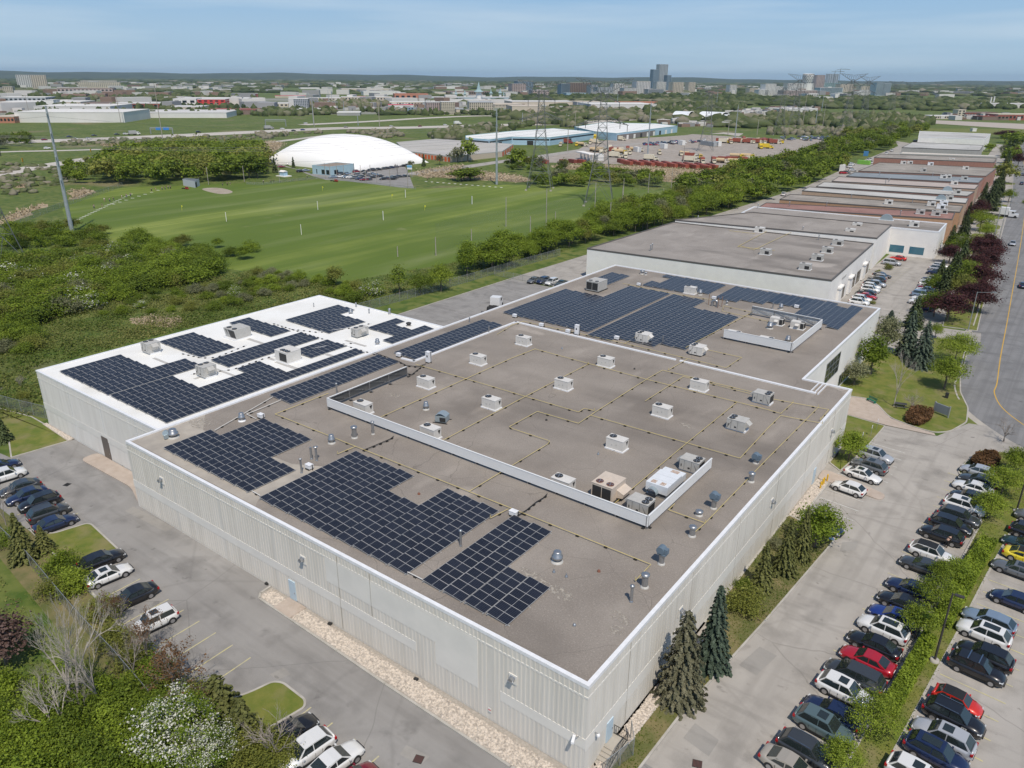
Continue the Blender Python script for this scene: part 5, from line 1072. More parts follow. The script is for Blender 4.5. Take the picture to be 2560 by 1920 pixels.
for f,x,y,h,w_,k,lab in [('f',1240,370,8.2,9,'willow','tall loose lime tree with bare lower branches beside the fence'),('f',1600,340,7.2,8,'maple','bright green round tree by the fence'),('f',1420,360,5,6,'dark','dark green tree between two brighter trees by the fence'),('f',1000,370,3.6,5.0,'bush_white','flowering bush left of the loose lime tree'),('f',690,290,5.4,5.6,'olive','lone grey green tree at the range edge'),('f',860,430,3,3.6,'bush_dark','dark round bush behind the annex corner'),('f',770,380,3,3.2,'bush','green bush beside the lone grey green tree')]:
 tree(k,at(f,x,y),h,lab,w_)
H_= ['green','dark','olive','tall_sage','green2','green','tall','green','maple','green2']
scatter(None,[(-127,150),(-128,195),(-126.5,235),(-135,235),(-140,190),(-134,148)],44,H_,(5,8.5),'tree in the hedgerow between the range and the rear yard','hedgerow trees along the rear yards',21,(1.0,1.3),2.4)
scatter(None,[(-121,235),(-119,330),(-128,345),(-140,330),(-146,250),(-136,228)],74,H_+ ['green','green2'],(6,10),'tree in the hedgerow beside the neighbouring white building','hedgerow trees beside the white building',22,(1.0,1.3),3.2)
F_= ['far','far2','far3','far','far_lime','far4','far2']
scatter('X',[(1690,485),(1790,446),(1900,418),(1990,400),(2060,376),(2110,354),(2200,345),(2250,352),(2215,378),(2130,392),(2095,420),(2080,440),(2048,456),(1985,484),(1880,512),(1790,520)],170,F_+ ['far','far','far_lime'],(6,9.5),'tree in the wood left of the row of flat roofs','wood left of the flat roofs',23,(1.0,1.35),4.5,one=True)
scatter('X',[(2110,350),(2120,335),(2300,318),(2330,325),(2290,345),(2240,352)],60,F_,(6,10),'tree beyond the green container yard','trees beyond the container yard',24,(1.0,1.4),6,one=True)
scatter(None,[(-60,770),(-20,780),(-60,700),(-58,640),(-40,640),(-30,780),(-90,790)],10,F_,(5,8),'tree by the far end of the street','trees at the far end of the street',25,one=True)
scatter('a',[(860,1080),(900,900),(1180,830),(1700,800),(2212,790),(2300,860),(2280,1010),(1900,1060),(1300,1090),(1080,1100)],120,['far2','far','far2','far3','far2'],(8,12),'tall dark tree in the wood behind the tee huts','wood behind the tee huts',26,(1.0,1.3),6,one=True)
scatter('a',[(560,1080),(600,930),(880,890),(880,1080),(700,1110)],16,F_,(4,7),'smaller tree at the left end of the wood','trees at the left end of the wood',27,one=True)
scatter('a',[(-100,780),(-100,690),(350,700),(360,770)],22,['far2','far2','far4'],(5,8),'dark tree in the clump between the highway and the ramp','clump between highway and ramp',28,one=True)
scatter('c',[(200,1110),(160,1060),(420,1030),(640,960),(1280,1020),(1260,1100),(860,1095),(700,1060),(620,1100)],60,F_+ ['far_lime','far2'],(3.5,6.5),'bush under the pylons at the range edge','bushes under the pylons',29,(1.1,1.5),4,one=True)
scatter('c',[(-100,950),(-100,880),(100,860),(620,960),(200,1010)],26,F_,(3,6),'bush left of the pylons beyond the range','bushes left of the pylons',30,one=True)
for i_,(x,y,w_)in enumerate([(1500,1060,8),(1560,1055,6),(1650,1070,9),(1740,1060,7),(1880,1010,7),(2060,1090,10),(2180,1000,8),(1900,1060,5)]):tree('far_lime' if i_ % 2 else 'far',at('c',x,y),5.5,'round bush at the edge of the reed bed right of the pylons',w_,'round bushes by the reed bed')
for f,x,y,h,w_,k in [('b',1800,1040,6,16,'far2'),('b',1850,1035,6,14,'far2'),('c',50,930,11,13,'far_lime'),('b',1830,880,14,14,'far_lime'),('b',1740,885,9,12,'far4'),('b',1590,905,6,6,'far4'),('b',1450,920,7,6,'far_spruce'),('b',1340,930,4,5,'far4'),('b',1225,990,6,5,'far_bare'),('b',90,965,7,7,'far_spruce'),('b',165,975,8,7,'far_spruce'),('b',15,1020,12,12,'far2'),('b',-60,1020,12,12,'far2'),('b',325,930,6,5,'far_spruce')]:
 tree(k,at(f,x,y),h,'tree near the white dome, standing apart from the wood',w_,'single trees around the white dome')
# trees along the street at the right
for i_,(x,y,h,w_,k)in enumerate([(1330,1560,9,8,'spruce'),(1560,1500,7.5,8.5,'maple2'),(1640,1640,6,7,'maple'),(1460,1400,7,8,'purple'),(1560,1300,7,8,'purple'),(1380,1380,8,7,'spruce'),(1700,1200,13,12,'spruce'),(1600,1130,10,10,'spruce'),(1760,1120,12,11,'spruce'),(1820,1000,12,12,'spruce'),(1860,880,11,12,'spruce_gold'),(1920,800,10,11,'far3'),(1980,1080,6,7,'maple'),(1900,700,11,11,'spruce_gold'),(1950,600,11,12,'spruce'),(2000,520,10,11,'far2'),(2060,480,9,11,'purple'),(2120,560,8,10,'purple'),(1950,440,12,13,'far_spruce'),(2030,400,11,13,'far_spruce'),(2080,300,10,15,'far2'),(2110,230,10,16,'far_lime'),(1980,220,9,16,'far'),(1900,150,7,20,'purple'),(2010,150,7,20,'purple'),(1700,340,6,10,'far'),(1630,640,6,9,'far3'),(1700,660,5,8,'far3')]):
 tree(k,at('r',x,y),h,{'spruce':'tall dark spruce','far_spruce':'tall dark spruce','spruce_gold':'olive green spruce','maple':'small lime maple','maple2':'wide lime maple','purple':'purple plum tree'}.get(k,'leafy green tree') +' up the street in front of the flat roofed row',w_,'street trees along the flat roofed row')
for i_ in range(8):tree('far_lime' if i_ % 2 else 'far3',at('r',760+115*i_,265),7,'pale tree in the line before the farthest white building',11,'line of pale trees by the farthest white building')
for x,y,h in ((2250,1100,2.4),(2060,1540,0),): 
 if h:tree('bush',at('r',x,y),h,'shrub by the right road edge',3)
for i_,(x,y)in enumerate(((640,1640),(700,1645),(760,1648))):tree('spruce',at('r',x,y+20),4,ORD[i_] +' small conifer in front of the white building\'s blue windows',3)
for i_,(x,y,h,w_,k)in enumerate([(1430,560,6,7,'dark'),(1620,420,7,7.5,'olive'),(1700,300,7,8,'dark'),(1590,210,7,7.5,'spruce'),(1760,210,6.5,8,'purple'),(1480,250,6,6.5,'spruce'),(1640,40,7,8,'dark'),(1760,60,7,8,'purple'),(1900,20,6.5,8,'purple'),(1700,470,6,7,'purple'),(1450,380,5.5,6,'dark'),(1840,420,5.5,7,'purple')]):tree(k,at('h',x,y),h,{'purple':'purple plum tree','spruce':'dark spruce'}.get(k,'dark leafy tree') +' in the dense strip between the neighbour lot and the road',w_,'dense trees between the neighbour lot and the road')
m_reedb=leaf_mat('dry_reed_blades',(.33,.26,.16),(.56,.47,.34),.2)
for i_,P_ in enumerate(REEDS):
 rs=np.random.RandomState(90+i_);P_=np.array(P_);xs,ys=P_[:,0],P_[:,1];A_r=abs(np.sum(xs*np.roll(ys,-1) -np.roll(xs,-1) *ys)) /2;far_=np.hypot(xs.mean(),ys.mean());n=int(min(16000,A_r* (9 if far_<200 else 2.2)));c0=P_.mean(0)
 tri=rs.randint(0,len(P_),n);u,v=rs.rand(n) ** .5,rs.rand(n);a,c=P_[tri],P_[(tri+1) % len(P_)];Q=c0+ (a+ (c-a) *v[:,None] -c0) *u[:,None];Q += rs.normal(size=(n,2)) * (A_r ** .5) *.045
 keep= (np.sin(Q[:,0] *.9) *np.cos(Q[:,1] *.7+Q[:,0] *.3) +rs.rand(n) *1.6) >.1;Q=Q[keep];n=len(Q);N_=rs.normal(size=(n,3)) *.6+ [0,0,.8];me=leaves_mesh('reed_bed',np.stack([Q[:,0],Q[:,1],.15+rs.rand(n) * (.8 if far_<200 else .9)],1),N_,.13 if far_<200 else .36,rs.rand(n),[m_reedb],None,rs)
 o=bpy.data.objects.new('reed_bed',me);C.objects.link(o);stuff(o,'pale tan patch of dry reeds, %s of the patches around the range' % ORD[i_],'reeds')

def tufts(label,poly,n,size,m,seed,hh=.3,z0=0.0):
 P=poly;rs=np.random.RandomState(seed);xs,ys= [p[0]for p in P],[p[1]for p in P];X,Y=rs.uniform(min(xs),max(xs),n*3),rs.uniform(min(ys),max(ys),n*3);c=np.zeros(n*3,bool);j=len(P) -1
 for i in range(len(P)):
  c ^= ((P[i][1] >Y) != (P[j][1] >Y)) & (X< (P[j][0] -P[i][0]) * (Y-P[i][1]) / (P[j][1] -P[i][1] +1e-9) +P[i][0]);j=i
 k= (np.sin(X*.35+np.sin(Y*.23) *2) *np.cos(Y*.31+X*.11) +rs.rand(n*3) *1.7) >.35;X,Y=X[c & k][:n],Y[c & k][:n];n=len(X);tn=np.clip(.5+.35*np.sin(X*.21+2) *np.cos(Y*.17) +rs.normal(size=n) *.2,0,1)
 me=leaves_mesh('grass',np.stack([X,Y,z0+rs.rand(n) *hh],1),rs.normal(size=(n,3)) *.6+ [0,0,.8],size,tn,[m],None,rs);o=bpy.data.objects.new('grass',me);C.objects.link(o);return stuff(o,label,'grass')
L_grass=leaf_mat('grass_blades',(.065,.12,.01),(.24,.24,.075),.3);L_turf=leaf_mat('turf_blades',(.08,.13,.01),(.2,.21,.05),.3)
tufts('rough meadow grass beyond the white annex',pts(('e',-300,900),('e',200,620),('e',700,480),('e',1300,330),('e',2212,150),('f',900,330),('f',1020,480),('f',560,375),('e',1500,690),('e',300,1010),('e',420,1400),('e',-300,1500)),42000,.17,L_grass,31,.45)
tufts('rough grass beyond the rear fence',[(-152,118),(-128,110),(-127,150),(-126,200),(-136,195),(-146,150)],9000,.17,L_grass,32,.4)
tufts('short grass on the planting strip between the lots',PL,16000,.055,L_turf,33,.07,.11)
tufts('dry short grass strip along the right hand wall',[(-19.6,38.9),(-18.1,38.9),(-17.8,48.2),(-16.3,64.2),(-14.9,82.6),(-20.9,84.8),(-20.9,60),(-19.7,60)],9000,.055,L_turf,34,.08,.11)
tufts('rough grass on the bank behind the west lot fence',[(-120,22.5),(-95,21.8),(-62,19.5),(-48,18),(-60,5),(-130,5)],16000,.1,L_grass,35,.2)
# ------------------------------------------------------------------ vehicles (front towards +x, origin on the ground at the middle)
m_paint=bpy.data.materials.new('car_paint');m_paint.use_nodes=True
_b=m_paint.node_tree.nodes['Principled BSDF'];_o=m_paint.node_tree.nodes.new('ShaderNodeObjectInfo');m_paint.node_tree.links.new(_o.outputs['Color'],_b.inputs['Base Color'])
_b.inputs['Roughness'].default_value=.32;_b.inputs['Coat Weight'].default_value=1.0;_b.inputs['Coat Roughness'].default_value=.04;_b.inputs['Metallic'].default_value=.15
m_cglass=mat('car_glass',(.022,.03,.03),.03,spec=1.0)
m_tyre=mat('tyre_rubber',(.02,.02,.02),.85);m_rim=mat('alloy_rim',(.42,.42,.43),.35,metal=.7);m_trim=mat('black_trim',(.015,.015,.015),.6)
m_head=mat('headlight_lens',(.55,.57,.58),.15);m_tail=mat('tail_light_lens',(.35,.012,.012),.2);m_chrome=mat('chrome_strip',(.6,.6,.6),.2,metal=1.0)
TYPES= {  # length, width, height, belt, hood z, nose x, windshield base/top x, rear top/base x, tail z, wheelbase
 'sedan':(4.75,1.84,1.44,.92,.86,1.0,1.02,.25,-1.0,-1.78,.98,2.78),'suv':(4.65,1.88,1.68,1.04,1.02,.9,1.12,.42,-1.55,-2.12,1.08,2.72),
 'hatch':(4.2,1.78,1.48,.95,.9,.95,1.05,.3,-1.25,-1.92,.98,2.6),'wagon':(4.7,1.82,1.5,.96,.9,1.0,1.02,.3,-1.6,-2.2,1.0,2.75),
 'van':(5.1,1.98,1.76,1.05,1.0,.9,1.5,.6,-1.9,-2.4,1.08,3.0),'boxy':(4.1,1.8,1.62,1.0,.98,.9,1.15,.6,-1.6,-1.92,1.05,2.57),'mini':(3.85,1.73,1.42,.95,.9,.9,.95,.4,-1.2,-1.72,.98,2.5)}
def lerp_tab(x,tab):
 return float(np.interp(x,[t[0]for t in tab],[t[1]for t in tab]))
def make_car(kind,roof_black=False,sunroof=0,rails=False,racks=False):
 L,Wd,Ht,belt,hood,nz_,wsb,wst,rt,rb,tail,wb=TYPES[kind];hl=L/2;hw=Wd/2
 t=thing('parked_car','car','car');body=MB()
 top= [(-hl,tail-.32),(-hl+.08,tail-.02),(rb,tail+.02),(rb+.25,belt),(wsb-.1,belt),(wsb+.15,hood+.03),(hl-.5,hood-.08),(hl-.14,hood-.24),(hl,hood-.42)]
 wid= [(-hl,hw*.78),(-hl+.12,hw*.9),(-hl+.6,hw*.98),(0,hw),(hl-.9,hw*.98),(hl-.3,hw*.88),(hl-.08,hw*.72),(hl,hw*.58)]
 xs= [-hl,-hl+.06,-hl+.2,-hl+.55,rb,rb+.3,-.8,0,.8,wsb,wsb+.3,hl-.6,hl-.3,hl-.1,hl];xs=sorted(set(xs));P= [];n=12
 for x in xs:
  w_,z1=lerp_tab(x,wid),lerp_tab(x,top);zb=.24 if -hl+.2<x<hl-.2 else .34;sh=zb+ (z1-zb) *.66;cr_=.05 if x>wsb or x<rb else .0
  P += [(x,-w_*.9,zb),(x,-w_*.99,zb+.14),(x,-w_,(zb+sh) /2),(x,-w_*.985,sh),(x,-w_*.9,z1-.02),(x,-w_*.5,z1+cr_),(x,w_*.5,z1+cr_),(x,w_*.9,z1-.02),(x,w_*.985,sh),(x,w_,(zb+sh) /2),(x,w_*.99,zb+.14),(x,w_*.9,zb)]
 m=len(xs);F= [(i*n+j,(i+1) *n+j,(i+1) *n+j+1,i*n+j+1)for i in range(m-1)for j in range(n-1)] + [tuple(range(n)),tuple(range((m-1) *n,m*n))[::-1]]
 body.add(P,F,0,True)
 tw=hw*.74;bw=hw*.93
 # greenhouse in body colour, glass laid just proud of it
 gh= [(wsb,belt-.03,bw*.94),(wst,Ht-.05,tw),((wst+rt) /2,Ht,tw),(rt,Ht-.06,tw*.97),(rb,belt-.01 if kind != 'sedan' else tail,bw*.92)]
 Pl= [(x,-w_,z)for x,z,w_ in gh] + [(x,w_,z)for x,z,w_ in gh]
 base= [(wsb,-bw*.94,belt-.05),(rb,-bw*.92,belt-.05)]
 body.add(Pl,[(0,1,6,5),(1,2,7,6),(2,3,8,7),(3,4,9,8)],0,False)
 body.add(Pl,[(0,4,3,2,1),(5,6,7,8,9)],0)
 body.build('body',m_paint,t)
 def q(a,b_,s):return tuple(a[i] + (b_[i] -a[i]) *s for i in range(3))
 def panel(A,B_,C_,D,o,inset=.05):
  c= [sum(v[i]for v in (A,B_,C_,D)) /4 for i in range(3)];return [tuple(v[i] + (c[i] -v[i]) *inset+o[i]for i in range(3))for v in (A,B_,C_,D)]
 g_=MB();g_.add(panel(Pl[0],Pl[5],Pl[6],Pl[1],(.012,0,.012),.07),[(0,1,2,3)]);g_.build('windshield',m_cglass,t)
 g_=MB();g_.add(panel(Pl[4],Pl[9],Pl[8],Pl[3],(-.012,0,.012),.09),[(3,2,1,0)]);g_.build('rear_window',m_cglass,t)
 for s in (-1,1):
  g_=MB();x0,x1,x2,x3=wsb-.12,wst-.02,rt+.05,rb+ (.42 if kind == 'sedan' else .22);z0=belt+.0;z1=Ht-.1;yb=s* (bw*.935+.014);yt=s* (tw+.014)
  mid= -.28 if kind != 'mini' else -.5
  def sl(x,z):f_= (z-z0) / (z1-z0);return (x,yb+ (yt-yb) *f_,z)
  A= [sl(x0-.1,z0+.02),sl(x1,z1),sl(mid+.04,z1+.015),sl(mid+.04,z0+.02)];B2= [sl(mid-.04,z0+.02),sl(mid-.04,z1+.015),sl(x2,z1),sl(x3,z0+.05)]
  g_.add(A,[(0,1,2,3)if s>0 else (3,2,1,0)]);g_.add(B2,[(0,1,2,3)if s>0 else (3,2,1,0)]);g_.build('side_window',m_cglass,t)
  b=MB();b.box(wsb-.3,s* (hw+.09),belt-.02,.13,.2,.13);b.build('wing_mirror',m_paint,t)
  b=MB();b.add([(hl-.42,s*hw*.9,hood-.2),(hl-.12,s*hw*.77,hood-.26),(hl-.1,s*hw*.66,hood-.34),(hl-.36,s*hw*.95,hood-.32)],[(0,1,2,3)]if s<0 else [(3,2,1,0)]);b.box(hl-.16,s*hw*.68,hood-.38,.12,.3,.11);b.build('headlight',m_head,t)
  b=MB();b.box(-hl+.12,s*hw*.78,tail-.3,.2,.32,.2);b.build('tail_light',m_tail,t)
  for wx in (-wb/2,wb/2):
   b=MB();b.tube((wx,s* (hw-.25),.33),(wx,s* (hw+.004),.33),.375,n=18);o=b.build('wheel_arch',m_trim,t)
   b=MB();b.tube((wx,s* (hw-.22),.33),(wx,s* (hw+.018),.33),.33,n=18);w_=b.build('wheel',m_tyre,t)
   b=MB();b.tube((wx,s*hw,.33),(wx,s* (hw+.025),.33),.215,n=12); 
   b.build('rim',m_rim,w_)
 b=MB();b.box(hl-.02,0,.28,.1,Wd*.56,.26);b.build('grille',m_trim,t);b=MB();b.box(-hl+.03,0,.33,.12,Wd*.7,.14);b.build('rear_bumper',m_trim,t);b=MB();b.box(-hl-.005,0,.62,.03,.5,.12);b.build('licence_plate',m_cap,t)
 for s in (-1,1):
  b=MB();b.box(0,s* (hw-.03),.2,wb-.8,.08,.1);b.build('sill',m_trim,t)
  b=MB()
  for x in (wsb-.25,-.28,-wb/2+.45):b.box(x,s* (hw-.004),.34,.02,.02,.5)
  b.build('door_seam',m_trim,t)
 if roof_black:b=MB();b.add([(x+ (0),y*1.0,z+.012)for x,y,z in (Pl[1],Pl[2],Pl[3],Pl[8],Pl[7],Pl[6])],[(0,1,4,5),(1,2,3,4)]);b.build('black_roof',m_trim,t)
 if sunroof:x0=wst-.25;b=MB();k=.75 if sunroof == 1 else 1.35;b.add([(x0,-tw*.62,Ht+.004),(x0,tw*.62,Ht+.004),(x0-k,tw*.62,Ht+.012),(x0-k,-tw*.62,Ht+.012)],[(0,1,2,3)]);b.build('sunroof',m_cglass,t)
 if rails:
  for s in (-1,1):b=MB();b.tube((wst-.1,s*tw*.95,Ht+.05),(rt+.1,s*tw*.93,Ht+.05),.025,n=5);b.build('roof_rail',m_chrome,t)
 if racks:
  for x in (.1,-.8):b=MB();b.box(x,0,Ht+.08,.1,tw*2.1,.04);b.build('roof_bar',m_chrome,t)
 return t
PROT= {}
def proto(kind,*a):
 k= (kind,) +a
 if k not in PROT:PROT[k] = [make_car(kind,'rb' in a,1 if 'sr' in a else 2 if 'pano' in a else 0,'rails' in a,'racks' in a),False]
 return PROT[k]
COL=dict(white=(.8,.8,.78),black=(.012,.012,.014),navy=(.012,.022,.07),blue=(.015,.04,.22),silver=(.42,.44,.47),grey=(.13,.14,.15),dgrey=(.045,.05,.055),red=(.42,.012,.025),bright=(.62,.03,.015),teal=(.10,.15,.16),yellow=(.75,.6,.03),beige=(.38,.35,.3),dgreen=(.02,.045,.05),maroon=(.2,.01,.02),steel=(.2,.27,.36),brown=(.12,.09,.07))
CN=dict(white='white',black='black',navy='navy blue',blue='bright blue',silver='silver',grey='grey',dgrey='dark grey',red='red',bright='bright red',teal='grey teal',yellow='yellow',beige='beige',dgreen='dark green',maroon='dark red',steel='pale blue grey',brown='brown')
KN=dict(sedan='sedan',suv='suv',hatch='hatchback',wagon='wagon',van='minivan',boxy='boxy hatchback',mini='small hatchback')
def car(kind,col,loc,rz,label,group,*a):
 p=proto(kind,*a)
 if not p[1]:
  p[1] =True;t=p[0];t.location=loc;t.rotation_euler= (0,0,rz);t['label'] =label;t['group'] =group;c= (*COL[col],1);t.color=c
  for ch in t.children:ch.color=c
  return t
 return dup(p[0],loc,rz,label=label,group=group,color=COL[col])
def carp(f,x,y,lr,kind,col,desc,group,rot,*a):
 """lr: L = nose towards -x, R = nose towards +x; (x, y) is the middle of the car's footprint in the survey photo"""
 P=at(f,x,y);P.z=.015
 extra= {'pano':' with long glass roof','sr':' with sunroof','rb':' with black roof','racks':' with chrome roof bars'}
 return car(kind,col,P,rot+ (math.pi if lr == 'L' else 0),'%s %s%s, %s' % (CN[col],KN[kind],''.join(extra.get(i,'')for i in a[:1]),desc),group,*a)
GA='cars parked along the left side of the planting strip';GC='cars parked along the right side of the planting strip';GD='cars parked in the west lot';GB='cars parked by the entrance apron'
LA= [('p',190,1700,'R','sedan','beige'),('p',330,1570,'R','suv','dgrey','rails'),('p',470,1345,'R','suv','teal','sr'),('p',545,1225,'L','sedan','navy'),('p',650,1040,'R','suv','white','sr'),('p',735,915,'L','van','dgrey'),('p',845,770,'L','sedan','red'),('p',905,635,'L','sedan','black'),('p',985,500,'L','suv','white','pano'),('p',1080,395,'L','sedan','blue','sr'),('p',1150,275,'L','sedan','black'),('p',1220,150,'L','sedan','navy'),
  ('l',1330,1095,'L','sedan','dgrey'),('l',1405,985,'R','suv','white','rb'),('l',1490,825,'L','suv','black'),('l',1570,740,'R','suv','black'),('l',1640,670,'R','suv','dgrey'),('l',1690,575,'R','suv','white','sr'),('l',1730,510,'L','suv','black'),('l',1760,410,'L','sedan','white'),('l',1810,350,'L','sedan','dgrey'),('l',1800,268,'L','hatch','silver')]
for i,c in enumerate(LA):carp(c[0],c[1],c[2],c[3],c[4],c[5],'%s from the bottom, left of the planting strip' % ORD[i],GA,R(-5),*c[6:])
LC= [('p',1290,1790,'R','suv','white','sr'),('p',1440,1590,'R','suv','navy','pano'),('p',1500,1440,'L','suv','silver','sr'),('p',1590,1270,'R','suv','black','rails'),('p',1625,1130,'R','mini','bright','rb'),('p',1790,845,'R','suv','black','racks'),('p',1860,735,'L','suv','black'),('p',1850,540,'L','suv','white','pano'),('p',1895,425,'L','wagon','steel'),('p',2110,250,'L','hatch','navy'),
  ('l',2135,1125,'L','sedan','grey','sr'),('l',2230,1020,'R','sedan','yellow','rb'),('l',2215,910,'L','sedan','dgreen'),('l',2270,815,'R','suv','black'),('l',2310,680,'L','suv','grey')]
for i,c in enumerate(LC):
 o_=carp(c[0],c[1],c[2],c[3],c[4],c[5],'%s from the bottom, right of the planting strip' % ORD[i],GC,R(-6),*c[6:])
 if i == 3:N13=o_
LB= [('l',925,135,'R','suv','silver','sr'),('l',870,225,'L','suv','grey','sr'),('l',815,300,'R','sedan','white','sr'),('l',690,415,'L','hatch','white'),('l',470,740,'R','sedan','navy')]
for i,c in enumerate(LB):carp(c[0],c[1],c[2],c[3],c[4],c[5],['farthest of the five beside the wall','second of the five beside the wall','just beyond the rounded apron tip','parked in front of the yellow bollards','half hidden by the round green tree'][i],GB,R(-7),*c[6:])
LD= [('i',10,225,'R','sedan','navy'),('i',65,305,'R','suv','white'),('i',180,410,'L','sedan','dgrey'),('i',240,480,'L','sedan','navy'),('i',350,540,'L','suv','black'),('i',430,630,'R','suv','dgrey','rails'),('i',490,720,'R','sedan','navy'),('i',890,1040,'R','wagon','black'),('i',945,1170,'R','sedan','white','sr'),('i',1160,1355,'L','sedan','black'),('i',1350,1570,'L','boxy','white','sr'),
  ('n',300,1400,'R','sedan','black'),('n',440,1560,'L','suv','white'),('n',690,1650,'R','sedan','white'),('n',850,1830,'R','hatch','maroon')]
for i,c in enumerate(LD):carp(c[0],c[1],c[2],c[3],c[4],c[5],'%s in the left lot, counted from the far left' % ORD[i],GD,R(83),*c[6:])
for i,c in enumerate([('g',190,262,'R','sedan','grey'),('g',270,268,'R','suv','navy'),('g',345,280,'R','suv','white'),('g',425,292,'R','sedan','dgreen')]):carp(c[0],c[1],c[2],c[3],c[4],c[5],'%s from the left of the four behind the far parapet' % ORD[i],'four cars in the rear yard',R(-92))
GF='cars in front of the neighbouring white building'
LF= [('h',785,455,'R','suv','white'),('h',805,428,'R','suv','white'),('h',850,402,'R','sedan','red'),('h',845,372,'L','sedan','black'),('h',880,345,'R','suv','white'),('h',890,320,'R','suv','white'),('h',900,298,'R','suv','dgrey'),('h',935,298,'R','suv','silver'),('h',935,262,'L','suv','dgrey'),('h',945,240,'L','suv','beige'),('h',980,220,'R','sedan','black'),('h',1065,112,'R','van','silver'),('h',1120,70,'L','sedan','bright')]
for i,c in enumerate(LF):carp(c[0],c[1],c[2],c[3],c[4],c[5],'%s from the near end against the white neighbour' % ORD[i],GF,R(2))
LG= [('h',1340,500,'L','sedan','blue'),('h',1300,452,'L','suv','white'),('h',1320,425,'L','suv','white'),('h',1330,390,'R','van','steel'),('h',1360,345,'L','sedan','white'),('h',1370,325,'L','sedan','maroon'),('h',1385,300,'R','suv','white'),('h',1390,275,'L','suv','white'),('h',1410,252,'L','sedan','navy'),('h',1445,195,'L','suv','navy'),('h',1465,162,'R','suv','silver'),('h',1485,142,'R','suv','white')]
for i,c in enumerate(LG):carp(c[0],c[1],c[2],c[3],c[4],c[5],'%s in the row under the dark trees of the neighbour lot' % ORD[i],GF,R(2))
for i,c in enumerate([('d',2110,1600,'silver',1),('d',2190,1075,'navy',0),('d',2195,1000,'black',0),('h',2200,305,'navy',0)]):
 P=at(*c[:3]);P.z=.02;car('sedan',c[3],P,R(-86)if c[4]else R(94),'%s sedan driving on the road at the right, %s' % (CN[c[3]],['in the near lane','second farthest','farthest','closest to the camera'][i]),'cars driving on the street')
# race number plate on the black suv
b=MB();X0=.75;y= -.95
b.add([(X0,y,.55),(X0+.42,y,.55),(X0+.42,y,.85),(X0,y,.85)],[(0,1,2,3)])
o_=b.build('door_number_plate',m_wpaint,N13);b=MB()
for x0,z0,x1,z1 in ((.10,.6,.13,.8),(.2,.77,.31,.8),(.28,.6,.31,.8),(.22,.69,.31,.72),(.2,.6,.31,.63)):b.add([(X0+x0,y-.004,z0),(X0+x1,y-.004,z0),(X0+x1,y-.004,z1),(X0+x0,y-.004,z1)],[(0,1,2,3)])
b.build('digit_marks',m_trim,o_)
# person loading the car
def person(loc,rz,top,pants,label,h=1.72,pose='stand',group=None):
 s=h/1.72;V= [(0,0,.95),(0,0,1.15),(0,0,1.4),(.03,0,1.5),(.05,0,1.62),(0,.1,.9),(.02,.11,.5),(0,.12,.06),(.16,.12,.03),(0,-.1,.9),(.06,-.11,.5),(-.02,-.12,.06),(.14,-.12,.03),(0,.19,1.38),(.06,.24,1.1),(.2,.2,.92),(0,-.19,1.38),(.1,-.24,1.12),(.28,-.18,1.05)]
 rr= [.15,.14,.16,.06,.1,.1,.07,.05,.04,.1,.07,.05,.04,.065,.045,.035,.065,.045,.035]
 E_= [(0,1),(1,2),(2,3),(3,4),(0,5),(5,6),(6,7),(7,8),(0,9),(9,10),(10,11),(11,12),(2,13),(13,14),(14,15),(2,16),(16,17),(17,18)]
 if pose == 'bend':V= [(x+max(0,z-.95) *.7,y_,z if z<.95 else .95+ (z-.95) *.72)for x,y_,z in V]
 me=bpy.data.meshes.new('person');me.from_pydata([tuple(c*s for c in v)for v in V],E_,[]);o=bpy.data.objects.new('person',me);C.objects.link(o);md=o.modifiers.new('skin','SKIN');md.use_smooth_shade=True
 for i,d in enumerate(me.skin_vertices[0].data):d.radius= (rr[i] *s,rr[i] *s);d.use_root=i == 0
 sd_=o.modifiers.new('sub','SUBSURF');sd_.levels=1;sd_.render_levels=1
 sk=mat('skin',(.5,.32,.24),.6);me.materials.append(sk);o.location=loc;o.rotation_euler= (0,0,rz);tag(o,label,'person',group)
 def shell(nm,idx,rad,m):
  m2=bpy.data.meshes.new(nm);mp_= {v:i for i,v in enumerate(idx)};m2.from_pydata([tuple(c*s for c in V[i])for i in idx],[(mp_[a],mp_[c])for a,c in E_ if a in mp_ and c in mp_],[]);o2=bpy.data.objects.new(nm,m2);C.objects.link(o2);o2.parent=o;k=o2.modifiers.new('skin','SKIN');k.use_smooth_shade=True
  for i,d in enumerate(m2.skin_vertices[0].data):d.radius= ((rr[idx[i]] +rad) *s,) *2;d.use_root=i == 0
  kk=o2.modifiers.new('sub','SUBSURF');kk.levels=1;kk.render_levels=1;m2.materials.append(m)
 shell('shirt',[1,2,13,16,14,17],.02,top);shell('trousers',[0,5,6,7,9,10,11],.018,pants)
 b_=MB();b_.lathe(V[4][0] *s-.01,0,[(.1,V[4][2] *s+.0),(.115,V[4][2] *s+.05),(.08,V[4][2] *s+.11),(.01,V[4][2] *s+.125)],10);b_.build('hair',mat('dark_hair',(.02,.015,.01),.8),o)
 return o
m_c1=mat('black_cloth',(.02,.02,.022),.9);m_c2=mat('white_cloth',(.7,.7,.7),.9);m_c3=mat('navy_cloth',(.03,.04,.1),.9);m_c4=mat('tan_cloth',(.4,.3,.2),.9)
P=at('l',1535,895);person((P.x,P.y,.01),R(60),m_c1,m_c1,'person in dark clothes bending beside the black suv in the right lot',1.7,'bend')
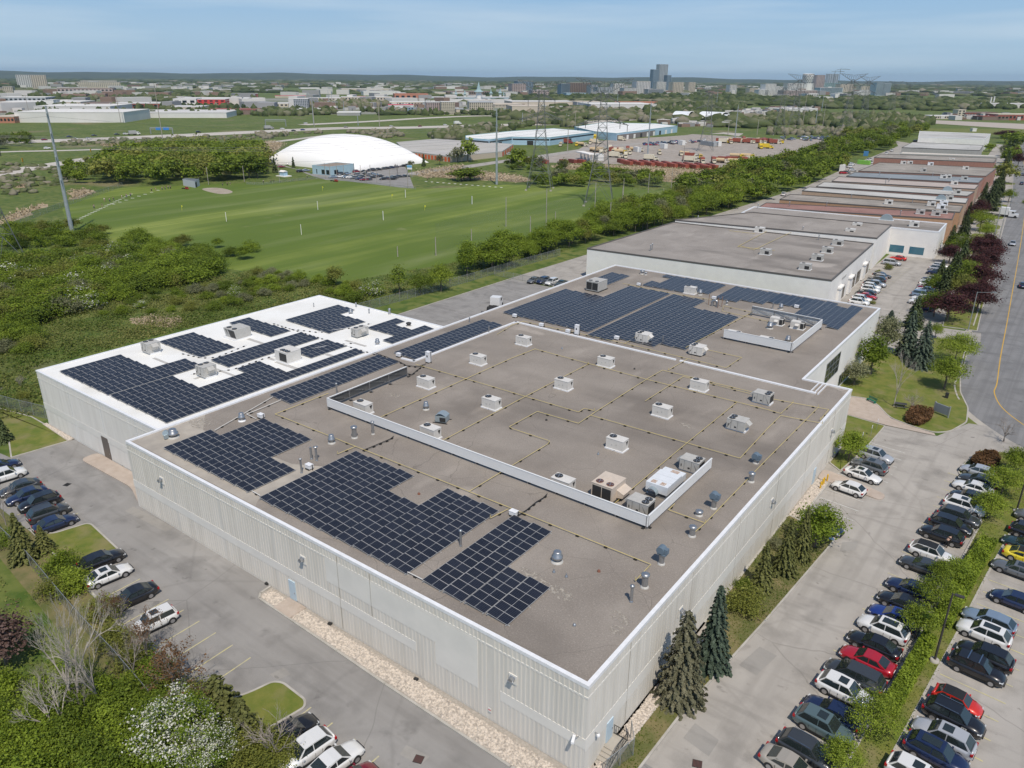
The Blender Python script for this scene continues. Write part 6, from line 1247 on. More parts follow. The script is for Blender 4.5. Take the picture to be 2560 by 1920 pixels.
# ------------------------------------------------------------------ fences, lamps, signs
m_mesh=bpy.data.materials.new('chain_link_mesh');m_mesh.use_nodes=True
_n=m_mesh.node_tree;_p=_n.nodes['Principled BSDF'];_p.inputs['Base Color'].default_value= (.3,.32,.31,1);_p.inputs['Metallic'].default_value=.3;_p.inputs['Roughness'].default_value=.5;_t=_n.nodes.new('ShaderNodeBsdfTransparent');_m=_n.nodes.new('ShaderNodeMixShader');_m.inputs[0].default_value=.3
_n.links.new(_t.outputs[0],_m.inputs[1]);_n.links.new(_p.outputs[0],_m.inputs[2]);_n.links.new(_m.outputs[0],_n.nodes['Material Output'].inputs['Surface'])
m_galv=mat('galvanised_post',(.36,.38,.38),.5,metal=.5)
def fence(label,pts_,h,step=3.0,m=None,name='chain_link_fence'):
 o=Vector(pts_[0]);t=thing(name,label,'fence',(o.x,o.y,0));fa=MB();ra=MB();k=0;posts=MB();plist= []
 for a,c in zip(pts_,pts_[1:]):
  a,c=Vector(a) -o,Vector(c) -o;d=c-a;n=max(1,round(d.length/step))
  fa.add([(*a,.05),(*c,.05),(*c,h),(*a,h)],[(0,1,2,3)]);ra.tube((*a,h),(*c,h),.03,n=5);ra.tube((*a,.08),(*c,.08),.015,n=4)
  for i in range(n+ (c == Vector(pts_[-1]) -o)):plist.append(a+d*i/n)
 fa.build('mesh_panel',m or m_mesh,t);ra.build('top_rail',m_galv,t)
 pb=MB();pb.tube((0,0,0),(0,0,h+.08),.04,n=6);p0=pb.build('post',m_galv,t)
 for i,p in enumerate(plist):
  if i == 0:p0.location= (p.x,p.y,0);continue
  q_=p0.copy();C.objects.link(q_);q_.parent=t;q_.location= (p.x,p.y,0)
 return t
fence('chain link fence running from the annex corner to the left picture edge',[(-119.9,43.0),(-128,41.0),(-137,39)],2.2)
fence('long chain link fence behind the rear yard',[(-127.5,112),(-126.6,124),(-126.4,132),(-125.7,148),(-125.5,165),(-124.5,190)],2.1)
fence('low chain link fence dividing the two rear yards',[(-124.6,158.2),(-112,158.2),(-100,158.0)],1.6)
fence('chain link fence along the kerb of the west lot',[(-96,24.8),(-92.5,24.2),(-83.4,23.8),(-77.3,23.2),(-69.1,22.4),(-61.5,21.9),(-54,21.2)],1.9)
fence('short piece of chain link fence by the corner stairs',[(-19.6,38.6),(-18.9,41.6),(-19.9,43.0)],1.9,1.6)
fence('low fence along the left edge of the golf range',[tuple(at('a',x,y)[:2])for x,y in ((40,1490),(230,1390),(520,1280),(900,1150),(1060,1095))],2.0,6)
m_net=m_mesh.copy();m_net.name='range_netting';m_net.node_tree.nodes['Mix Shader'].inputs[0].default_value=.07
m_pole=mat('weathered_wood_pole',(.3,.27,.23),.9,col2=(.42,.39,.35),scale=3);m_spole=mat('grey_steel_pole',(.3,.34,.36),.5,col2=(.38,.42,.44),scale=1,metal=.2)
npole= [('b',1225,1700,1610),('b',1555,1690,1530),('b',1862,1560,1460),('c',157,1550,1350),('c',373,1450,1310),('c',293,1480,1110),('c',660,1440,1280),('c',708,1440,1060),('c',842,1480,1225),('c',945,1350,1090),('c',1008,1365,1185),('c',1172,1200,980),('c',1305,1190,1110),('c',1375,1110,940),('c',1435,1130,1090),('c',1557,1110,1050),('c',960,1180,1020),('b',2160,1440,1185)]
for i,(f,x,y,yt)in enumerate(npole):
 B_=at(f,x,y);h=height(B_,f,x,yt);b=MB();b.tube((0,0,0),(0,0,h),.16,.12,n=8);tag(b.build('netting_pole',m_pole,None,B_),'tall grey pole holding the netting on the right side of the golf range','pole','netting poles along the golf range')
b=MB();nl_= [at('b',1555,1690),at('b',1862,1560),at('c',157,1550),at('c',373,1450),at('c',660,1440),at('c',842,1480),at('c',1008,1365),at('c',1172,1200),at('c',1305,1190),at('c',1435,1130)]
for a,c in zip(nl_,nl_[1:]):b.add([(a.x,a.y,.1),(c.x,c.y,.1),(c.x,c.y,9.5),(a.x,a.y,9.5)],[(0,1,2,3)]);b.tube((a.x,a.y,9.5),(c.x,c.y,9.5),.03,n=3)
tag(b.build('golf_netting',m_net),'faint netting stretched between grey poles beside the golf range','netting')
def lamp(label,loc,h,arm,rz,m,shoe=False):
 t=thing('street_lamp',label,'street lamp',loc,rz);b=MB();b.tube((0,0,0),(0,0,h),.11,.07,n=8);b.build('pole',m,t)
 b=MB();b.tube((0,0,h-.1),(arm,0,h+ (.35 if not shoe else 0)),.045,n=6);b.build('arm',m,t);b=MB();b.box(arm+.25,0,h+ (.32 if not shoe else -.08),.75,.32,.13);b.build('lamp_head',m,t)
 if shoe:b=MB();b.lathe(0,0,[(.42,0),(.4,.22),(.3,.25)],14);b.build('concrete_base',m_kerb,t)
 return t
m_bronze=mat('dark_bronze_pole',(.05,.045,.04),.5)
lamp('dark lamp post on a round concrete base in the planting strip',(-1.75,67.9,.1),7.6,.3,R(0),m_bronze,True)
lamp('dark lamp post farther up the planting strip, cut by the right edge',tuple(at('l',2145,585)),7.4,.3,0,m_bronze,True)
Pq=at('h',1728,680);lamp('tall grey street lamp with a long arm by the drive entrance',tuple(Pq),8.6,2.8,R(0),m_galv)
for i,(f,x,y,yt)in enumerate([('d',1920,1659,1180),('r',1835,1659,1100),('r',2000,1190,840),('r',2170,700,540)]):
 B_=at(f,x,y);lamp('thin grey street lamp beside the road, %s one beyond the big lamp' % ORD[i],tuple(B_),height(B_,f,x,yt),2.2,R(0),m_galv)
# blank grey sign on the lawn
P0,P1=at('h',1425,1390),at('h',1555,1440);d_=P1-P0;t=thing('lawn_sign','blank grey panel sign on the lawn by the road bend','sign',tuple((P0+P1) /2),math.atan2(d_.y,d_.x))
L_=d_.length;b=MB();b.box(0,0,.45,L_,.22,1.45);b.build('sign_panel',mat('grey_sign_panel',(.22,.25,.27),.5),t);b=MB();b.box(-L_/2+.05,0,.1,.14,.26,1.95);b.box(L_/2-.05,0,.1,.14,.26,1.95);b.build('sign_frame',m_galv,t)
t=thing('park_bench','green park bench beside the paver path','bench',tuple(at('h',890,1300)),R(-30));m_gr=mat('green_bench_paint',(.02,.16,.1),.6)
b=MB();[b.box(0,-.2+.13*k,.45,1.7,.1,.03)for k in range(4)];b.build('seat',m_gr,t);b=MB();[b.box(0,.33,.55+.14*k,1.7,.03,.1)for k in range(3)];b.build('backrest',m_gr,t)
for s in (-1,1):b=MB();b.box(s*.75,0,0,.06,.5,.46);b.box(s*.75,.33,.4,.06,.05,.55);b.build('leg',m_gr,t)
t=thing('picnic_table','dark picnic table beside the leafless tree','picnic table',tuple(at('h',1140,1345)),R(15));m_pt=mat('dark_table_board',(.06,.06,.06),.7)
b=MB();b.box(0,0,.72,1.8,.85,.05);b.build('tabletop',m_pt,t)
for s in (-1,1):b=MB();b.box(0,s*.75,.42,1.8,.28,.05);b.build('seat',m_pt,t);b=MB();b.tube((s*.6,-.8,0),(s*.6,.1,.72),.04,n=5);b.tube((s*.6,.8,0),(s*.6,-.1,.72),.04,n=5);b.build('leg',m_pt,t)
b=MB();b.box(0,0,0,.5,.5,.95);b.box(0,0,.95,.56,.56,.06);tag(b.build('utility_pedestal',m_dk,None,tuple(at('h',1540,1265))),'short dark utility pedestal on the lawn near the road','utility box')
m_by=mat('yellow_bollard_paint',(.7,.42,.02),.5)
for i,(x,y)in enumerate(((450,390),(468,362),(480,350),(508,325))):b=MB();b.tube((0,0,0),(0,0,1.05),.1,n=10);b.lathe(0,0,[(.1,1.05),(.07,1.12),(.01,1.14)],10);tag(b.build('bollard',m_by,None,tuple(at('l',x,y))),'%s yellow bollard in the stone bed beside the white crossover' % ['nearest','second','third','farthest'][i],'bollard','four yellow bollards')
t=thing('bike_rack','black wave bike rack at the end of the wall by the leafy tree','bike rack',tuple(at('l',590,120)),R(90));b=MB();b.path([(-.8+.1*k,0,.5+.4*math.sin(k*1.57))for k in range(17)],.03,5);b.build('tube',m_blk,t)
t=thing('parking_sign','small sign post with round blue base where the planting ends by the navy car','sign',tuple(at('l',545,830)),0);b=MB();b.tube((0,0,0),(0,0,1.6),.03,n=6);b.build('post',m_galv,t);b=MB();b.lathe(0,0,[(.3,0),(.28,.25),(.1,.3)],12);b.build('base',mat('blue_base',(.05,.12,.25),.5),t)
for i,(x,y,yt)in enumerate(((885,1595,1520),(935,1540,1470),(805,1659,1600))):
 B_=at('h',x,y);t=thing('parking_sign',['small parking sign by the green strip, middle of three','small parking sign by the green strip, farthest of three','small parking sign by the green strip, nearest of three'][i],'sign',tuple(B_));b=MB();b.tube((0,0,0),(0,0,1.9),.03,n=6);b.build('post',m_galv,t);b=MB();b.box(0,0,1.4,.05,.3,.5);b.build('plate',m_cap,t)
for f,x,y,lab in [('n',1405,1585,'square rusty drain grate in the lot by the grass island'),('o',1600,1625,'square rusty drain grate at the bottom of the right lane'),('i',580,352,'square black drain grate in the west lot near the door')]:
 b=MB();b.box(0,0,.012,.75,.75,.02);[b.box(-.3+.1*k,0,.034,.05,.66,.01,mi=1)for k in range(7)];tag(b.build('drain_grate',[m_dk,mat('rusty_grate',(.12,.05,.04),.8)]if 'rusty' in lab else [m_dk,m_blk],None,tuple(at(f,x,y)),R(20)),lab,'drain grate')
for f,x,y,lab in [('n',95,75,'dark bait box by the wall left of the stone bed'),('n',640,422,'dark bait box on the stones, middle one'),('n',1383,902,'dark bait box on the stones nearest the corner'),('i',1075,195,'dark bait box on the paved apron by the annex')]:
 b=MB();b.box(0,0,.06,.4,.28,.18);b.box(0,0,.24,.32,.2,.04);tag(b.build('bait_box',m_dk,None,tuple(at(f,x,y)),R(10)),lab,'bait box')
# semi trailer truck in the rear yard seen over the parapet
def truck(label,loc,rz,cab,box=None,blen=8.0,tank=False,group=None,name='truck'):
 t=thing(name,label,'truck',loc,rz,group);mc=mat('truck_'+cab,COLT[cab],.4,coat=.5);b=MB();b.box(3.0,0,.55,2.0,2.3,2.1);b.box(4.5,0,.55,1.3,1.9,1.05);b.build('cab',mc,t)
 b=MB();b.box(4.0,0,1.75,.08,2.0,.7);b.box(3.4,0,1.75,.9,2.34,.6);b.build('windshield',m_cglass,t)
 if box: 
  b=MB();mb=mat('load_'+box,COLT[box],.5)
  if tank:b.tube((1.6,0,2.0),(1.6-blen,0,2.0),1.15,n=12);b.box(1.6-blen/2,0,.8,blen,.8,.4)
  else:b.box(1.8-blen/2,0,1.0,blen,2.4,2.7)
  b.build('load_body',mb,t)
 b=MB();b.box(-1.0,0,.6,9,.9,.25);b.build('chassis',m_trim,t)
 for x in (4.3,1.2,.0,-4.2): 
  b=MB();b.tube((x,-1.15,.5),(x,1.15,.5),.5,n=12);b.build('wheel_pair',m_tyre,t)
 return t
COLT=dict(white=(.75,.75,.74),yellow=(.75,.55,.04),tan=(.55,.42,.25),rust=(.3,.08,.05),red=(.4,.04,.03),cream=(.7,.64,.5),grey=(.4,.4,.4))
truck('white semi tractor in the rear yard seen over the roof edge',tuple(at('f',2040,510)),R(110),'white')
truck('white semi tractor with flatbed turning out beside the purple trees on the street',tuple(at('r',1900,1290)),R(-5),'white','white',3.0)
# ------------------------------------------------------------------ neighbouring flat roofed buildings
def quad_on(b,a,c,s0,s1,z0,z1,out=.05,mi=0):
 """a panel on the outside of the wall that runs from a to c (outside is to the right of a->c)"""
 a,c=Vector(a),Vector(c);d=c-a;d.normalize();n=Vector((d.y,-d.x));p,q_=a+d*s0+n*out,a+d*s1+n*out;p0,q0=a+d*s0,a+d*s1
 b.add([(*p0,z0),(*q0,z0),(*q0,z1),(*p0,z1),(*p,z0),(*q_,z0),(*q_,z1),(*p,z1)],[(4,5,6,7),(0,4,7,3),(5,1,2,6),(7,6,2,3),(0,1,5,4)],mi)
def block(label,poly,h,wall,roof,cap,name='building',capw=.35,group=None,caph=.15,z0=-.1):
 ar=sum(poly[i][0] *poly[(i+1) % len(poly)][1] -poly[(i+1) % len(poly)][0] *poly[i][1]for i in range(len(poly)))
 if ar<0:poly=poly[::-1]
 cx_,cy_=sum(p[0]for p in poly) /len(poly),sum(p[1]for p in poly) /len(poly);pl= [(p[0] -cx_,p[1] -cy_)for p in poly]
 t=thing(name,label,'building',(cx_,cy_,0),0,group);t['poly'] = [c for p in pl for c in p]
 b=MB();walls(b,pl,z0,h-.1);b.build('wall',wall,t);b=MB();b.add([(p[0],p[1],h-.1)for p in pl],[tuple(range(len(pl)))]);b.build('roof',roof,t)
 if cap:b=MB();capring(b,pl,capw,h-.25,h+caph);b.build('parapet_cap',cap,t)
 return t,pl
def roof_unit(parent_label,P,sx,sy,h,m,rz=0.,lab='',group='small roof units on the neighbouring roofs'):
 t=thing('rooftop_unit',lab,'rooftop air unit',P,rz,group);b=MB();b.box(0,0,.1,sx,sy,h);b.box(0,0,h+.1,sx+.06,sy+.06,.05);b.build('housing',m,t);b=MB();b.lathe(-sx*.2,0,[(.4,h+.15),(.4,h+.22),(.35,h+.23)],12);b.box(sx*.2,-sy/2-.01,.25,sx*.4,.03,h*.6);b.build('fan_guard',m_dk,t);b=MB();b.box(0,0,0,sx+.2,sy+.2,.1);b.build('curb',m_cap,t);return t
m_gr1=gravel_roof('neighbour_gravel_roof',(.26,.235,.21),(.34,.31,.28),20,1.2);m_gr2=gravel_roof('grey_gravel_roof',(.26,.235,.205),(.36,.33,.29),30,1.2)
m_maroon=gravel_roof('red_gravel_roof',(.24,.13,.11),(.33,.19,.16),40,1.2);m_bluer=mat('blue_grey_roof',(.2,.23,.25),.8,col2=(.27,.3,.32),scale=.1,detail=7);m_paler=mat('pale_membrane_roof',(.54,.53,.5),.7,col2=(.41,.4,.37),scale=.07,detail=7);overlay(m_paler,(.16,.16,.16),.045,.62,.72,detail=6,stretch=(.6,1.6,1));m_pink=mat('pink_grey_roof',(.4,.34,.3),.8,col2=(.47,.41,.37),scale=.1,detail=7)
overlay(m_pink,(.15,.14,.13),.045,.64,.72,detail=6,seed=3,stretch=(.6,1.6,1))
def brickm(name,a,b_):return mat(name,a,.85,col2=b_,scale=1.2,detail=6)
m_obr=brickm('orange_brick',(.46,.28,.17),(.4,.24,.14));m_rbr=brickm('red_brick',(.36,.19,.145),(.31,.155,.12));m_tanb=brickm('tan_brick',(.5,.36,.26),(.44,.31,.23));m_greyw=brickm('grey_block_wall',(.4,.39,.37),(.34,.33,.31));m_bgl=mat('bronze_window_glass',(.1,.085,.06),.15,spec=.7);m_bglass=mat('blue_window_glass',(.05,.16,.22),.1,spec=.8)
b2,pl=block('white building with grey gravel roof directly behind the warehouse',[(-103.4,170.8),(-42.4,176.0),(-45.1,225.7),(-102.9,221.2)],8.1,m_white,m_gr1,m_capd,'white_building')
a_,c_=pl[1],pl[2]
for s in (13,25.5,32,43.5):b=MB();quad_on(b,a_,c_,s,s+4.6,.4,3.6);f_=b.build('window',m_bgl,b2);b=MB();[quad_on(b,a_,c_,s+1.5*k,s+1.5*k+.1,.4,3.6,.08)for k in range(4)];b.build('window_frame',m_capd,f_)
for s in (9.0,21.0,38.5):b=MB();quad_on(b,a_,c_,s,s+3.4,.2,4.4,.5);quad_on(b,a_,c_,s-.2,s+3.6,4.2,4.6,.8);b.build('entrance_frame',m_white,b2)
b=MB();quad_on(b,a_,c_,12,17,5.6,6.2,.04);b.build('fascia_lettering',m_grey,b2)
block('white building joined behind the first white neighbour, with a lower gravel roof',[(-102.6,221.6),(-45.4,230.5),(-46.9,255.4),(-88.9,251.2)],8.8,m_white,m_gr1,m_capd,'white_building',capw=.3)
b3,pl=block('white building with blue windows set back behind the two white neighbours',[(-93,252.2),(-33.8,256.2),(-34.5,273.6),(-94.4,267.5)],8.1,m_white,m_gr1,m_cap,'white_building',capw=.6)
a_,c_=pl[0],pl[1];L_= (Vector(c_) -Vector(a_)).length
for s in (L_-12.5,L_-7):b=MB();quad_on(b,a_,c_,s,s+4,.8,3.0);b.build('window',m_bglass,b3)
rows= [('maroon gravel roofed brick unit',(-93.0,268.4),(-34.6,284.2),(-36.1,299.3),(-94.5,280.1),m_obr,m_maroon),('brick unit with long grey roof',(-93.5,291.7),(-35.0,302.1),(-36.3,318.5),(-94.9,308),m_obr,m_gr2),('tan brick unit with pale stained roof',(-94.5,321.4),(-36.5,326.4),(-37.7,341),(-95.7,334.5),m_tanb,m_paler),('brick unit with the palest roof',(-93.9,338.2),(-39.0,347.9),(-38.6,364),(-95.8,356),m_rbr,m_paler),
  ('unit with pinkish grey roof',(-93.9,361.0),(-39.6,372.7),(-40.4,390),(-96.2,380),m_tanb,m_pink),('brick unit with blue grey roof',(-93.9,384.5),(-41.4,396.9),(-42.2,420),(-95.1,404),m_rbr,m_bluer),('low brick unit with beige roof',(-95.3,411.5),(-42.3,428.6),(-42.8,472),(-96.9,462),m_rbr,m_gr2)]
for i,(lab,a,b_,c,d,wm,rm)in enumerate(rows):
 t,pl=block(lab+', %s beyond the white buildings' % ORD[i],[a,b_,c,d],8.0,wm,rm,m_capd,'industrial_unit',capw=.25,group='row of flat roofed industrial units');A2,C2=pl[1],pl[2];L2= (Vector(C2) -Vector(A2)).length
 for k in range(2):b=MB();quad_on(b,A2,C2,1.5+k*L2*.5,4.5+k*L2*.5,.5,3);b.build('window',m_bgl,t)
 if i == 0: 
  for s in (53,53):pass
block('tall red brick building with a grey roof, beyond the low units',[(-103.8,479.1),(-46.2,492.6),(-48.2,520),(-106.0,505)],9.0,m_rbr,m_gr2,m_capd,'brick_building')
block('long grey annex against the tall red brick building',[tuple(at('r',285,560,7)[:2]),tuple(at('r',1060,605,7)[:2]),tuple(at('r',1085,570,7)[:2]),tuple(at('r',350,515,7)[:2])],7,mat('slate_wall',(.14,.15,.16),.8),mat('green_grey_roof',(.27,.29,.26),.8),m_grey,'grey_building')
block('low beige unit with cream roof behind the tall red brick building',[(-100,528),(-50,545),(-52,552),(-101,540)],8.0,m_greyw,mat('cream_roof',(.62,.57,.5),.7),m_grey,'beige_building')
block('white roofed factory with ribbed grey wall, second from the far end of the row',[(-105,556),(-62.3,566),(-66,612),(-109,610)],9.5,m_greyw,m_paler,m_capd,'factory_building')
block('farthest white warehouse of the row behind the pale trees',[(-117.8,678.0),(-73.9,685.7),(-78.5,758.8),(-131.1,755.2)],9,m_white,m_paler,m_cap,'white_warehouse')
UN= [('g',2190,20,0),('h',320,150,0),('h',425,70,0),('q',100,1370,1),('q',990,1640,0),('q',1125,1540,0),('q',1290,1390,1),('q',1380,1310,1),('r',610,1430,1),('q',1795,1000,1),('r',860,1130,1),('r',1000,1170,2),('r',1040,1120,2),('r',925,1270,0),('r',1030,1240,0),('r',700,1250,0),('r',1120,1040,0),('r',1235,950,0),('r',1195,820,1),('r',1035,730,1),('r',1105,725,1),('r',1340,750,0),('r',745,630,0),('r',1360,600,1),('r',455,520,1),('r',550,520,1),('r',850,540,2),('r',785,265,0),('r',1400,330,0),('r',1440,295,0),('r',1160,480,1)]
for i,(f,x,y,k)in enumerate(UN):roof_unit(None,tuple(at(f,x,y,8.0)),2.6,1.9,1.3,[m_grey,m_lgrey,m_cap][k],R(4),['small grey boxed unit','small light grey boxed unit','small white boxed unit'][k] +' on the neighbouring flat roofs')
for lab,px in [('long yellow gas pipe on the first white neighbour',[('c',1880,1475),('c',2100,1500)]),('yellow gas pipe crossing the first white neighbour roof',[('c',2200,1480),('c',1950,1612),('d',60,1645)]),('second yellow gas pipe on the first white neighbour',[('c',1960,1600),('c',2090,1640),('d',240,1470)])]:
 P_= [at(*q_,8.25)for q_ in px];t=thing('gas_pipe',lab,'gas pipe',tuple(P_[0]));b=MB();b.path([p-P_[0]for p in P_],.06,5);b.build('pipe',m_gas,t)
def half_dome(f,x,y,r_,lab):
 t=thing('half_round_cowl',lab,'roof cowl',tuple(at(f,x,y,8.0)),R(5));b=MB();n=10;A= [(-r_*math.cos(math.pi*k/n),0,r_*math.sin(math.pi*k/n))for k in range(n+1)];b.add(A+ [(p[0],.9,p[2])for p in A],[(k,k+1,n+2+k,n+1+k)for k in range(n)] + [tuple(range(n+1))[::-1],tuple(range(n+1,2*n+2))]);b.build('cowl',m_bluem,t);b=MB();b.box(0,.4,-.05,2.3*r_,1.4,.1);b.build('curb',m_cap,t)
half_dome('q',1765,1215,1.9,'largest half round blue grey cowl standing on the white parapet roof');half_dome('r',1000,1045,1.8,'half round blue grey cowl on the pale stained roof');half_dome('r',1095,915,1.8,'half round blue grey cowl on the palest roof')
for i,(f,x,y)in enumerate([('q',75,1060),('q',490,1030),('q',980,1030),('q',1305,925),('q',2110,985),('q',665,1370),('q',875,1475),('q',1795,715),('q',1810,700),('q',1755,735),('r',105,690),('r',880,700),('r',410,1270),('g',1210,-20),('c',1195,1650),('c',1605,1390)]):
 b=MB();b.tube((0,0,0),(0,0,1.5),.12,n=7);b.lathe(0,0,[(.2,1.45),(.2,1.6),(.05,1.7)],8);tag(b.build('vent_pipe',m_steel,None,tuple(at(f,x,y,8.0))),'thin vent pipe on a neighbouring flat roof','vent pipe','vent pipes on the neighbouring roofs')
# yard behind the flat roofs
def container(lab,f,x,y,L,c,rz,h=2.6,w=2.5,group=None):
 t=thing('container',lab,'container',tuple(at(f,x,y)),rz,group);b=MB();b.box(0,0,.1,L,w,h);k=int(L/.6);[b.box(-L/2+.3+.6*i,-w/2-.02,.25,.25,.05,h-.3)for i in range(k)];b.build('body',mat('container_'+c,COLT2[c],.6),t);b=MB();b.box(L/2+.02,0,.2,.05,w-.2,h-.2);b.box(L/2+.06,0,.2,.04,.08,h-.2);b.build('door',mat('container_'+c,COLT2[c],.6),t);return t
COLT2=dict(white=(.7,.7,.68),green=(.22,.5,.08),blue=(.08,.25,.5),rust=(.33,.085,.055),darkrust=(.22,.06,.045),grey=(.35,.37,.38))
container('long white trailer by the trees behind the flat roofs','q',1190,560,14,'white',R(100),3.6,2.6);container('lime green waste container behind the flat roofs','q',1470,480,7.5,'green',R(-8),2.4);container('small blue container sign board by the green container','q',1495,370,3,'blue',R(5),3.2,1)
for i,(f,x,y)in enumerate([('q',1310,490),('q',1285,520),('q',1545,430),('q',1560,470),('q',1770,345),('q',1840,310),('q',415,890)]):car('van','white',at(f,x,y),R(60+7*i),'white van behind the flat roofs, %s from the near end' % ORD[i],'white vans behind the flat roofs')
for i,(f,x,y,c)in enumerate([('q',1240,600,'dgrey'),('q',1320,570,'silver'),('q',1200,605,'red'),('r',630,200,'brown'),('r',665,205,'maroon'),('r',1810,600,'dgrey'),('r',1870,600,'dgrey'),('r',1740,740,'navy'),('r',1840,650,'white'),('r',1880,550,'white'),('r',1640,1380,'white')]):car('suv',c,at(f,x,y),R(20+11*i),'%s car parked beside the row of flat roofed units' % CN[c],'cars scattered around the flat roofed row')
# ------------------------------------------------------------------ dome, club house, storage rows, long warehouse
m_dome=mat('dome_fabric',(.93,.92,.9),.55)
cx_,cy_,a_,b_r= -375.5,328.0,39.0,33.0;hD=height((cx_,cy_,0),'b',690,643)
t=thing('sports_dome','huge white inflated sports dome behind the golf range','dome',(cx_,cy_,0));b=MB();N=44;V= []
for j in range(N+1):
 for i in range(N+1):
  u,v=math.sin((i/N-.5) *math.pi),math.sin((j/N-.5) *math.pi);z=hD*max(0,(1-abs(u) ** 2.3)) ** .55*max(0,(1-abs(v) ** 2.3)) ** .55;V.append((u*a_,v*b_r,z))
b.add(V,[(j* (N+1) +i,j* (N+1) +i+1,(j+1) * (N+1) +i+1,(j+1) * (N+1) +i)for j in range(N)for i in range(N)],0,True);b.build('membrane',m_dome,t)
b=MB(); 
for k in range(8):
 y= -b_r+b_r*2* (k+.5) /8;pts_= []
 for i in range(25):u=math.sin((i/24-.5) *math.pi);v=y/b_r;pts_.append((u*a_,y,hD* (1-abs(u) ** 2.3) ** .55* (1-abs(v) ** 2.3) ** .55+.02))
 b.path(pts_,.07,3)
b.build('cable',m_lgrey,t)
m_lblue=mat('pale_blue_siding',(.42,.58,.64),.7,col2=(.37,.52,.58),scale=.3);m_lb2=mat('light_blue_wall',(.4,.56,.68),.7,col2=(.34,.5,.62),scale=.1)
hC=height(at('b',650,1000),'b',650,925)
ch,pl=block('pale blue club house in front of the white dome',[(-344,276),(-330.5,277),(-332.5,296),(-346,295)],hC,m_lblue,mat('brown_roof',(.27,.22,.18),.9),m_lblue,'club_house')
for s0,s1,e in ((7,9.5,1),(10.5,12.0,1),(14.5,15.5,1),(3,3.6,0)):b=MB();quad_on(b,pl[0 if e == 0 else 0],pl[1],min(s0,11),min(s1,12.8),.4,2.8);b.build('window',m_glass,ch)
b=MB();quad_on(b,pl[1],pl[2],3,6,.4,2.6);b.build('window',m_glass,ch)
stp= [tuple(at(f,x,y,3.6)[:2])for f,x,y in (('v',600,1040),('v',1195,1112),('v',1870,1045),('v',2020,950),('v',1000,880),('v',480,925))]
sg,pl=block('low storage building with a row of orange doors right of the white dome',stp,3.6,mat('beige_wall',(.5,.43,.35),.8),mat('grey_sheet_roof',(.42,.4,.37),.7,col2=(.5,.48,.45),scale=.05),m_grey,'storage_building',capw=.6)
m_or=mat('orange_door',(.7,.13,.03),.6)
for (ia,ib,n)in ((0,1,14),(2,3,5)):
 A2,C2=Vector(pl[ia]),Vector(pl[ib]);L2= (C2-A2).length
 for k in range(n):b=MB();s=L2* (k+.15) /n;quad_on(b,A2,C2,s,s+L2/n*.62,.2,2.9);b.build('orange_door',m_or,sg)
b=MB()
for k in range(5):
 A3,C3=Vector(pl[5]).lerp(Vector(pl[0]),(k+.5) /5),Vector(pl[3]).lerp(Vector(pl[2]),(k+.5) /5);b.tube((*A3,3.6),(*C3,3.6),.25,n=4)
b.build('roof_gutter',m_grey,sg)
def px9(z,*q):return [tuple(at(*p,z)[:2])for p in q]
zf=6.0
w1=px9(zf,('v',1390,868),('v',1700,890),('s',0,1012),('s',500,1020),('s',1080,948),('s',860,925),('s',540,900),('s',0,936),('v',1390,838))
w1b,pl=block('left part of the long pale blue warehouse with a white roof',w1,zf,m_lb2,m_wroof,mat('teal_fascia',(.25,.45,.5),.6),'long_warehouse',capw=.5)
for ia in range(4):
 A2,C2=pl[ia],pl[ia+1];L2= (Vector(C2) -Vector(A2)).length
 if L2>8:b=MB();quad_on(b,A2,C2,.5,L2-.5,3.6,4.8);b.build('window_band',m_glass,w1b);b=MB();quad_on(b,A2,C2,L2*.4,L2*.4+5,0,3.3);b.build('dock_door',m_dk,w1b)
w2=px9(zf,('s',1080,940),('s',1380,966),('s',2180,868),('s',1900,838),('s',1200,825),('s',820,880))
w2b,pl=block('right part of the long pale blue warehouse with truck doors',w2,zf,m_lb2,m_wroof,mat('teal_fascia',(.25,.45,.5),.6),'long_warehouse',capw=.5)
A2,C2=pl[1],pl[2];L2= (Vector(C2) -Vector(A2)).length
b=MB();quad_on(b,A2,C2,1,L2*.6,0,4.6,.05);b.build('dark_lower_wall',mat('brown_grey_wall',(.2,.18,.17),.8),w2b)
for k in range(9):b=MB();quad_on(b,A2,C2,L2* (.04+.105*k),L2* (.04+.105*k) +4,0,3.6,.12);b.build('dock_door',m_white if k % 3 else m_dk,w2b)
# golf huts, sign, small blue stand
t,pl=block('small grey tee hut with a red tractor in front',px9(0,('a',1585,1085),('a',1690,1105),('a',1728,1085),('a',1610,1075)),3.2,mat('pale_siding',(.5,.53,.56),.8),mat('slate_roof',(.13,.15,.17),.8),None,'tee_hut')
b=MB();quad_on(b,pl[1],pl[2],.5,3,.1,2.4);b.build('open_front',m_dk,t)
truck('red mowing tractor parked beside the small tee hut',tuple(at('a',1600,1115)),0,'red').scale= (.45,) *3
truck('red mower at the corner of the dome car park',tuple(at('b',675,1050)),0,'red').scale= (.5,) *3
t=thing('kiosk','tiny pale blue kiosk on the grass left of the club house','kiosk',tuple(at('b',240,1005)));b=MB();b.box(0,0,0,3.5,2.5,2.4);b.build('wall',m_lb2,t);b=MB();b.add([(-2,-1.5,2.4),(2,-1.5,2.4),(2,1.5,2.4),(-2,1.5,2.4),(-2,0,3.2),(2,0,3.2)],[(0,1,5,4),(2,3,4,5),(0,4,3),(1,2,5)]);b.build('roof',m_white,t);b=MB();b.box(0,0,0,7,5,.4);b.build('deck',m_white,t)
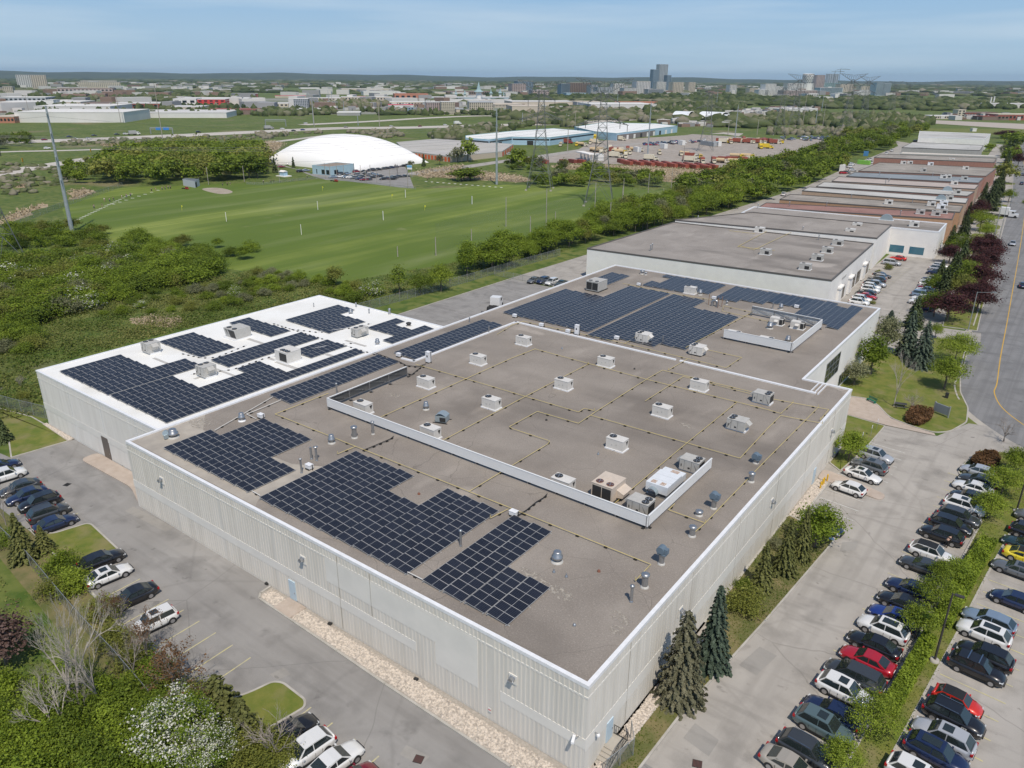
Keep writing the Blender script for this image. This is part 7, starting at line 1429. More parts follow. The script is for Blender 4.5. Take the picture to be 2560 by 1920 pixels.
b=MB();b.box(0,0,0,3.0,.3,2.4);t=thing('roadside_sign','blue and white board sign on two posts beside the dome car park','sign',tuple(at('b',1330,1015)),R(20));b=MB();b.box(-1.2,0,0,.2,.2,4.5);b.box(1.2,0,0,.2,.2,4.5);b.build('post',m_galv,t);b=MB();b.box(0,-.15,4.2,3,.1,2.2);b.build('board',m_white,t);b=MB();b.box(0,-.21,5.1,2.9,.03,1.2);b.build('blue_band',mat('sky_blue_print',(.15,.4,.6),.6),t)
sheet('dome_car_park',pts(('b',600,1035),('b',1370,1118),('b',1330,1010),('b',1290,925),('b',1230,905),('b',860,945),('b',480,985),('b',150,880),('b',100,890),('b',330,940),('b',480,1000)),.01,m_lot)
q=random.Random(3)
dc= [('b',x,y)for x,y in [(870,972),(925,970),(975,962),(1015,957),(1060,952),(1100,946),(1135,942),(1175,936),(1205,932),(1270,922),(1300,920),(885,1000),(935,990),(990,992),(1030,1000),(1075,1010),(1010,1020),(740,992),(780,990),(665,1020),(720,1015),(770,1020),(810,1022),(850,1028),(890,1035),(930,1042),(970,1040),(1100,1035),(1150,1030),(1195,1025),(1240,1015),(1295,1012),(385,970),(435,962),(395,915),(290,908),(220,930),(1390-400,1003),(905,1020),(1180,1035)]]
for i,p in enumerate(dc):car(q.choice(['suv','sedan','hatch']),q.choice(['black','dgrey','navy','black','grey','white','steel','dgrey','maroon']),at(*p),R(q.choice([60,65,-120])),'parked car in front of the white dome','cars in the dome car park')
# golfers and tee mats, distance boards, flags
mb=MB();k=0
for i in range(22):P=at('a',630+24*i,1400-11.5*i);mb.box(P.x,P.y,.015,1.5,.5,.03,R(35))
for i in range(8):P=at('a',980+55*i,1245-17*i);mb.box(P.x,P.y,.015,1.5,.5,.03,R(35))
for i in range(14):P=at('b',1470+50*i,1050+4*i);mb.box(P.x,P.y,.015,1.2,1.1,.03)
tm=mb.build('tee_mats',m_white);stuff(tm,'long row of pale tee mats along the left edge of the golf range','tee mats')
GP= [(815,1285),(885,1275),(905,1225),(950,1225),(985,1215),(1055,1200),(1095,1190),(1130,1180),(1310,1135),(1348,1130),(1403,1125),(1428,1122),(1455,1115),(1475,1115),(1925,1090),(1965,1085),(1990,1080)]
for i,(x,y)in enumerate(GP):person(tuple(at('a',x,y)),q.uniform(0,6),q.choice([m_c1,m_c2,m_c3,m_c1]),q.choice([m_c1,m_c4,m_c3]),'golfer standing at the left tee line, %s from the left' % ORD[i],1.75,q.choice(['stand','stand','bend']),'golfers on the range')
for i,(x,y)in enumerate([(65,1065),(130,1060),(155,1058),(443,1022),(1480,1040),(1495,1035),(1775,1050),(1785,1052)]):person(tuple(at('b',x,y)),q.uniform(0,6),q.choice([m_c1,m_c2]),m_c1,'person on the far side of the golf range, %s from the left' % ORD[i],1.75,'stand','golfers on the range')
for i,(f,x,y)in enumerate([('a',1958,1395),('b',393,1508),('b',535,1293),('b',1100,1383),('b',1292,1188),('b',1866,1245)]):b=MB();b.box(0,0,0,.8,.15,3.2);b.box(0,0,3.2,.9,.2,.1);tag(b.build('distance_board',m_white,None,tuple(at(f,x,y)),R(-35)),'white upright distance board on the golf range, %s from the left' % ORD[[0,1,2,3,4,5][i]],'distance board','distance boards on the range')
for i,(f,x,y)in enumerate([('a',1573,1300),('b',1458,1300),('b',575,1130),('b',1175,1200)]):b=MB();b.tube((0,0,0),(0,0,2),.04,n=5);b.box(.3,0,1.4,.6,.08,.6);tag(b.build('golf_flag',mat('yellow_flag',(.8,.75,.05),.7),None,tuple(at(f,x,y))),'small yellow target flag on the range, %s from the left' % ORD[[0,3,1,2][i]],'flag','target flags on the range')
fence('low white rail fence on the far side of the golf range by the kiosk',[tuple(at('b',x,y)[:2])for x,y in ((-80,1075),(60,1080),(300,1050),(520,1025),(640,1030),(1000,1075),(1380,1118))],1.1,5)
b=MB()
# tall thin netting poles round the club house
for i,(x,y,yt)in enumerate([(600,1025,890),(640,1000,890),(850,985,890),(700,1010,885),(760,1000,890),(905,1000,905),(990,1010,905),(1045,1060,940),(1312,1110,920),(1160,1095,950),(950,1070,950),(205,1060,890)]):
 B_=at('b',x,y);h=height(B_,'b',x,yt);b=MB();b.tube((0,0,0),(0,0,h),.13,n=6);tag(b.build('netting_pole',m_pole,None,B_),'thin netting pole around the club house','pole','thin poles around the club house')
for f,x,y,yt in [('a',1803,1078,925),('a',2112,1052,915),('a',1720,1040,960)]:B_=at(f,x,y);b=MB();b.tube((0,0,0),(0,0,height(B_,f,x,yt)),.15,n=6);tag(b.build('light_pole',m_pole,None,B_),'pale pole in front of the wood by the tee huts','pole','pale poles by the tee huts')
# ------------------------------------------------------------------ roads beyond
m_hw=mat('highway_concrete',(.55,.51,.45),.9,col2=(.45,.42,.38),scale=.08,detail=5,stretch=(1,.2,1))
def rib(name,c,w,z,m=None):return struct(ribbon(name,dense([tuple(at(*q_)[:2])for q_ in c],4),w/2,w/2,z,m or m_hw))
rib('highway',[('a',-500,745),('a',0,712),('a',700,690),('a',1500,655),('a',2212,622),('b',700,590),('b',1280,585),('b',1700,574),('b',2212,560),('c',600,545),('c',1100,500),('c',1500,455)],34,.05)
rib('service_road',[('a',-500,830),('a',0,795),('a',700,778),('a',1500,748),('a',2212,722),('b',700,640)],9,.03)
rib('ramp',[('a',-700,1090),('a',0,985),('a',250,935),('a',480,900),('a',800,850),('a',1140,808),('a',1500,760)],16,.04)
rib('dome_drive',[('b',1330,990),('b',1500,960),('b',1700,940),('b',2000,895),('b',2212,866),('c',130,850),('c',560,785),('c',850,745),('c',1130,720),('c',1500,690)],10,.03,m_lot2)
rib('overpass_road',[('b',400,560),('b',1000,530),('b',1500,500),('b',1940,483),('c',0,492),('c',640,525)],20,.06)
sheet('truck_yard',pts(('c',50,880),('c',60,850),('c',560,780),('c',700,700),('c',900,690),('c',1500,650),('c',1560,640),('c',2212,680),('d',700,690),('d',400,750),('d',60,850),('c',2150,890),('c',1800,945),('c',900,900)),.02,asphalt('brown_yard',(.3,.265,.225),(.4,.355,.31)))
sheet('gravel_yard',pts(('d',1430,520),('d',2400,560),('d',2400,610),('d',1900,580),('d',1450,550)),.05,mat('gravel_yard',(.42,.37,.32),.95));sheet('white_yard',pts(('c',1830,640),('c',1700,640),('c',1830,625),('c',2000,635),('c',1960,660)),.05,m_cream)
sheet('green_field',pts(('d',1310,590),('d',2600,600),('d',2600,650),('d',1300,640)),.03,m_lawn)
for i,(f,x,y,rz,k,c)in enumerate([('a',600,668,0,'sedan','navy'),('a',385,695,0,'suv','maroon'),('a',655,690,0,'suv','white'),('a',770,686,0,'suv','white'),('a',815,658,0,'sedan','dgrey'),('a',1012,648,0,'sedan','dgrey'),('a',1090,645,0,'van','white'),('a',1715,628,0,'suv','black'),('a',410,770,0,'suv','white'),('a',1740,742,0,'sedan','silver'),('b',230,600,0,'suv','white'),('b',325,615,0,'sedan','black'),('b',405,608,0,'sedan','blue'),('b',430,552,0,'suv','white'),('b',778,585,0,'suv','beige'),('b',1170,577,0,'sedan','white'),('b',1418,577,0,'sedan','maroon'),('b',1635,567,0,'suv','white'),('b',2190,822,0,'suv','white'),('c',165,490,0,'suv','black'),('c',220,495,0,'suv','black')]):
 P=at(f,x,y);P.z=.08;car(k,c,P,R(78 if y<700 else 70),'%s %s driving on the distant highway, %s from the left' % (CN[c],KN[k],ORD[i]),'vehicles on the distant highway')
for i,(f,x,y,c,bx,L)in enumerate([('a',1620,730,'white','white',4),('a',1160,648,'white','grey',6),('b',1740,558,'white','white',6),('c',515,505,'white','white',14),('b',110,600,'grey','grey',6)]):P=at(f,x,y);P.z=.08;truck('%s truck on the distant highway, %s from the left of the five' % (bx,ORD[i]),tuple(P),R(75),c,bx,L,group='trucks on the distant highway')
q=random.Random(8)
for i in range(62):x=q.uniform(1140,1670);y=742- (x-1140) *.055+q.uniform(-18,2);car(q.choice(['suv','sedan','hatch']),q.choice(['white','black','navy','silver','white','blue','red','dgrey','steel']),at('c',x,y),R(q.choice([20,110])),'parked car in the staff lot beyond the pylons','cars in the staff lot beyond the pylons')
for i in range(52):x=q.uniform(100,640);y=694-abs(x-300) *.015+q.uniform(-26,6);car(q.choice(['suv','sedan','van']),q.choice(['white','black','navy','silver','white','dgrey','steel']),at('d',x,y),R(q.choice([20,110])),'parked car in the lot above the wood','cars in the lot above the wood')
TR= [('s',640,1135,'cream','tan'),('s',720,1100,'red','rust'),('s',850,1130,'yellow','tan'),('s',920,1135,'cream','tan'),('s',1030,1105,'cream','tan'),('s',1100,1100,'cream','cream'),('s',1090,1040,'yellow','yellow'),('s',1150,1215,'cream','tan'),('s',1330,1225,'cream','tan'),('s',1440,1235,'yellow','tan'),('s',1550,1240,'cream','tan'),('s',1640,1205,'cream','tan'),('s',1170,1260,'cream','cream'),('s',1370,1285,'cream','cream'),('s',1495,1290,'cream','cream'),('s',1830,1320,'cream','cream'),('s',1940,1240,'cream','tan'),('s',1425,1060,'cream','cream'),
  ('c',1460,825,'cream','tan'),('c',1510,830,'cream','tan'),('c',1625,850,'yellow','tan'),('c',1545,880,'cream','cream'),('c',1740,890,'cream','rust'),('c',1810,890,'cream','tan'),('c',1870,885,'yellow','rust'),('c',1930,895,'cream','tan'),('c',1990,890,'yellow','rust'),('c',2050,880,'cream','tan'),('c',1880,715,'yellow','yellow'),('c',1955,715,'cream','rust'),('c',2000,700,'cream','rust'),('c',2040,720,'cream','rust'),('c',2080,720,'cream','rust'),('c',2120,720,'cream','rust'),('c',2155,718,'cream','rust'),('c',2190,715,'cream','rust'),('c',2145,765,'yellow','yellow'),('c',2200,765,'yellow','yellow'),('d',20,720,'cream','rust'),('d',60,725,'cream','rust'),('d',115,718,'yellow','tan')]
q=random.Random(21)
for i in range(34):
 a_=q.random();X_,Y_= ((q.uniform(1780,2210),712+q.uniform(-10,12))if a_<.4 else (q.uniform(1440,2080),872+q.uniform(-25,22))if a_<.75 else (q.uniform(700,1100),795+q.uniform(-16,8)));TR.append(('c',X_,Y_,q.choice(['cream','cream','yellow']),q.choice(['tan','rust','rust','tan','cream'])))
t0= {}
for i,(f,x,y,c,bx)in enumerate(TR):
 lab='%s truck with %s body in the works yard' % (c,bx);k_= (c,bx,i % 2);P=tuple(at(f,x,y));rz=R(10 if i % 2 else -60)
 if k_ in t0:dup(t0[k_],P,rz,label=lab)
 else:t0[k_] =truck(lab,P,rz,c,bx,6.5,bx == 'tan','trucks in the works yard')
for i in range(6):container('rust red waste container in the left part of the container row','c',210+i*78,890+ (i % 2) *3,6.5,'rust' if i % 2 else 'darkrust',R(-35+3*i),2.2,2.4,'rust red containers in the yard')if i != 2 else None
for i in range(26):container('rust red waste container in the right part of the container row','c',940+i*32,888+i*1.8+ (i % 3) *8,6.5,'rust' if i % 3 else 'darkrust',R(-35+5* (i % 4)),2.3,2.4,'rust red containers in the yard')
for i in range(7):container('rust red trailer row at the back of the works yard','c',1800+i*42,875,8,'darkrust',R(20),2.6,2.4,'rust red trailers behind the trucks')
t=thing('fuel_canopy','white canopy with pumps left of the nearest pylon','canopy',tuple(at('c',635,865)),R(-35));b=MB();b.box(0,0,4.2,22,5,.6);b.build('canopy_roof',m_white,t)
for x in (-8,-2,4,9):b=MB();b.box(x,0,0,.8,.8,4.2);b.box(x+1.6,0,0,1.2,.7,1.8,mi=1);b.build('column',[m_white,m_grey],t)
container('white cabin beside the fuel canopy','c',750,868,6,'white',R(-35),4,4)
for i,(x,y)in enumerate([(1465,735),(1310,765),(1080,795),(1775,745)]):container('small white cabin in the works yard, %s of four from the left' % ORD[[2,1,0,3][i]],'c',x,y,6,'white',R(-30),3.5,3,'white cabins in the works yard')
container('long grey bus like trailer in the works yard','c',1695,740,20,'grey',R(-35),3.2,2.6)
# arched tents
def tent(lab,f,x,y,r_,L,rz):
 t=thing('arched_tent',lab,'tent',tuple(at(f,x,y)),rz);b=MB();n=12;A= [(0,-r_*math.cos(math.pi*k/n),r_*.85*math.sin(math.pi*k/n))for k in range(n+1)];b.add([(p[0] -L/2,p[1],p[2])for p in A] + [(L/2,p[1],p[2])for p in A],[(k,k+1,n+2+k,n+1+k)for k in range(n)] + [tuple(range(n+1))],0,True);b.build('fabric',mat('tent_fabric',(.68,.72,.76),.6),t)
 b=MB();b.path([(L/2,p[1] *1.02,p[2] *1.02)for p in A],.5,5);b.build('end_arch',m_white,t);return t
tent('white arched tent with open end beyond the long warehouse','c',1480,515,12,22,R(0));tent('pale blue arched tent right of the white arched tent','c',1740,520,12,34,R(-10));tent('small pale tent beside the pale blue arched tent','c',1815,525,9,14,R(10))
# ------------------------------------------------------------------ lattice pylons and poles
m_lat=mat('pylon_steel',(.17,.18,.18),.6,metal=.3)
def pylon_mesh():
 b=MB();H_=50.0
 lv= [(0,6.0),(8,4.6),(14,3.6),(19,2.9),(23,2.5),(27,2.1),(31,1.8),(34,1.6),(37,1.45),(40,1.3),(42.5,1.2),(45,1.1)]
 def c4(z,w):return [Vector((sx*w,sy*w*.9,z))for sx,sy in ((-1,-1),(1,-1),(1,1),(-1,1))]
 for (z0,w0),(z1,w1_)in zip(lv,lv[1:]):
  A,B_=c4(z0,w0),c4(z1,w1_);r_=.13 if z0<30 else .1
  for k in range(4):
   j= (k+1) % 4;b.tube(A[k],B_[k],r_,n=4,caps=False);b.tube(B_[k],B_[j],r_*.55,n=3,caps=False)
   if z0 == 0:m_= (A[k] +A[j]) /2+Vector((0,0,8));m_= (B_[k] +B_[j]) /2;b.tube(A[k],m_,r_*.6,n=3,caps=False);b.tube(A[j],m_,r_*.6,n=3,caps=False)
   else:b.tube(A[k],B_[j],r_*.55,n=3,caps=False);b.tube(A[j],B_[k],r_*.55,n=3,caps=False)
 b.tube((0,0,44),(0,0,48.6),.15,n=4);body=b;arms= []
 def arm(z,L,up,w,zb):
  b=MB()
  for s in (-1,1):
   T=Vector((s*L,0,z+up)); 
   for y in (-w*.8,w*.8):b.tube((s*w,y,zb),T,.13,n=4,caps=False);b.tube((s*w,y,z),T,.11,n=4,caps=False)
   n=6
   for k in range(n):f0,f1=k/n,(k+1) /n;p=Vector((s*w,0,zb)).lerp(T,f0);q_=Vector((s*w,0,z)).lerp(T,f1);b.tube(p,q_,.09,n=3,caps=False);b.tube(Vector((s*w,0,z)).lerp(T,f0),Vector((s*w,0,zb)).lerp(T,f1),.08,n=3,caps=False)
  return b
 return body,[arm(48.4,11.5,1.2,.9,43.6),arm(33.5,10.5,-1.5,1.65,35.5)],arm(42.5,6.5,-2.0,1.2,43.6)
pb,pa,pa2=pylon_mesh();PY=None
def pylon(B_,h,rz,label):
 global PY
 if PY is None:
  t=thing('pylon',label,'pylon',B_,rz,'lattice pylons of the power line');pb.build('lattice_body',m_lat,t)
  for a in pa+ [pa2]:a.build('cross_arm',m_lat,t)
  ib=MB();[ib.tube((s*L,0,z),(s*L,0,z-2.4),.12,n=5)for L,z in ((10,32),(7,33),(6.3,40.4))for s in (-1,1)];ib.build('insulator',m_dk,t)
  fb_=MB();[fb_.box(sx*6,sy*5.4,0,1,1,.5)for sx in (-1,1)for sy in (-1,1)];fb_.build('footing',m_cream,t);t.scale= (h/50,) *3;PY=t;return t
 return dup(PY,B_,rz,h/50,label)
PYL= [('c',750,1250,150),('c',240,1118,162),('c',1670,790,205),('t',1570,900,262),('t',1745,840,160),('d',660,650,112),('d',810,560,135),('d',1060,470,180),('d',1190,420,190),('d',1440,390,190),('d',1700,340,208),('d',1780,340,210),('d',1900,325,200),('d',2080,320,195),('d',2190,330,208),('d',1950,300,212),('d',2290,320,200)]
pyo= []
for i,(f,x,y,yt)in enumerate(PYL):B_=at(f,x,y);h=height(B_,f,x,yt);pyo.append(pylon(tuple(B_),h,R(28 if i<5 else 34),['tall steel lattice pylon standing on the golf range','steel lattice pylon left of the nearest one at the range edge'][i]if i<2 else 'lattice pylon of the power line beyond the works yard'))
pylon(tuple(at('X',-14,662)),50,R(30),'lattice pylon cut off by the left picture edge')
def monopole(f,x,y,yt,label,arms=(.93,.78,.6,.42)):
 B_=at(f,x,y);h=height(B_,f,x,yt);t=thing('transmission_pole',label,'utility pole',tuple(B_));b=MB();b.tube((0,0,0),(0,0,h),h*.018,h*.007,n=10);b.build('pole',m_spole,t)
 for a in arms:
  b=MB()
  for s in (-1,1):b.tube((0,0,h*a),(s*h*.032,s* -h*.02,h*a+h*.018),h*.0035,n=5);b.tube((s*h*.032,s* -h*.02,h*a+h*.018),(s*h*.032,s* -h*.02,h*a-h*.02),h*.0025,n=5)
  b.build('cross_arm',m_spole,t)
 return B_,h
mono= [monopole('a',625,1490,395,'tall tapered grey power pole at the left of the golf range'),monopole('b',2080,1075,425,'tall grey power pole at the far edge of the range'),monopole('c',1172,815,365,'grey power pole in the works yard'),monopole('c',1925,680,385,'grey power pole right of the works yard',(.9,.7))]
for i,(f,x,y,yt)in enumerate([('a',1410,710,200),('a',1045,545,290),('a',262,515,300),('b',505,580,330),('b',1068,580,390),('d',470,580,380),('d',300,560,260),('t',960,900,720),('t',1310,905,720),('c',545,590,440),('c',480,790,590),('c',1480,890,740)]):
 B_=at(f,x,y);b=MB();b.tube((0,0,0),(0,0,height(B_,f,x,yt)),.35,.2,n=6);tag(b.build('utility_pole',m_pole,None,B_),'thin distant utility pole standing alone beyond the range','utility pole','scattered distant utility poles')
wires=MB()
def wire(b,p,q_,sag,r_=.03,n=10):
 p,q_=Vector(p),Vector(q_);L= [p.lerp(q_,k/n) -Vector((0,0,sag*4* (k/n) * (1-k/n)))for k in range(n+1)];b.path(L,r_,3)
seq= [(Vector((-420,-20,0)),42)] + [mono[0],mono[1],mono[2],mono[3]]
wi=0
for (a,ha),(c,hc)in zip(seq,seq[1:]):
 for fr in (.92,.77,.59):
  b=MB();wire(b,(a.x,a.y,ha*fr),(c.x,c.y,hc*fr),5);tag(b.build('power_line',m_lat),'thin power line strung between the grey power poles','power line','power lines between the grey poles')
for i in (0,1):
 a=pyo[i].location;c=at('X',-14,662)
 for dx in (-9,0,9):b=MB();wire(b,(a.x+dx,a.y,32),(c.x+dx- (60 if i else 0),c.y,33),5);tag(b.build('power_line',m_lat),'thin power line hanging from the lattice pylons','power line','power lines of the pylons')
def gantry(f,x0,x1,y,yt,label,signs=True):
 A,B_=at(f,x0,y),at(f,x1,y);h=height(A,f,x0,yt);t=thing('sign_gantry',label,'sign gantry',tuple(A));d=B_-A;b=MB();b.tube((0,0,0),(0,0,h),.5,n=6);b.tube(d,d+Vector((0,0,h)),.5,n=6);b.build('post',m_galv,t);b=MB();b.tube((0,0,h),d+Vector((0,0,h)),.4,n=4);b.tube((0,0,h*.8),d+Vector((0,0,h*.8)),.3,n=4);b.build('beam',m_galv,t)
 if signs:
  for s in (.38,.72):b=MB();p=d*s;b.box(p.x,p.y,h*.65,5,.5,h*.45,math.atan2(d.y,d.x));b.build('sign_panel',mat('blue_sign',(.02,.2,.6),.5),t)
gantry('a',1305,1495,640,585,'highway gantry with two blue signs');gantry('b',85,260,575,515,'bare highway gantry left of the dome',False)
for i,(f,x,y)in enumerate([('a',203,905),('a',500,855),('a',790,815),('a',1070,782),('a',1345,755),('a',1868,720),('a',1943,715),('b',1072,660)]):b=MB();b.tube((0,0,0),(0,0,2.4),.08,n=5);b.box(0,0,1.6,2.2,.1,2.2);tag(b.build('curve_sign',mat('amber_sign',(.8,.4,.02),.6),None,tuple(at(f,x,y)),R(-40)),'small amber curve marker sign on the ramp, %s from the left' % ORD[i],'road sign','amber curve markers')
# ------------------------------------------------------------------ the town and the skyline
def fb(f,x0,x1,yb,yt,depth,wall,roof,label,name='distant_building',floors=0,bays=0,cat='building',group='distant buildings of the town',wm=None,band=False,roof2=None):
 A,B_=at(f,x0,yb),at(f,x1,yb);h=height((A+B_) /2,f,(x0+x1) /2,yt);d= (B_-A);L=d.length;t=thing(name,label,cat,tuple(A),math.atan2(d.y,d.x),group);w=mat('wall_'+wall,WC[wall],.8,col2=tuple(c*.88 for c in WC[wall]),scale=.03);rf=mat('roof_'+roof,WC[roof],.8,col2=tuple(c*.85 for c in WC[roof]),scale=.02)
 b=MB();b.b2(0,0,-.5,L,depth,h);b.build('wall',w,t);b=MB();b.b2(-.2,-.2,h-.3,L+.2,depth+.2,h+.3);b.build('roof',rf,t)
 if floors:
  b=MB();fh=h/ (floors+.4);g=wm or m_glass
  for k in range(floors):
   z=fh* (k+.45)
   if band:b.b2(L*.02,-.15,z,L*.98,-.02,z+fh*.5);b.b2(L+.02,depth*.03,z,L+.15,depth*.97,z+fh*.5)
   else:
    for j in range(bays):xx=L* (j+.2) /bays;b.b2(xx,-.15,z,xx+L/bays*.55,-.02,z+fh*.55)
    nb=max(1,int(bays*depth/L))
    for j in range(nb):yy=depth* (j+.2) /nb;b.b2(L+.02,yy,z,L+.15,yy+depth/nb*.55,z+fh*.55)
  b.build('windows',g,t)['kind'] ='stuff'
 return t,L,h
WC=dict(white=(.72,.71,.68),cream=(.62,.56,.45),grey=(.36,.36,.36),dgrey=(.2,.21,.23),brick=(.3,.1,.075),red=(.55,.05,.045),pink=(.65,.12,.16),beige=(.58,.51,.42),slate=(.4,.43,.46),blue=(.28,.4,.5),teal=(.35,.5,.5),brown=(.22,.16,.13),lgrey=(.64,.63,.61),glass=(.2,.27,.34),mauve=(.46,.37,.35),orange=(.5,.22,.14),sky=(.4,.5,.55),conc=(.42,.4,.37))
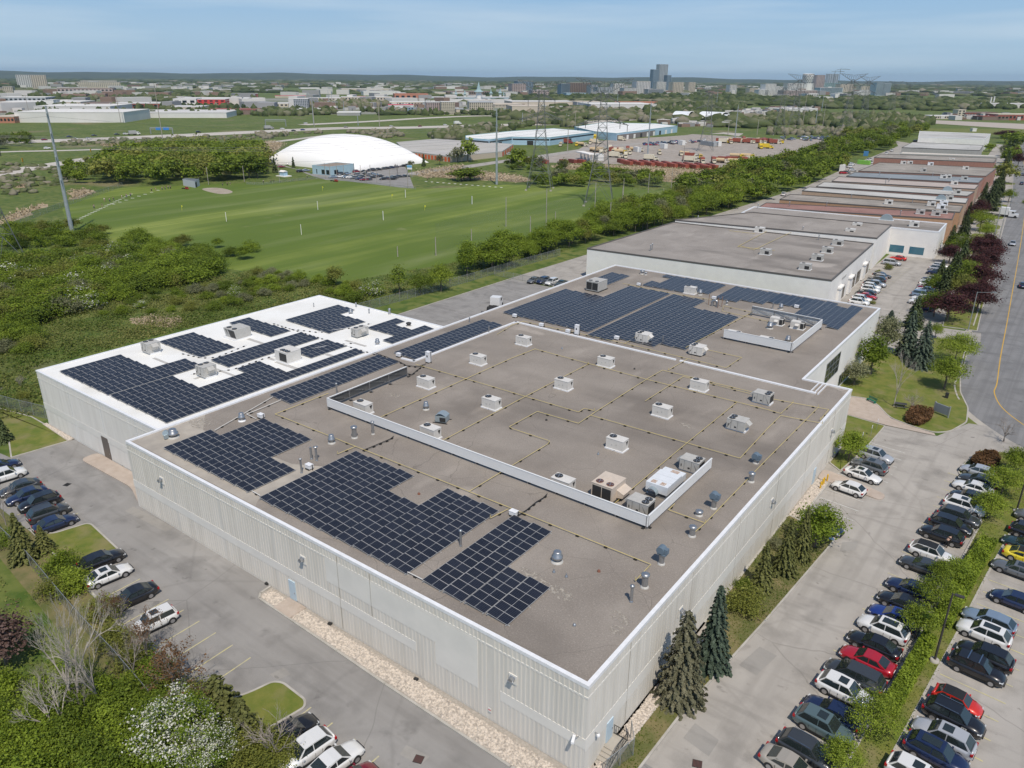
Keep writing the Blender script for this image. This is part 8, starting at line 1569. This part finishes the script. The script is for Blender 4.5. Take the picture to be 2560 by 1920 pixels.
T= [
 ('a',155,285,235,128,40,'lgrey','grey','white and grey apartment slab at the far left, left wing',11,7),('a',285,415,245,130,40,'beige','lgrey','beige apartment slab at the far left, right wing',11,7),('a',190,288,130,118,20,'dgrey','dgrey','dark roof storey of the far left apartment slab',0,0),
 ('a',680,1045,240,190,40,'cream','grey','long cream hotel like block on the left',4,22),('a',710,1010,196,175,30,'cream','grey','upper storeys of the long cream block',2,20),
 ('a',140,1080,540,452,90,'white','white','long white warehouse nearest the highway on the left',0,0),('a',1130,1960,500,455,90,'white','lgrey','second long white warehouse beside the highway',0,0),('a',-60,130,545,490,60,'orange','beige','orange brick building at the left edge by the highway',1,6),
 ('a',950,1445,415,375,60,'brick','lgrey','long red brick building behind the white warehouses',1,8),('a',720,950,405,372,60,'brick','brown','red brick building left of the long one',0,0),('a',1710,1950,390,340,50,'red','lgrey','bright red shop front building',2,5),('a',1500,1700,385,335,60,'white','lgrey','white shop building left of the red shop',1,3),
 ('a',0,400,360,322,60,'slate','white','row of white roofed showrooms at the left edge',1,10),('a',0,700,395,362,80,'beige','white','low white roofed block behind the brick buildings on the left',0,0),('a',300,960,455,400,100,'lgrey','white','pale roofed works behind the long white warehouse',0,0),('a',500,980,300,245,60,'mauve','brown','brown low blocks below the cream hotel',2,14),('a',1140,1255,250,232,40,'white','white','small white hall in the far trees',0,0),('a',1560,2150,375,330,60,'lgrey','white','long grey store behind the red shop',0,0),('a',1450,1740,440,405,60,'beige','lgrey','low grey works in front of the red shop',0,0),('a',1790,2212,470,430,50,'brown','brick','low brown roofed works right of the second warehouse',0,0),('a',2160,2230,330,290,30,'brick','slate','dark brick block at the right of the red shop',2,2),('a',30,115,280,228,30,'beige','grey','beige block in front of the far left slab',4,5),('a',400,470,400,345,30,'white','white','small white shop in the left town',0,0),
 ('b',285,330,410,335,20,'lgrey','white','narrow white side of the grey glass office',0,0),('b',330,455,420,335,35,'slate','white','grey glass office block with a white rim',6,8),('b',165,430,325,308,20,'beige','pink','long shop row with a red roof',0,0),('b',60,280,405,375,40,'cream','white','low cream building left of the grey glass office',1,6),('b',330,620,455,425,50,'beige','lgrey','long low retail building under the grey office',0,0),('b',740,1180,350,320,40,'beige','white','cream shop row in the middle distance',1,16),('b',840,950,340,315,20,'red','red','red fronted shop in the cream row',0,0),('b',700,900,480,455,40,'grey','white','low white roofed works by the green bank',0,0),
 ('b',1145,1360,415,388,30,'white','pink','shop with a long pink roof',0,0),('b',1180,1290,455,415,25,'white','lgrey','white building below the pink roof',2,6),('b',1290,1365,460,410,25,'blue','slate','small blue building beside the pink roof',3,3),('b',1470,1600,465,365,30,'mauve','lgrey','brown hotel tower, left wing',8,7),('b',1600,1720,470,362,30,'cream','lgrey','cream hotel tower, right wing',8,7),('b',1845,2050,455,365,35,'cream','slate','cream hotel with a grey gabled roof',6,12),('b',1730,1840,465,425,25,'cream','slate','small house with a grey roof between the hotels',0,0),('b',1200,1490,345,292,40,'orange','orange','large orange brick arena building',1,6),('b',1225,1300,340,285,45,'white','white','white entrance block of the orange building',2,2),('b',1500,2212,345,322,60,'sky','lgrey','long pale blue roofed shopping mall',0,0),('b',1640,2212,365,345,40,'white','white','white lower wing of the shopping mall',0,0),
 ('b',1545,1640,300,278,40,'cream','white','cream low rotunda behind the orange building',0,0),('b',1555,1740,248,228,40,'white','white','white complex in the far trees',0,0),('b',740,1170,262,246,60,'beige','white','far pale warehouses in the middle',0,0),('b',930,1250,305,272,60,'white','white','white warehouses in the middle town',0,0),('b',385,550,250,238,40,'white','white','far white hall above the grey office',0,0),('b',1650,2030,300,270,50,'brown','mauve','brown housing rows beyond the mall',2,20),('b',460,740,350,328,40,'beige','white','cream low shops right of the grey office',1,10),('b',1100,1470,395,362,40,'cream','white','cream low shops above the pink roof',1,14),('b',2060,2300,410,382,60,'beige','beige','long beige parkade right of the cream hotel',1,20),
 ('c',0,120,290,205,40,'mauve','grey','mauve apartment blocks at the left of the skyline',7,8),('c',50,180,285,182,40,'glass','cream','dark glass slab with a cream top',9,10),('c',180,320,320,262,40,'mauve','grey','pinkish low block behind the left pylon',3,10),('c',425,500,300,205,35,'glass','slate','dark square glass office block',10,1),('c',500,680,295,197,35,'brown','beige','brown apartment slab right of the dark office',10,12),('c',470,640,310,285,30,'blue','sky','low blue roofed building under the brown slab',0,0),('c',680,740,300,215,35,'slate','grey','grey block behind the second pylon',9,5),('c',740,870,305,235,35,'slate','grey','grey glass terrace block',7,9),('c',875,965,300,205,30,'lgrey','white','white striped apartment tower',10,6),('c',965,1075,305,242,30,'lgrey','grey','white striped low apartment block',6,10),('c',1072,1190,303,185,35,'lgrey','cream','broad pale apartment tower',12,9),
 ('c',1210,1262,262,82,25,'glass','slate','left glass tower of the tall trio',22,5),('c',1262,1335,250,38,28,'slate','slate','tallest tower of the skyline',28,6),('c',1332,1368,262,132,25,'glass','dgrey','slim dark tower right of the tallest',16,3),('c',1245,1325,300,190,25,'lgrey','white','white striped tower in front of the tallest',14,7),('c',1175,1310,305,253,30,'slate','grey','grey office podium below the tall trio',5,1),('c',1385,1478,290,193,30,'beige','cream','beige tower with brown stripes, wider one',11,7),('c',1522,1580,280,193,28,'beige','cream','beige tower with brown stripes, narrower one',11,5),('c',1310,1620,310,288,30,'slate','slate','dark low blocks under the beige towers',2,20),
 ('c',1878,1938,292,215,25,'lgrey','cream','pale round topped tower standing apart',10,5),('c',2050,2120,292,245,25,'beige','cream','beige mid rise in the right skyline',6,6),('c',2130,2212,305,258,25,'white','white','white mid rise in the right skyline',6,7),('d',-30,62,305,207,30,'white','white','white stepped tower at the edge of the right skyline',10,8),('d',65,130,300,230,30,'lgrey','white','pale block beside the white stepped tower',8,6),('d',135,420,310,262,35,'mauve','lgrey','low mauve blocks under the checkered tower',4,22),('d',165,390,268,203,30,'lgrey','white','wide pale podium of the checkered tower',5,16),('d',308,362,262,208,25,'cream','white','cream block in front of the podium',5,4),
 ('d',405,478,262,130,28,'mauve','dgrey','dark mauve tower beside the checkered one',14,6),('d',512,600,215,120,28,'slate','slate','grey tower under construction with cranes',12,5),('d',480,620,240,198,30,'teal','teal','glassy teal podium of the construction tower',4,1),('d',445,640,300,240,30,'sky','lgrey','striped pale office blocks',6,1),('d',620,730,275,208,30,'beige','grey','beige block behind the sixth pylon',6,8),('d',800,880,280,225,28,'cream','grey','cream block between the pylons',5,6),('d',925,990,308,198,30,'sky','slate','white banded office tower, left wing',11,1),('d',985,1050,308,202,30,'sky','slate','white banded office tower, right wing',11,1),('d',440,560,345,318,25,'white','white','long white low building under the striped offices',0,0),('d',335,430,335,290,25,'white','white','white low block under the mauve tower',2,5),('d',575,612,345,292,20,'white','white','small white cube right of the striped offices',0,0),('d',790,900,300,285,20,'beige','lgrey','low pale building between the pylons',0,0),
 ('c',0,560,395,360,80,'beige','lgrey','wide grey roofed depot behind the left pylon',0,0),('c',560,780,400,362,60,'grey','beige','grey roofed depot between the pylons',0,0),('c',680,1250,420,382,90,'lgrey','white','wide white roofed depot behind the right pylon',0,0),('c',860,1260,375,362,30,'orange','orange','row of orange trailers behind the white depot',0,0),('c',0,250,470,400,60,'beige','beige','low beige terraces at the left pylon',0,0),('c',1600,1650,415,400,20,'white','white','small white hut in the far trees',0,0),
 ('d',1690,1980,490,455,25,'brick','brown','long rust brown plant building at the right',1,12),('d',1635,1700,490,430,12,'cream','cream','cream hopper tower of the plant',3,2),('d',1400,1640,510,482,20,'beige','white','row of pale sheds at the plant',1,12),('d',1980,2300,520,470,25,'brick','cream','brown shed with a cream roof at the right edge',1,10),('d',1850,2080,520,488,20,'brown','brick','low rust red shed of the plant',0,0),('d',1540,1570,500,455,8,'dgrey','dgrey','dark silo at the plant',0,0),('d',1905,2300,415,378,40,'lgrey','lgrey','long pale greenhouse at the right edge',0,0),('d',1765,1800,618,592,4,'white','white','blank white billboard in the green field',0,0),('d',440,500,625,600,8,'white','white','small white shed above the far car lot',0,0),('d',740,1010,700,670,20,'lgrey','lgrey','pale flat shed behind the wood',0,0),('d',120,410,450,425,60,'lgrey','lgrey','wide grey auto yard roof right of the tents',0,0)]
for e in T:fb(e[0],e[1],e[2],e[3],e[4],e[5],e[6],e[7],e[8],floors=e[9],bays=e[10],band=e[10] == 1)
# checkered white tower
A=at('d',295,268);B_=at('d',368,268);h0=height(A,'d',330,200);h1=height(A,'d',330,120);r_= (B_-A).length/2;cc= (A+B_) /2;t=thing('checkered_tower','round white tower with dark oval windows','tower',tuple(cc));b=MB();b.lathe(0,0,[(r_*.86,0),(r_*.86,h0),(r_,(h0+h1) /2),(r_,h1),(r_*.9,h1+1)],20);b.build('wall',m_white,t);b=MB()
for j in range(6):
 for k in range(14):a=2*math.pi* (k+.5* (j % 2)) /14;z=h0+ (h1-h0) * (j+.2) /6;zr=r_* (.87+.13*min(1,j/3)) +.3;b.box(zr*math.cos(a),zr*math.sin(a),z,1.2,r_*.24,(h1-h0) /6*.6,a)
b.build('windows',m_glass,t)['kind'] ='stuff'
for i,(x,y,yt)in enumerate([(555,215,100),(600,215,82)]):
 B_=at('d',x,262);t=thing('tower_crane','thin tower crane on the far skyline, %s' % ['left one','right one'][i],'crane',tuple(B_));h=height(B_,'d',x,yt);b=MB();b.tube((0,0,0),(0,0,h),1.2,n=4);b.build('mast',m_lat,t);b=MB();b.tube((-14,-8,h),(38,20,h),.9,n=4);b.tube((0,0,h+6),(38,20,h),.3,n=3);b.tube((0,0,h),(0,0,h+6),.7,n=4);b.build('jib',m_lat,t)
for i,(x,yb,yt)in enumerate([(1915,400,318),(1940,402,315)]):B_=at('d',x,yb);b=MB();b.tube((0,0,0),(0,0,height(B_,'d',x,yt)),1.6,1.0,n=8);tag(b.build('chimney',m_white,None,B_),'pale thin chimney at the right horizon, %s' % ['left one','right one'][i],'chimney')
for i,(x,y,s)in enumerate([(1728,330,.7),(1805,328,.7),(1925,345,1.6),(2030,325,.8),(2110,325,.9),(2140,325,.5)]):
 B_=at('b',x,y);t=thing('mall_turret','pointed turret on the shopping mall roof, %s from the left' % ORD[i],'turret',tuple(B_),0,'turrets on the mall roof');b=MB();b.tube((0,0,0),(0,0,9*s+3),4*s,n=8);b.build('drum',m_white,t);b=MB();b.lathe(0,0,[(7*s,9*s+3),(3*s,12*s+3),(.4,22*s+3)],8,smooth=False);b.build('spire',mat('verdigris_roof',(.3,.42,.44),.7),t)
# light masts along the highway
for i,(f,x,y,yt)in enumerate([('u',760,590,230),('u',1345,600,470),('b',550,350,250),('b',628,360,260),('b',655,350,260),('b',760,450,350),('c',90,560,455),('c',470,500,465),('c',610,420,350),('c',910,400,290),('c',655,350,270),('c',370,330,272),('t',820,580,370),('t',500,590,520),('t',905,600,530),('c',1615,300,250),('d',410,560,430),('d',460,460,300)]):
 B_=at(f,x,y);b=MB();b.tube((0,0,0),(0,0,height(B_,f,x,yt)),.5,.35,n=5);tag(b.build('light_mast',m_spole,None,B_),'thin light mast in the distance','light mast','distant light masts')
# ------------------------------------------------------------------ far woodland: rough clumps that read as one wood
m_wood=bpy.data.materials.new('far_tree_canopy');m_wood.use_nodes=True;n_=m_wood.node_tree;bs=n_.nodes['Principled BSDF'];aa=n_.nodes.new('ShaderNodeAttribute');aa.attribute_name='tint';rp=n_.nodes.new('ShaderNodeValToRGB');el=rp.color_ramp.elements
el[0].color= (.035,.05,.02,1);el[1].color= (.22,.2,.15,1);k_=el.new(.45);k_.color= (.075,.098,.036,1);k_=el.new(.75);k_.color= (.125,.138,.07,1)
n_.links.new(aa.outputs['Fac'],rp.inputs['Fac']);n_.links.new(rp.outputs['Color'],bs.inputs['Base Color']);bs.inputs['Roughness'].default_value=.9;bs.inputs['Specular IOR Level'].default_value=.1
def clumps(name,C_,Wd_,Hh,tint,label,seed):
 rs=np.random.RandomState(seed);n=len(C_);ring=7;base= []
 for z,r_ in ((0,.82),(.35,1.0),(.72,.78)):
  for k in range(ring):a=2*math.pi*k/ring;base.append((r_*math.cos(a),r_*math.sin(a),z))
 base.append((0,0,1));base=np.array(base);m=len(base);J=1+rs.normal(size=(n,m,3)) *.17;V=base[None] *J*np.stack([Wd_,Wd_,Hh],1)[:,None,:] +np.concatenate([C_,np.zeros((n,1))],1)[:,None,:]if C_.shape[1] == 2 else base[None] *J*np.stack([Wd_,Wd_,Hh],1)[:,None,:] +C_[:,None,:]
 F= []
 for L in range(2):
  for k in range(ring):a,c=L*ring+k,L*ring+ (k+1) % ring;F += [(a,c,c+ring),(a,c+ring,a+ring)]
 F += [(2*ring+k,2*ring+ (k+1) % ring,3*ring)for k in range(ring)];F=np.array(F);Fa= (F[None] + (np.arange(n) *m)[:,None,None]).reshape(-1,3)
 me=bpy.data.meshes.new(name);me.vertices.add(n*m);me.vertices.foreach_set('co',V.astype(np.float32).ravel());me.loops.add(Fa.size);me.loops.foreach_set('vertex_index',Fa.astype(np.int32).ravel());me.polygons.add(len(Fa));me.polygons.foreach_set('loop_start',np.arange(0,Fa.size,3,dtype=np.int32));me.polygons.foreach_set('loop_total',np.full(len(Fa),3,dtype=np.int32))
 me.materials.append(m_wood);a_=me.attributes.new('tint','FLOAT','POINT');a_.data.foreach_set('value',(np.repeat(tint,m) +rs.normal(size=n*m) *.12).astype(np.float32));me.update(calc_edges=True)
 o=bpy.data.objects.new(name,me);C.objects.link(o);return stuff(o,label,'woodland')
rs=np.random.RandomState(4)
BX= [(FR[e[0]][0] +e[1] *.28933,FR[e[0]][0] +e[2] *.28933,FR[e[0]][1] +e[4] *.28933,FR[e[0]][1] +e[3] *.28933)for e in T]      # keep clear of the buildings' fronts
def free(x,y,slack=1.0):
 X,Y=proj((x,y,0))
 for x0,x1,yt,yb in BX:
  if x0-2<X<x1+2 and yt+1<Y<yb+ (yb-yt) *.12+1.5:return False
  if x0<X<x1 and yb <= Y<yb+4:return rs.rand() <.22
 return True
def noise2(x,y,s):return math.sin(x/s+1.3*math.sin(y/s*.7)) *math.cos(y/s*1.1+math.sin(x/s*.6))
Cs,Ws,Hs,Ts= [],[],[],[]
r_=900.0
while r_<11000:
 w=7+.0062*r_;nA=int(R(76) *r_/ (w*1.9))
 for k in range(nA):
  a=YAW+R(-38) +R(76) * (k+rs.rand()) /nA;rr=r_* (1+rs.normal() *.012);x,y=rr*math.sin(a),rr*math.cos(a);dn=noise2(x,y,230) +.6*noise2(x,y,90);thr=.45 if rr<1700 else .2 if rr<2600 else -.2 if rr<4000 else -.9
  if dn<thr or not free(x,y):continue
  X,Y=proj((x,y,0))
  if Y>330:continue
  if X>1900 and 300<Y<345:continue
  if X<1250 and Y>288:continue
  if 1250<X<1700 and Y>300:continue
  Cs.append((x,y,-rr*rr/12742000-.3));Ws.append(w*rs.uniform(.7,1.35));Hs.append(rs.uniform(5,9)if rr<3000 else rs.uniform(7,13));Ts.append(min(1,max(0,.45+.3*noise2(x,y,140) +rs.normal() *.18)))
 r_ *= 1.02 if r_<3000 else 1.035
clumps('far_woodland',np.array(Cs),np.array(Ws),np.array(Hs),np.array(Ts),'dark green wooded plain stretching to the horizon',5)
def wood(f,poly,n,w,h,label,seed,tint=.5):
 P= [tuple(at(f,x,y)[:2])for x,y in poly];rs=np.random.RandomState(seed);out= [];xs,ys= [p[0]for p in P],[p[1]for p in P];tries=0
 while len(out) <n and tries<40000:
  tries += 1;x,y=rs.uniform(min(xs),max(xs)),rs.uniform(min(ys),max(ys));c=False;j=len(P) -1
  for i in range(len(P)):
   if (P[i][1] >y) != (P[j][1] >y)and x< (P[j][0] -P[i][0]) * (y-P[i][1]) / (P[j][1] -P[i][1]) +P[i][0]:c=not c
   j=i
  if c:out.append((x,y,-.2))
 n=len(out); 
 if n:clumps('woodland',np.array(out),rs.uniform(w*.6,w*1.2,n),rs.uniform(h*.6,h*1.15,n),np.clip(tint+rs.normal(size=n) *.2,0,1),label,seed+1)
wood('b',[(1450,690),(1550,640),(2000,580),(2212,610),(2212,700),(1900,700)],130,5,7,'green wood behind the storage building',61,.65);wood('c',[(0,610),(200,560),(560,590),(640,560),(560,520),(0,560)],120,5,7,'scrub behind the long warehouse',62,.6);wood('c',[(560,440),(0,440),(0,480),(640,500),(900,520),(1150,540),(1100,440)],150,7,8,'grey green scrub along the overpass',63,.85)
wood('c',[(1150,440),(1150,540),(1400,500),(1700,480),(2000,440),(2000,400),(1500,400)],260,7,10,'dark wood behind the white arched tents',64,.45);wood('c',[(1500,310),(0,330),(0,350),(1200,355),(2212,395),(2212,330)],420,12,11,'dark tree belt under the skyline',65,.35);wood('c',[(1700,570),(2212,500),(2212,560),(1900,590)],90,6,6,'scrub right of the arched tents',66,.6)
wood('d',[(0,470),(700,480),(1200,500),(1400,540),(1280,600),(700,600),(420,560),(0,570)],330,6,8,'scrubland left of the pylon corridor',67,.6);wood('d',[(0,330),(2400,360),(2400,420),(1400,440),(500,420),(0,380)],420,12,10,'wooded belt across the right distance',68,.45);wood('d',[(0,600),(640,600),(1000,640),(700,660),(0,650)],120,4,5,'grey scrub around the pylon feet',69,.9)
wood('d',[(1060,510),(1400,540),(1420,560),(1280,620),(1060,620),(800,640),(780,590)],200,6,9,'green wood at the far end of the flat roofed row',70,.5);wood('a',[(0,500),(130,490),(450,440),(1080,440),(1080,450),(2212,440),(2212,480),(0,510)],150,5,8,'trees between the white warehouses by the highway',71,.4)
wood('a',[(-100,410),(2212,410),(2212,430),(-100,440)],110,6,9,'trees behind the white warehouses',72,.4);wood('a',[(0,320),(900,320),(2212,320),(2212,350),(1000,370),(0,330)],180,8,10,'trees in the left part of the town',73,.5);wood('b',[(0,460),(200,440),(620,440),(700,470),(0,500)],90,6,8,'trees above the green highway bank',74,.5);wood('b',[(450,400),(900,370),(1150,400),(900,420),(500,430)],150,7,10,'pale trees right of the grey glass office',75,.8);wood('b',[(900,440),(1500,460),(2212,460),(2212,480),(1400,480),(900,450)],80,5,8,'trees in front of the hotels',76,.5)
wood('b',[(0,640),(500,640),(900,620),(1200,610),(1280,660),(1150,690),(900,640),(500,620),(0,700)],90,3.2,3.6,'leafless scrub behind the white dome',77,.95);wood('a',[(500,700),(2212,650),(2212,690),(1200,720),(560,760)],120,2.5,2.4,'low scrub between the highway lanes',78,.8);wood('a',[(0,900),(500,920),(900,960),(600,1060),(300,1150),(0,1180)],110,2.2,2.0,'patchy scrub on the slope left of the golf range',79,.75)
sheet('green_bank',pts(('a',-400,600),('a',0,560),('a',1080,545),('a',2212,490),('b',700,480),('b',1940,500),('b',1900,520),('b',800,540),('a',2212,580),('a',0,665),('a',-400,690)),.04,m_meadow)
sheet('town_ground',pts(('a',-400,520),('a',2212,470),('b',2212,470),('c',1300,420),('c',1300,350),('b',2212,330),('b',0,330),('a',0,300),('a',-400,300)),.03,mat('town_paving',(.3,.29,.27),.9,col2=(.14,.17,.08),scale=.012,detail=7))
# distant rows of small houses and sheds seen only as pale flecks
q=random.Random(12);fl=MB();mm= [mat('fleck_white',(.6,.58,.55),.8),mat('fleck_grey',(.3,.3,.3),.8),mat('fleck_brown',(.25,.17,.13),.8)]
for i in range(560):
 a=YAW+R(q.uniform(-37,37));rr=q.uniform(1300,5200);x,y=rr*math.sin(a),rr*math.cos(a);X,Y=proj((x,y,0))
 if 1250<X<2560 and Y>245:continue
 fl.box(x,y,0,q.uniform(14,60),q.uniform(12,30),q.uniform(6,13),q.uniform(0,3),q.choice([0,0,1,2]))
for (f,x0,y0,x1,y1,n)in (('d',0,420,420,452,60),('c',1830,445,2212,480,70),('c',1300,500,1900,580,60),('a',0,380,900,460,60),('b',600,340,1500,440,120),('b',1500,345,2212,440,50),('d',1390,480,2212,520,50),('c',0,400,900,440,40)):
 for i in range(n):P_=at(f,q.uniform(x0,x1),q.uniform(y0,y1));s_=q.uniform(3,14);fl.box(P_.x,P_.y,0,s_,s_*q.uniform(.4,1),q.uniform(2.2,6),q.uniform(0,3),q.choice([0,0,1,2]))
stuff(fl.build('distant_houses',mm),'pale specks of distant houses and sheds across the wooded plain','distant houses')
# hills on the horizon
b=MB();n=240;P= []
for k in range(n+1):
 a=YAW+R(-45) +R(90) *k/n;u=k/n;hh=104-62*min(1,u*1.25) +9*math.sin(u*23) +6*math.sin(u*61+1) +3*math.sin(u*140)
 for rr,z in ((10800,-25),(11600,hh*.55),(12600,hh),(14500,hh*.6)):P.append((rr*math.sin(a),rr*math.cos(a),z-10))
b.add(P,[(4*k+j,4*k+4+j,4*k+5+j,4*k+1+j)for k in range(n)for j in range(3)],0,True)
struct(b.build('hills',mat('wooded_hills',(.03,.045,.02),.95,col2=(.06,.08,.035),scale=.004,detail=8)))
# ------------------------------------------------------------------ the air
HZ=MB();HZ.b2(-27500,-27500,-62,27500,27500,175);m_h=bpy.data.materials.new('haze_air');m_h.use_nodes=True;n_=m_h.node_tree;n_.nodes.remove(n_.nodes['Principled BSDF']);vp=n_.nodes.new('ShaderNodeVolumePrincipled');vp.inputs['Color'].default_value= (.62,.82,1,1);vp.inputs['Density'].default_value=3.6e-5;vp.inputs['Anisotropy'].default_value=0.1
n_.links.new(vp.outputs[0],n_.nodes['Material Output'].inputs['Volume']);ho=HZ.build('haze',m_h);ho['kind'] ='stuff';ho['label'] ='thin pale blue haze over the plain';ho['category'] ='haze'
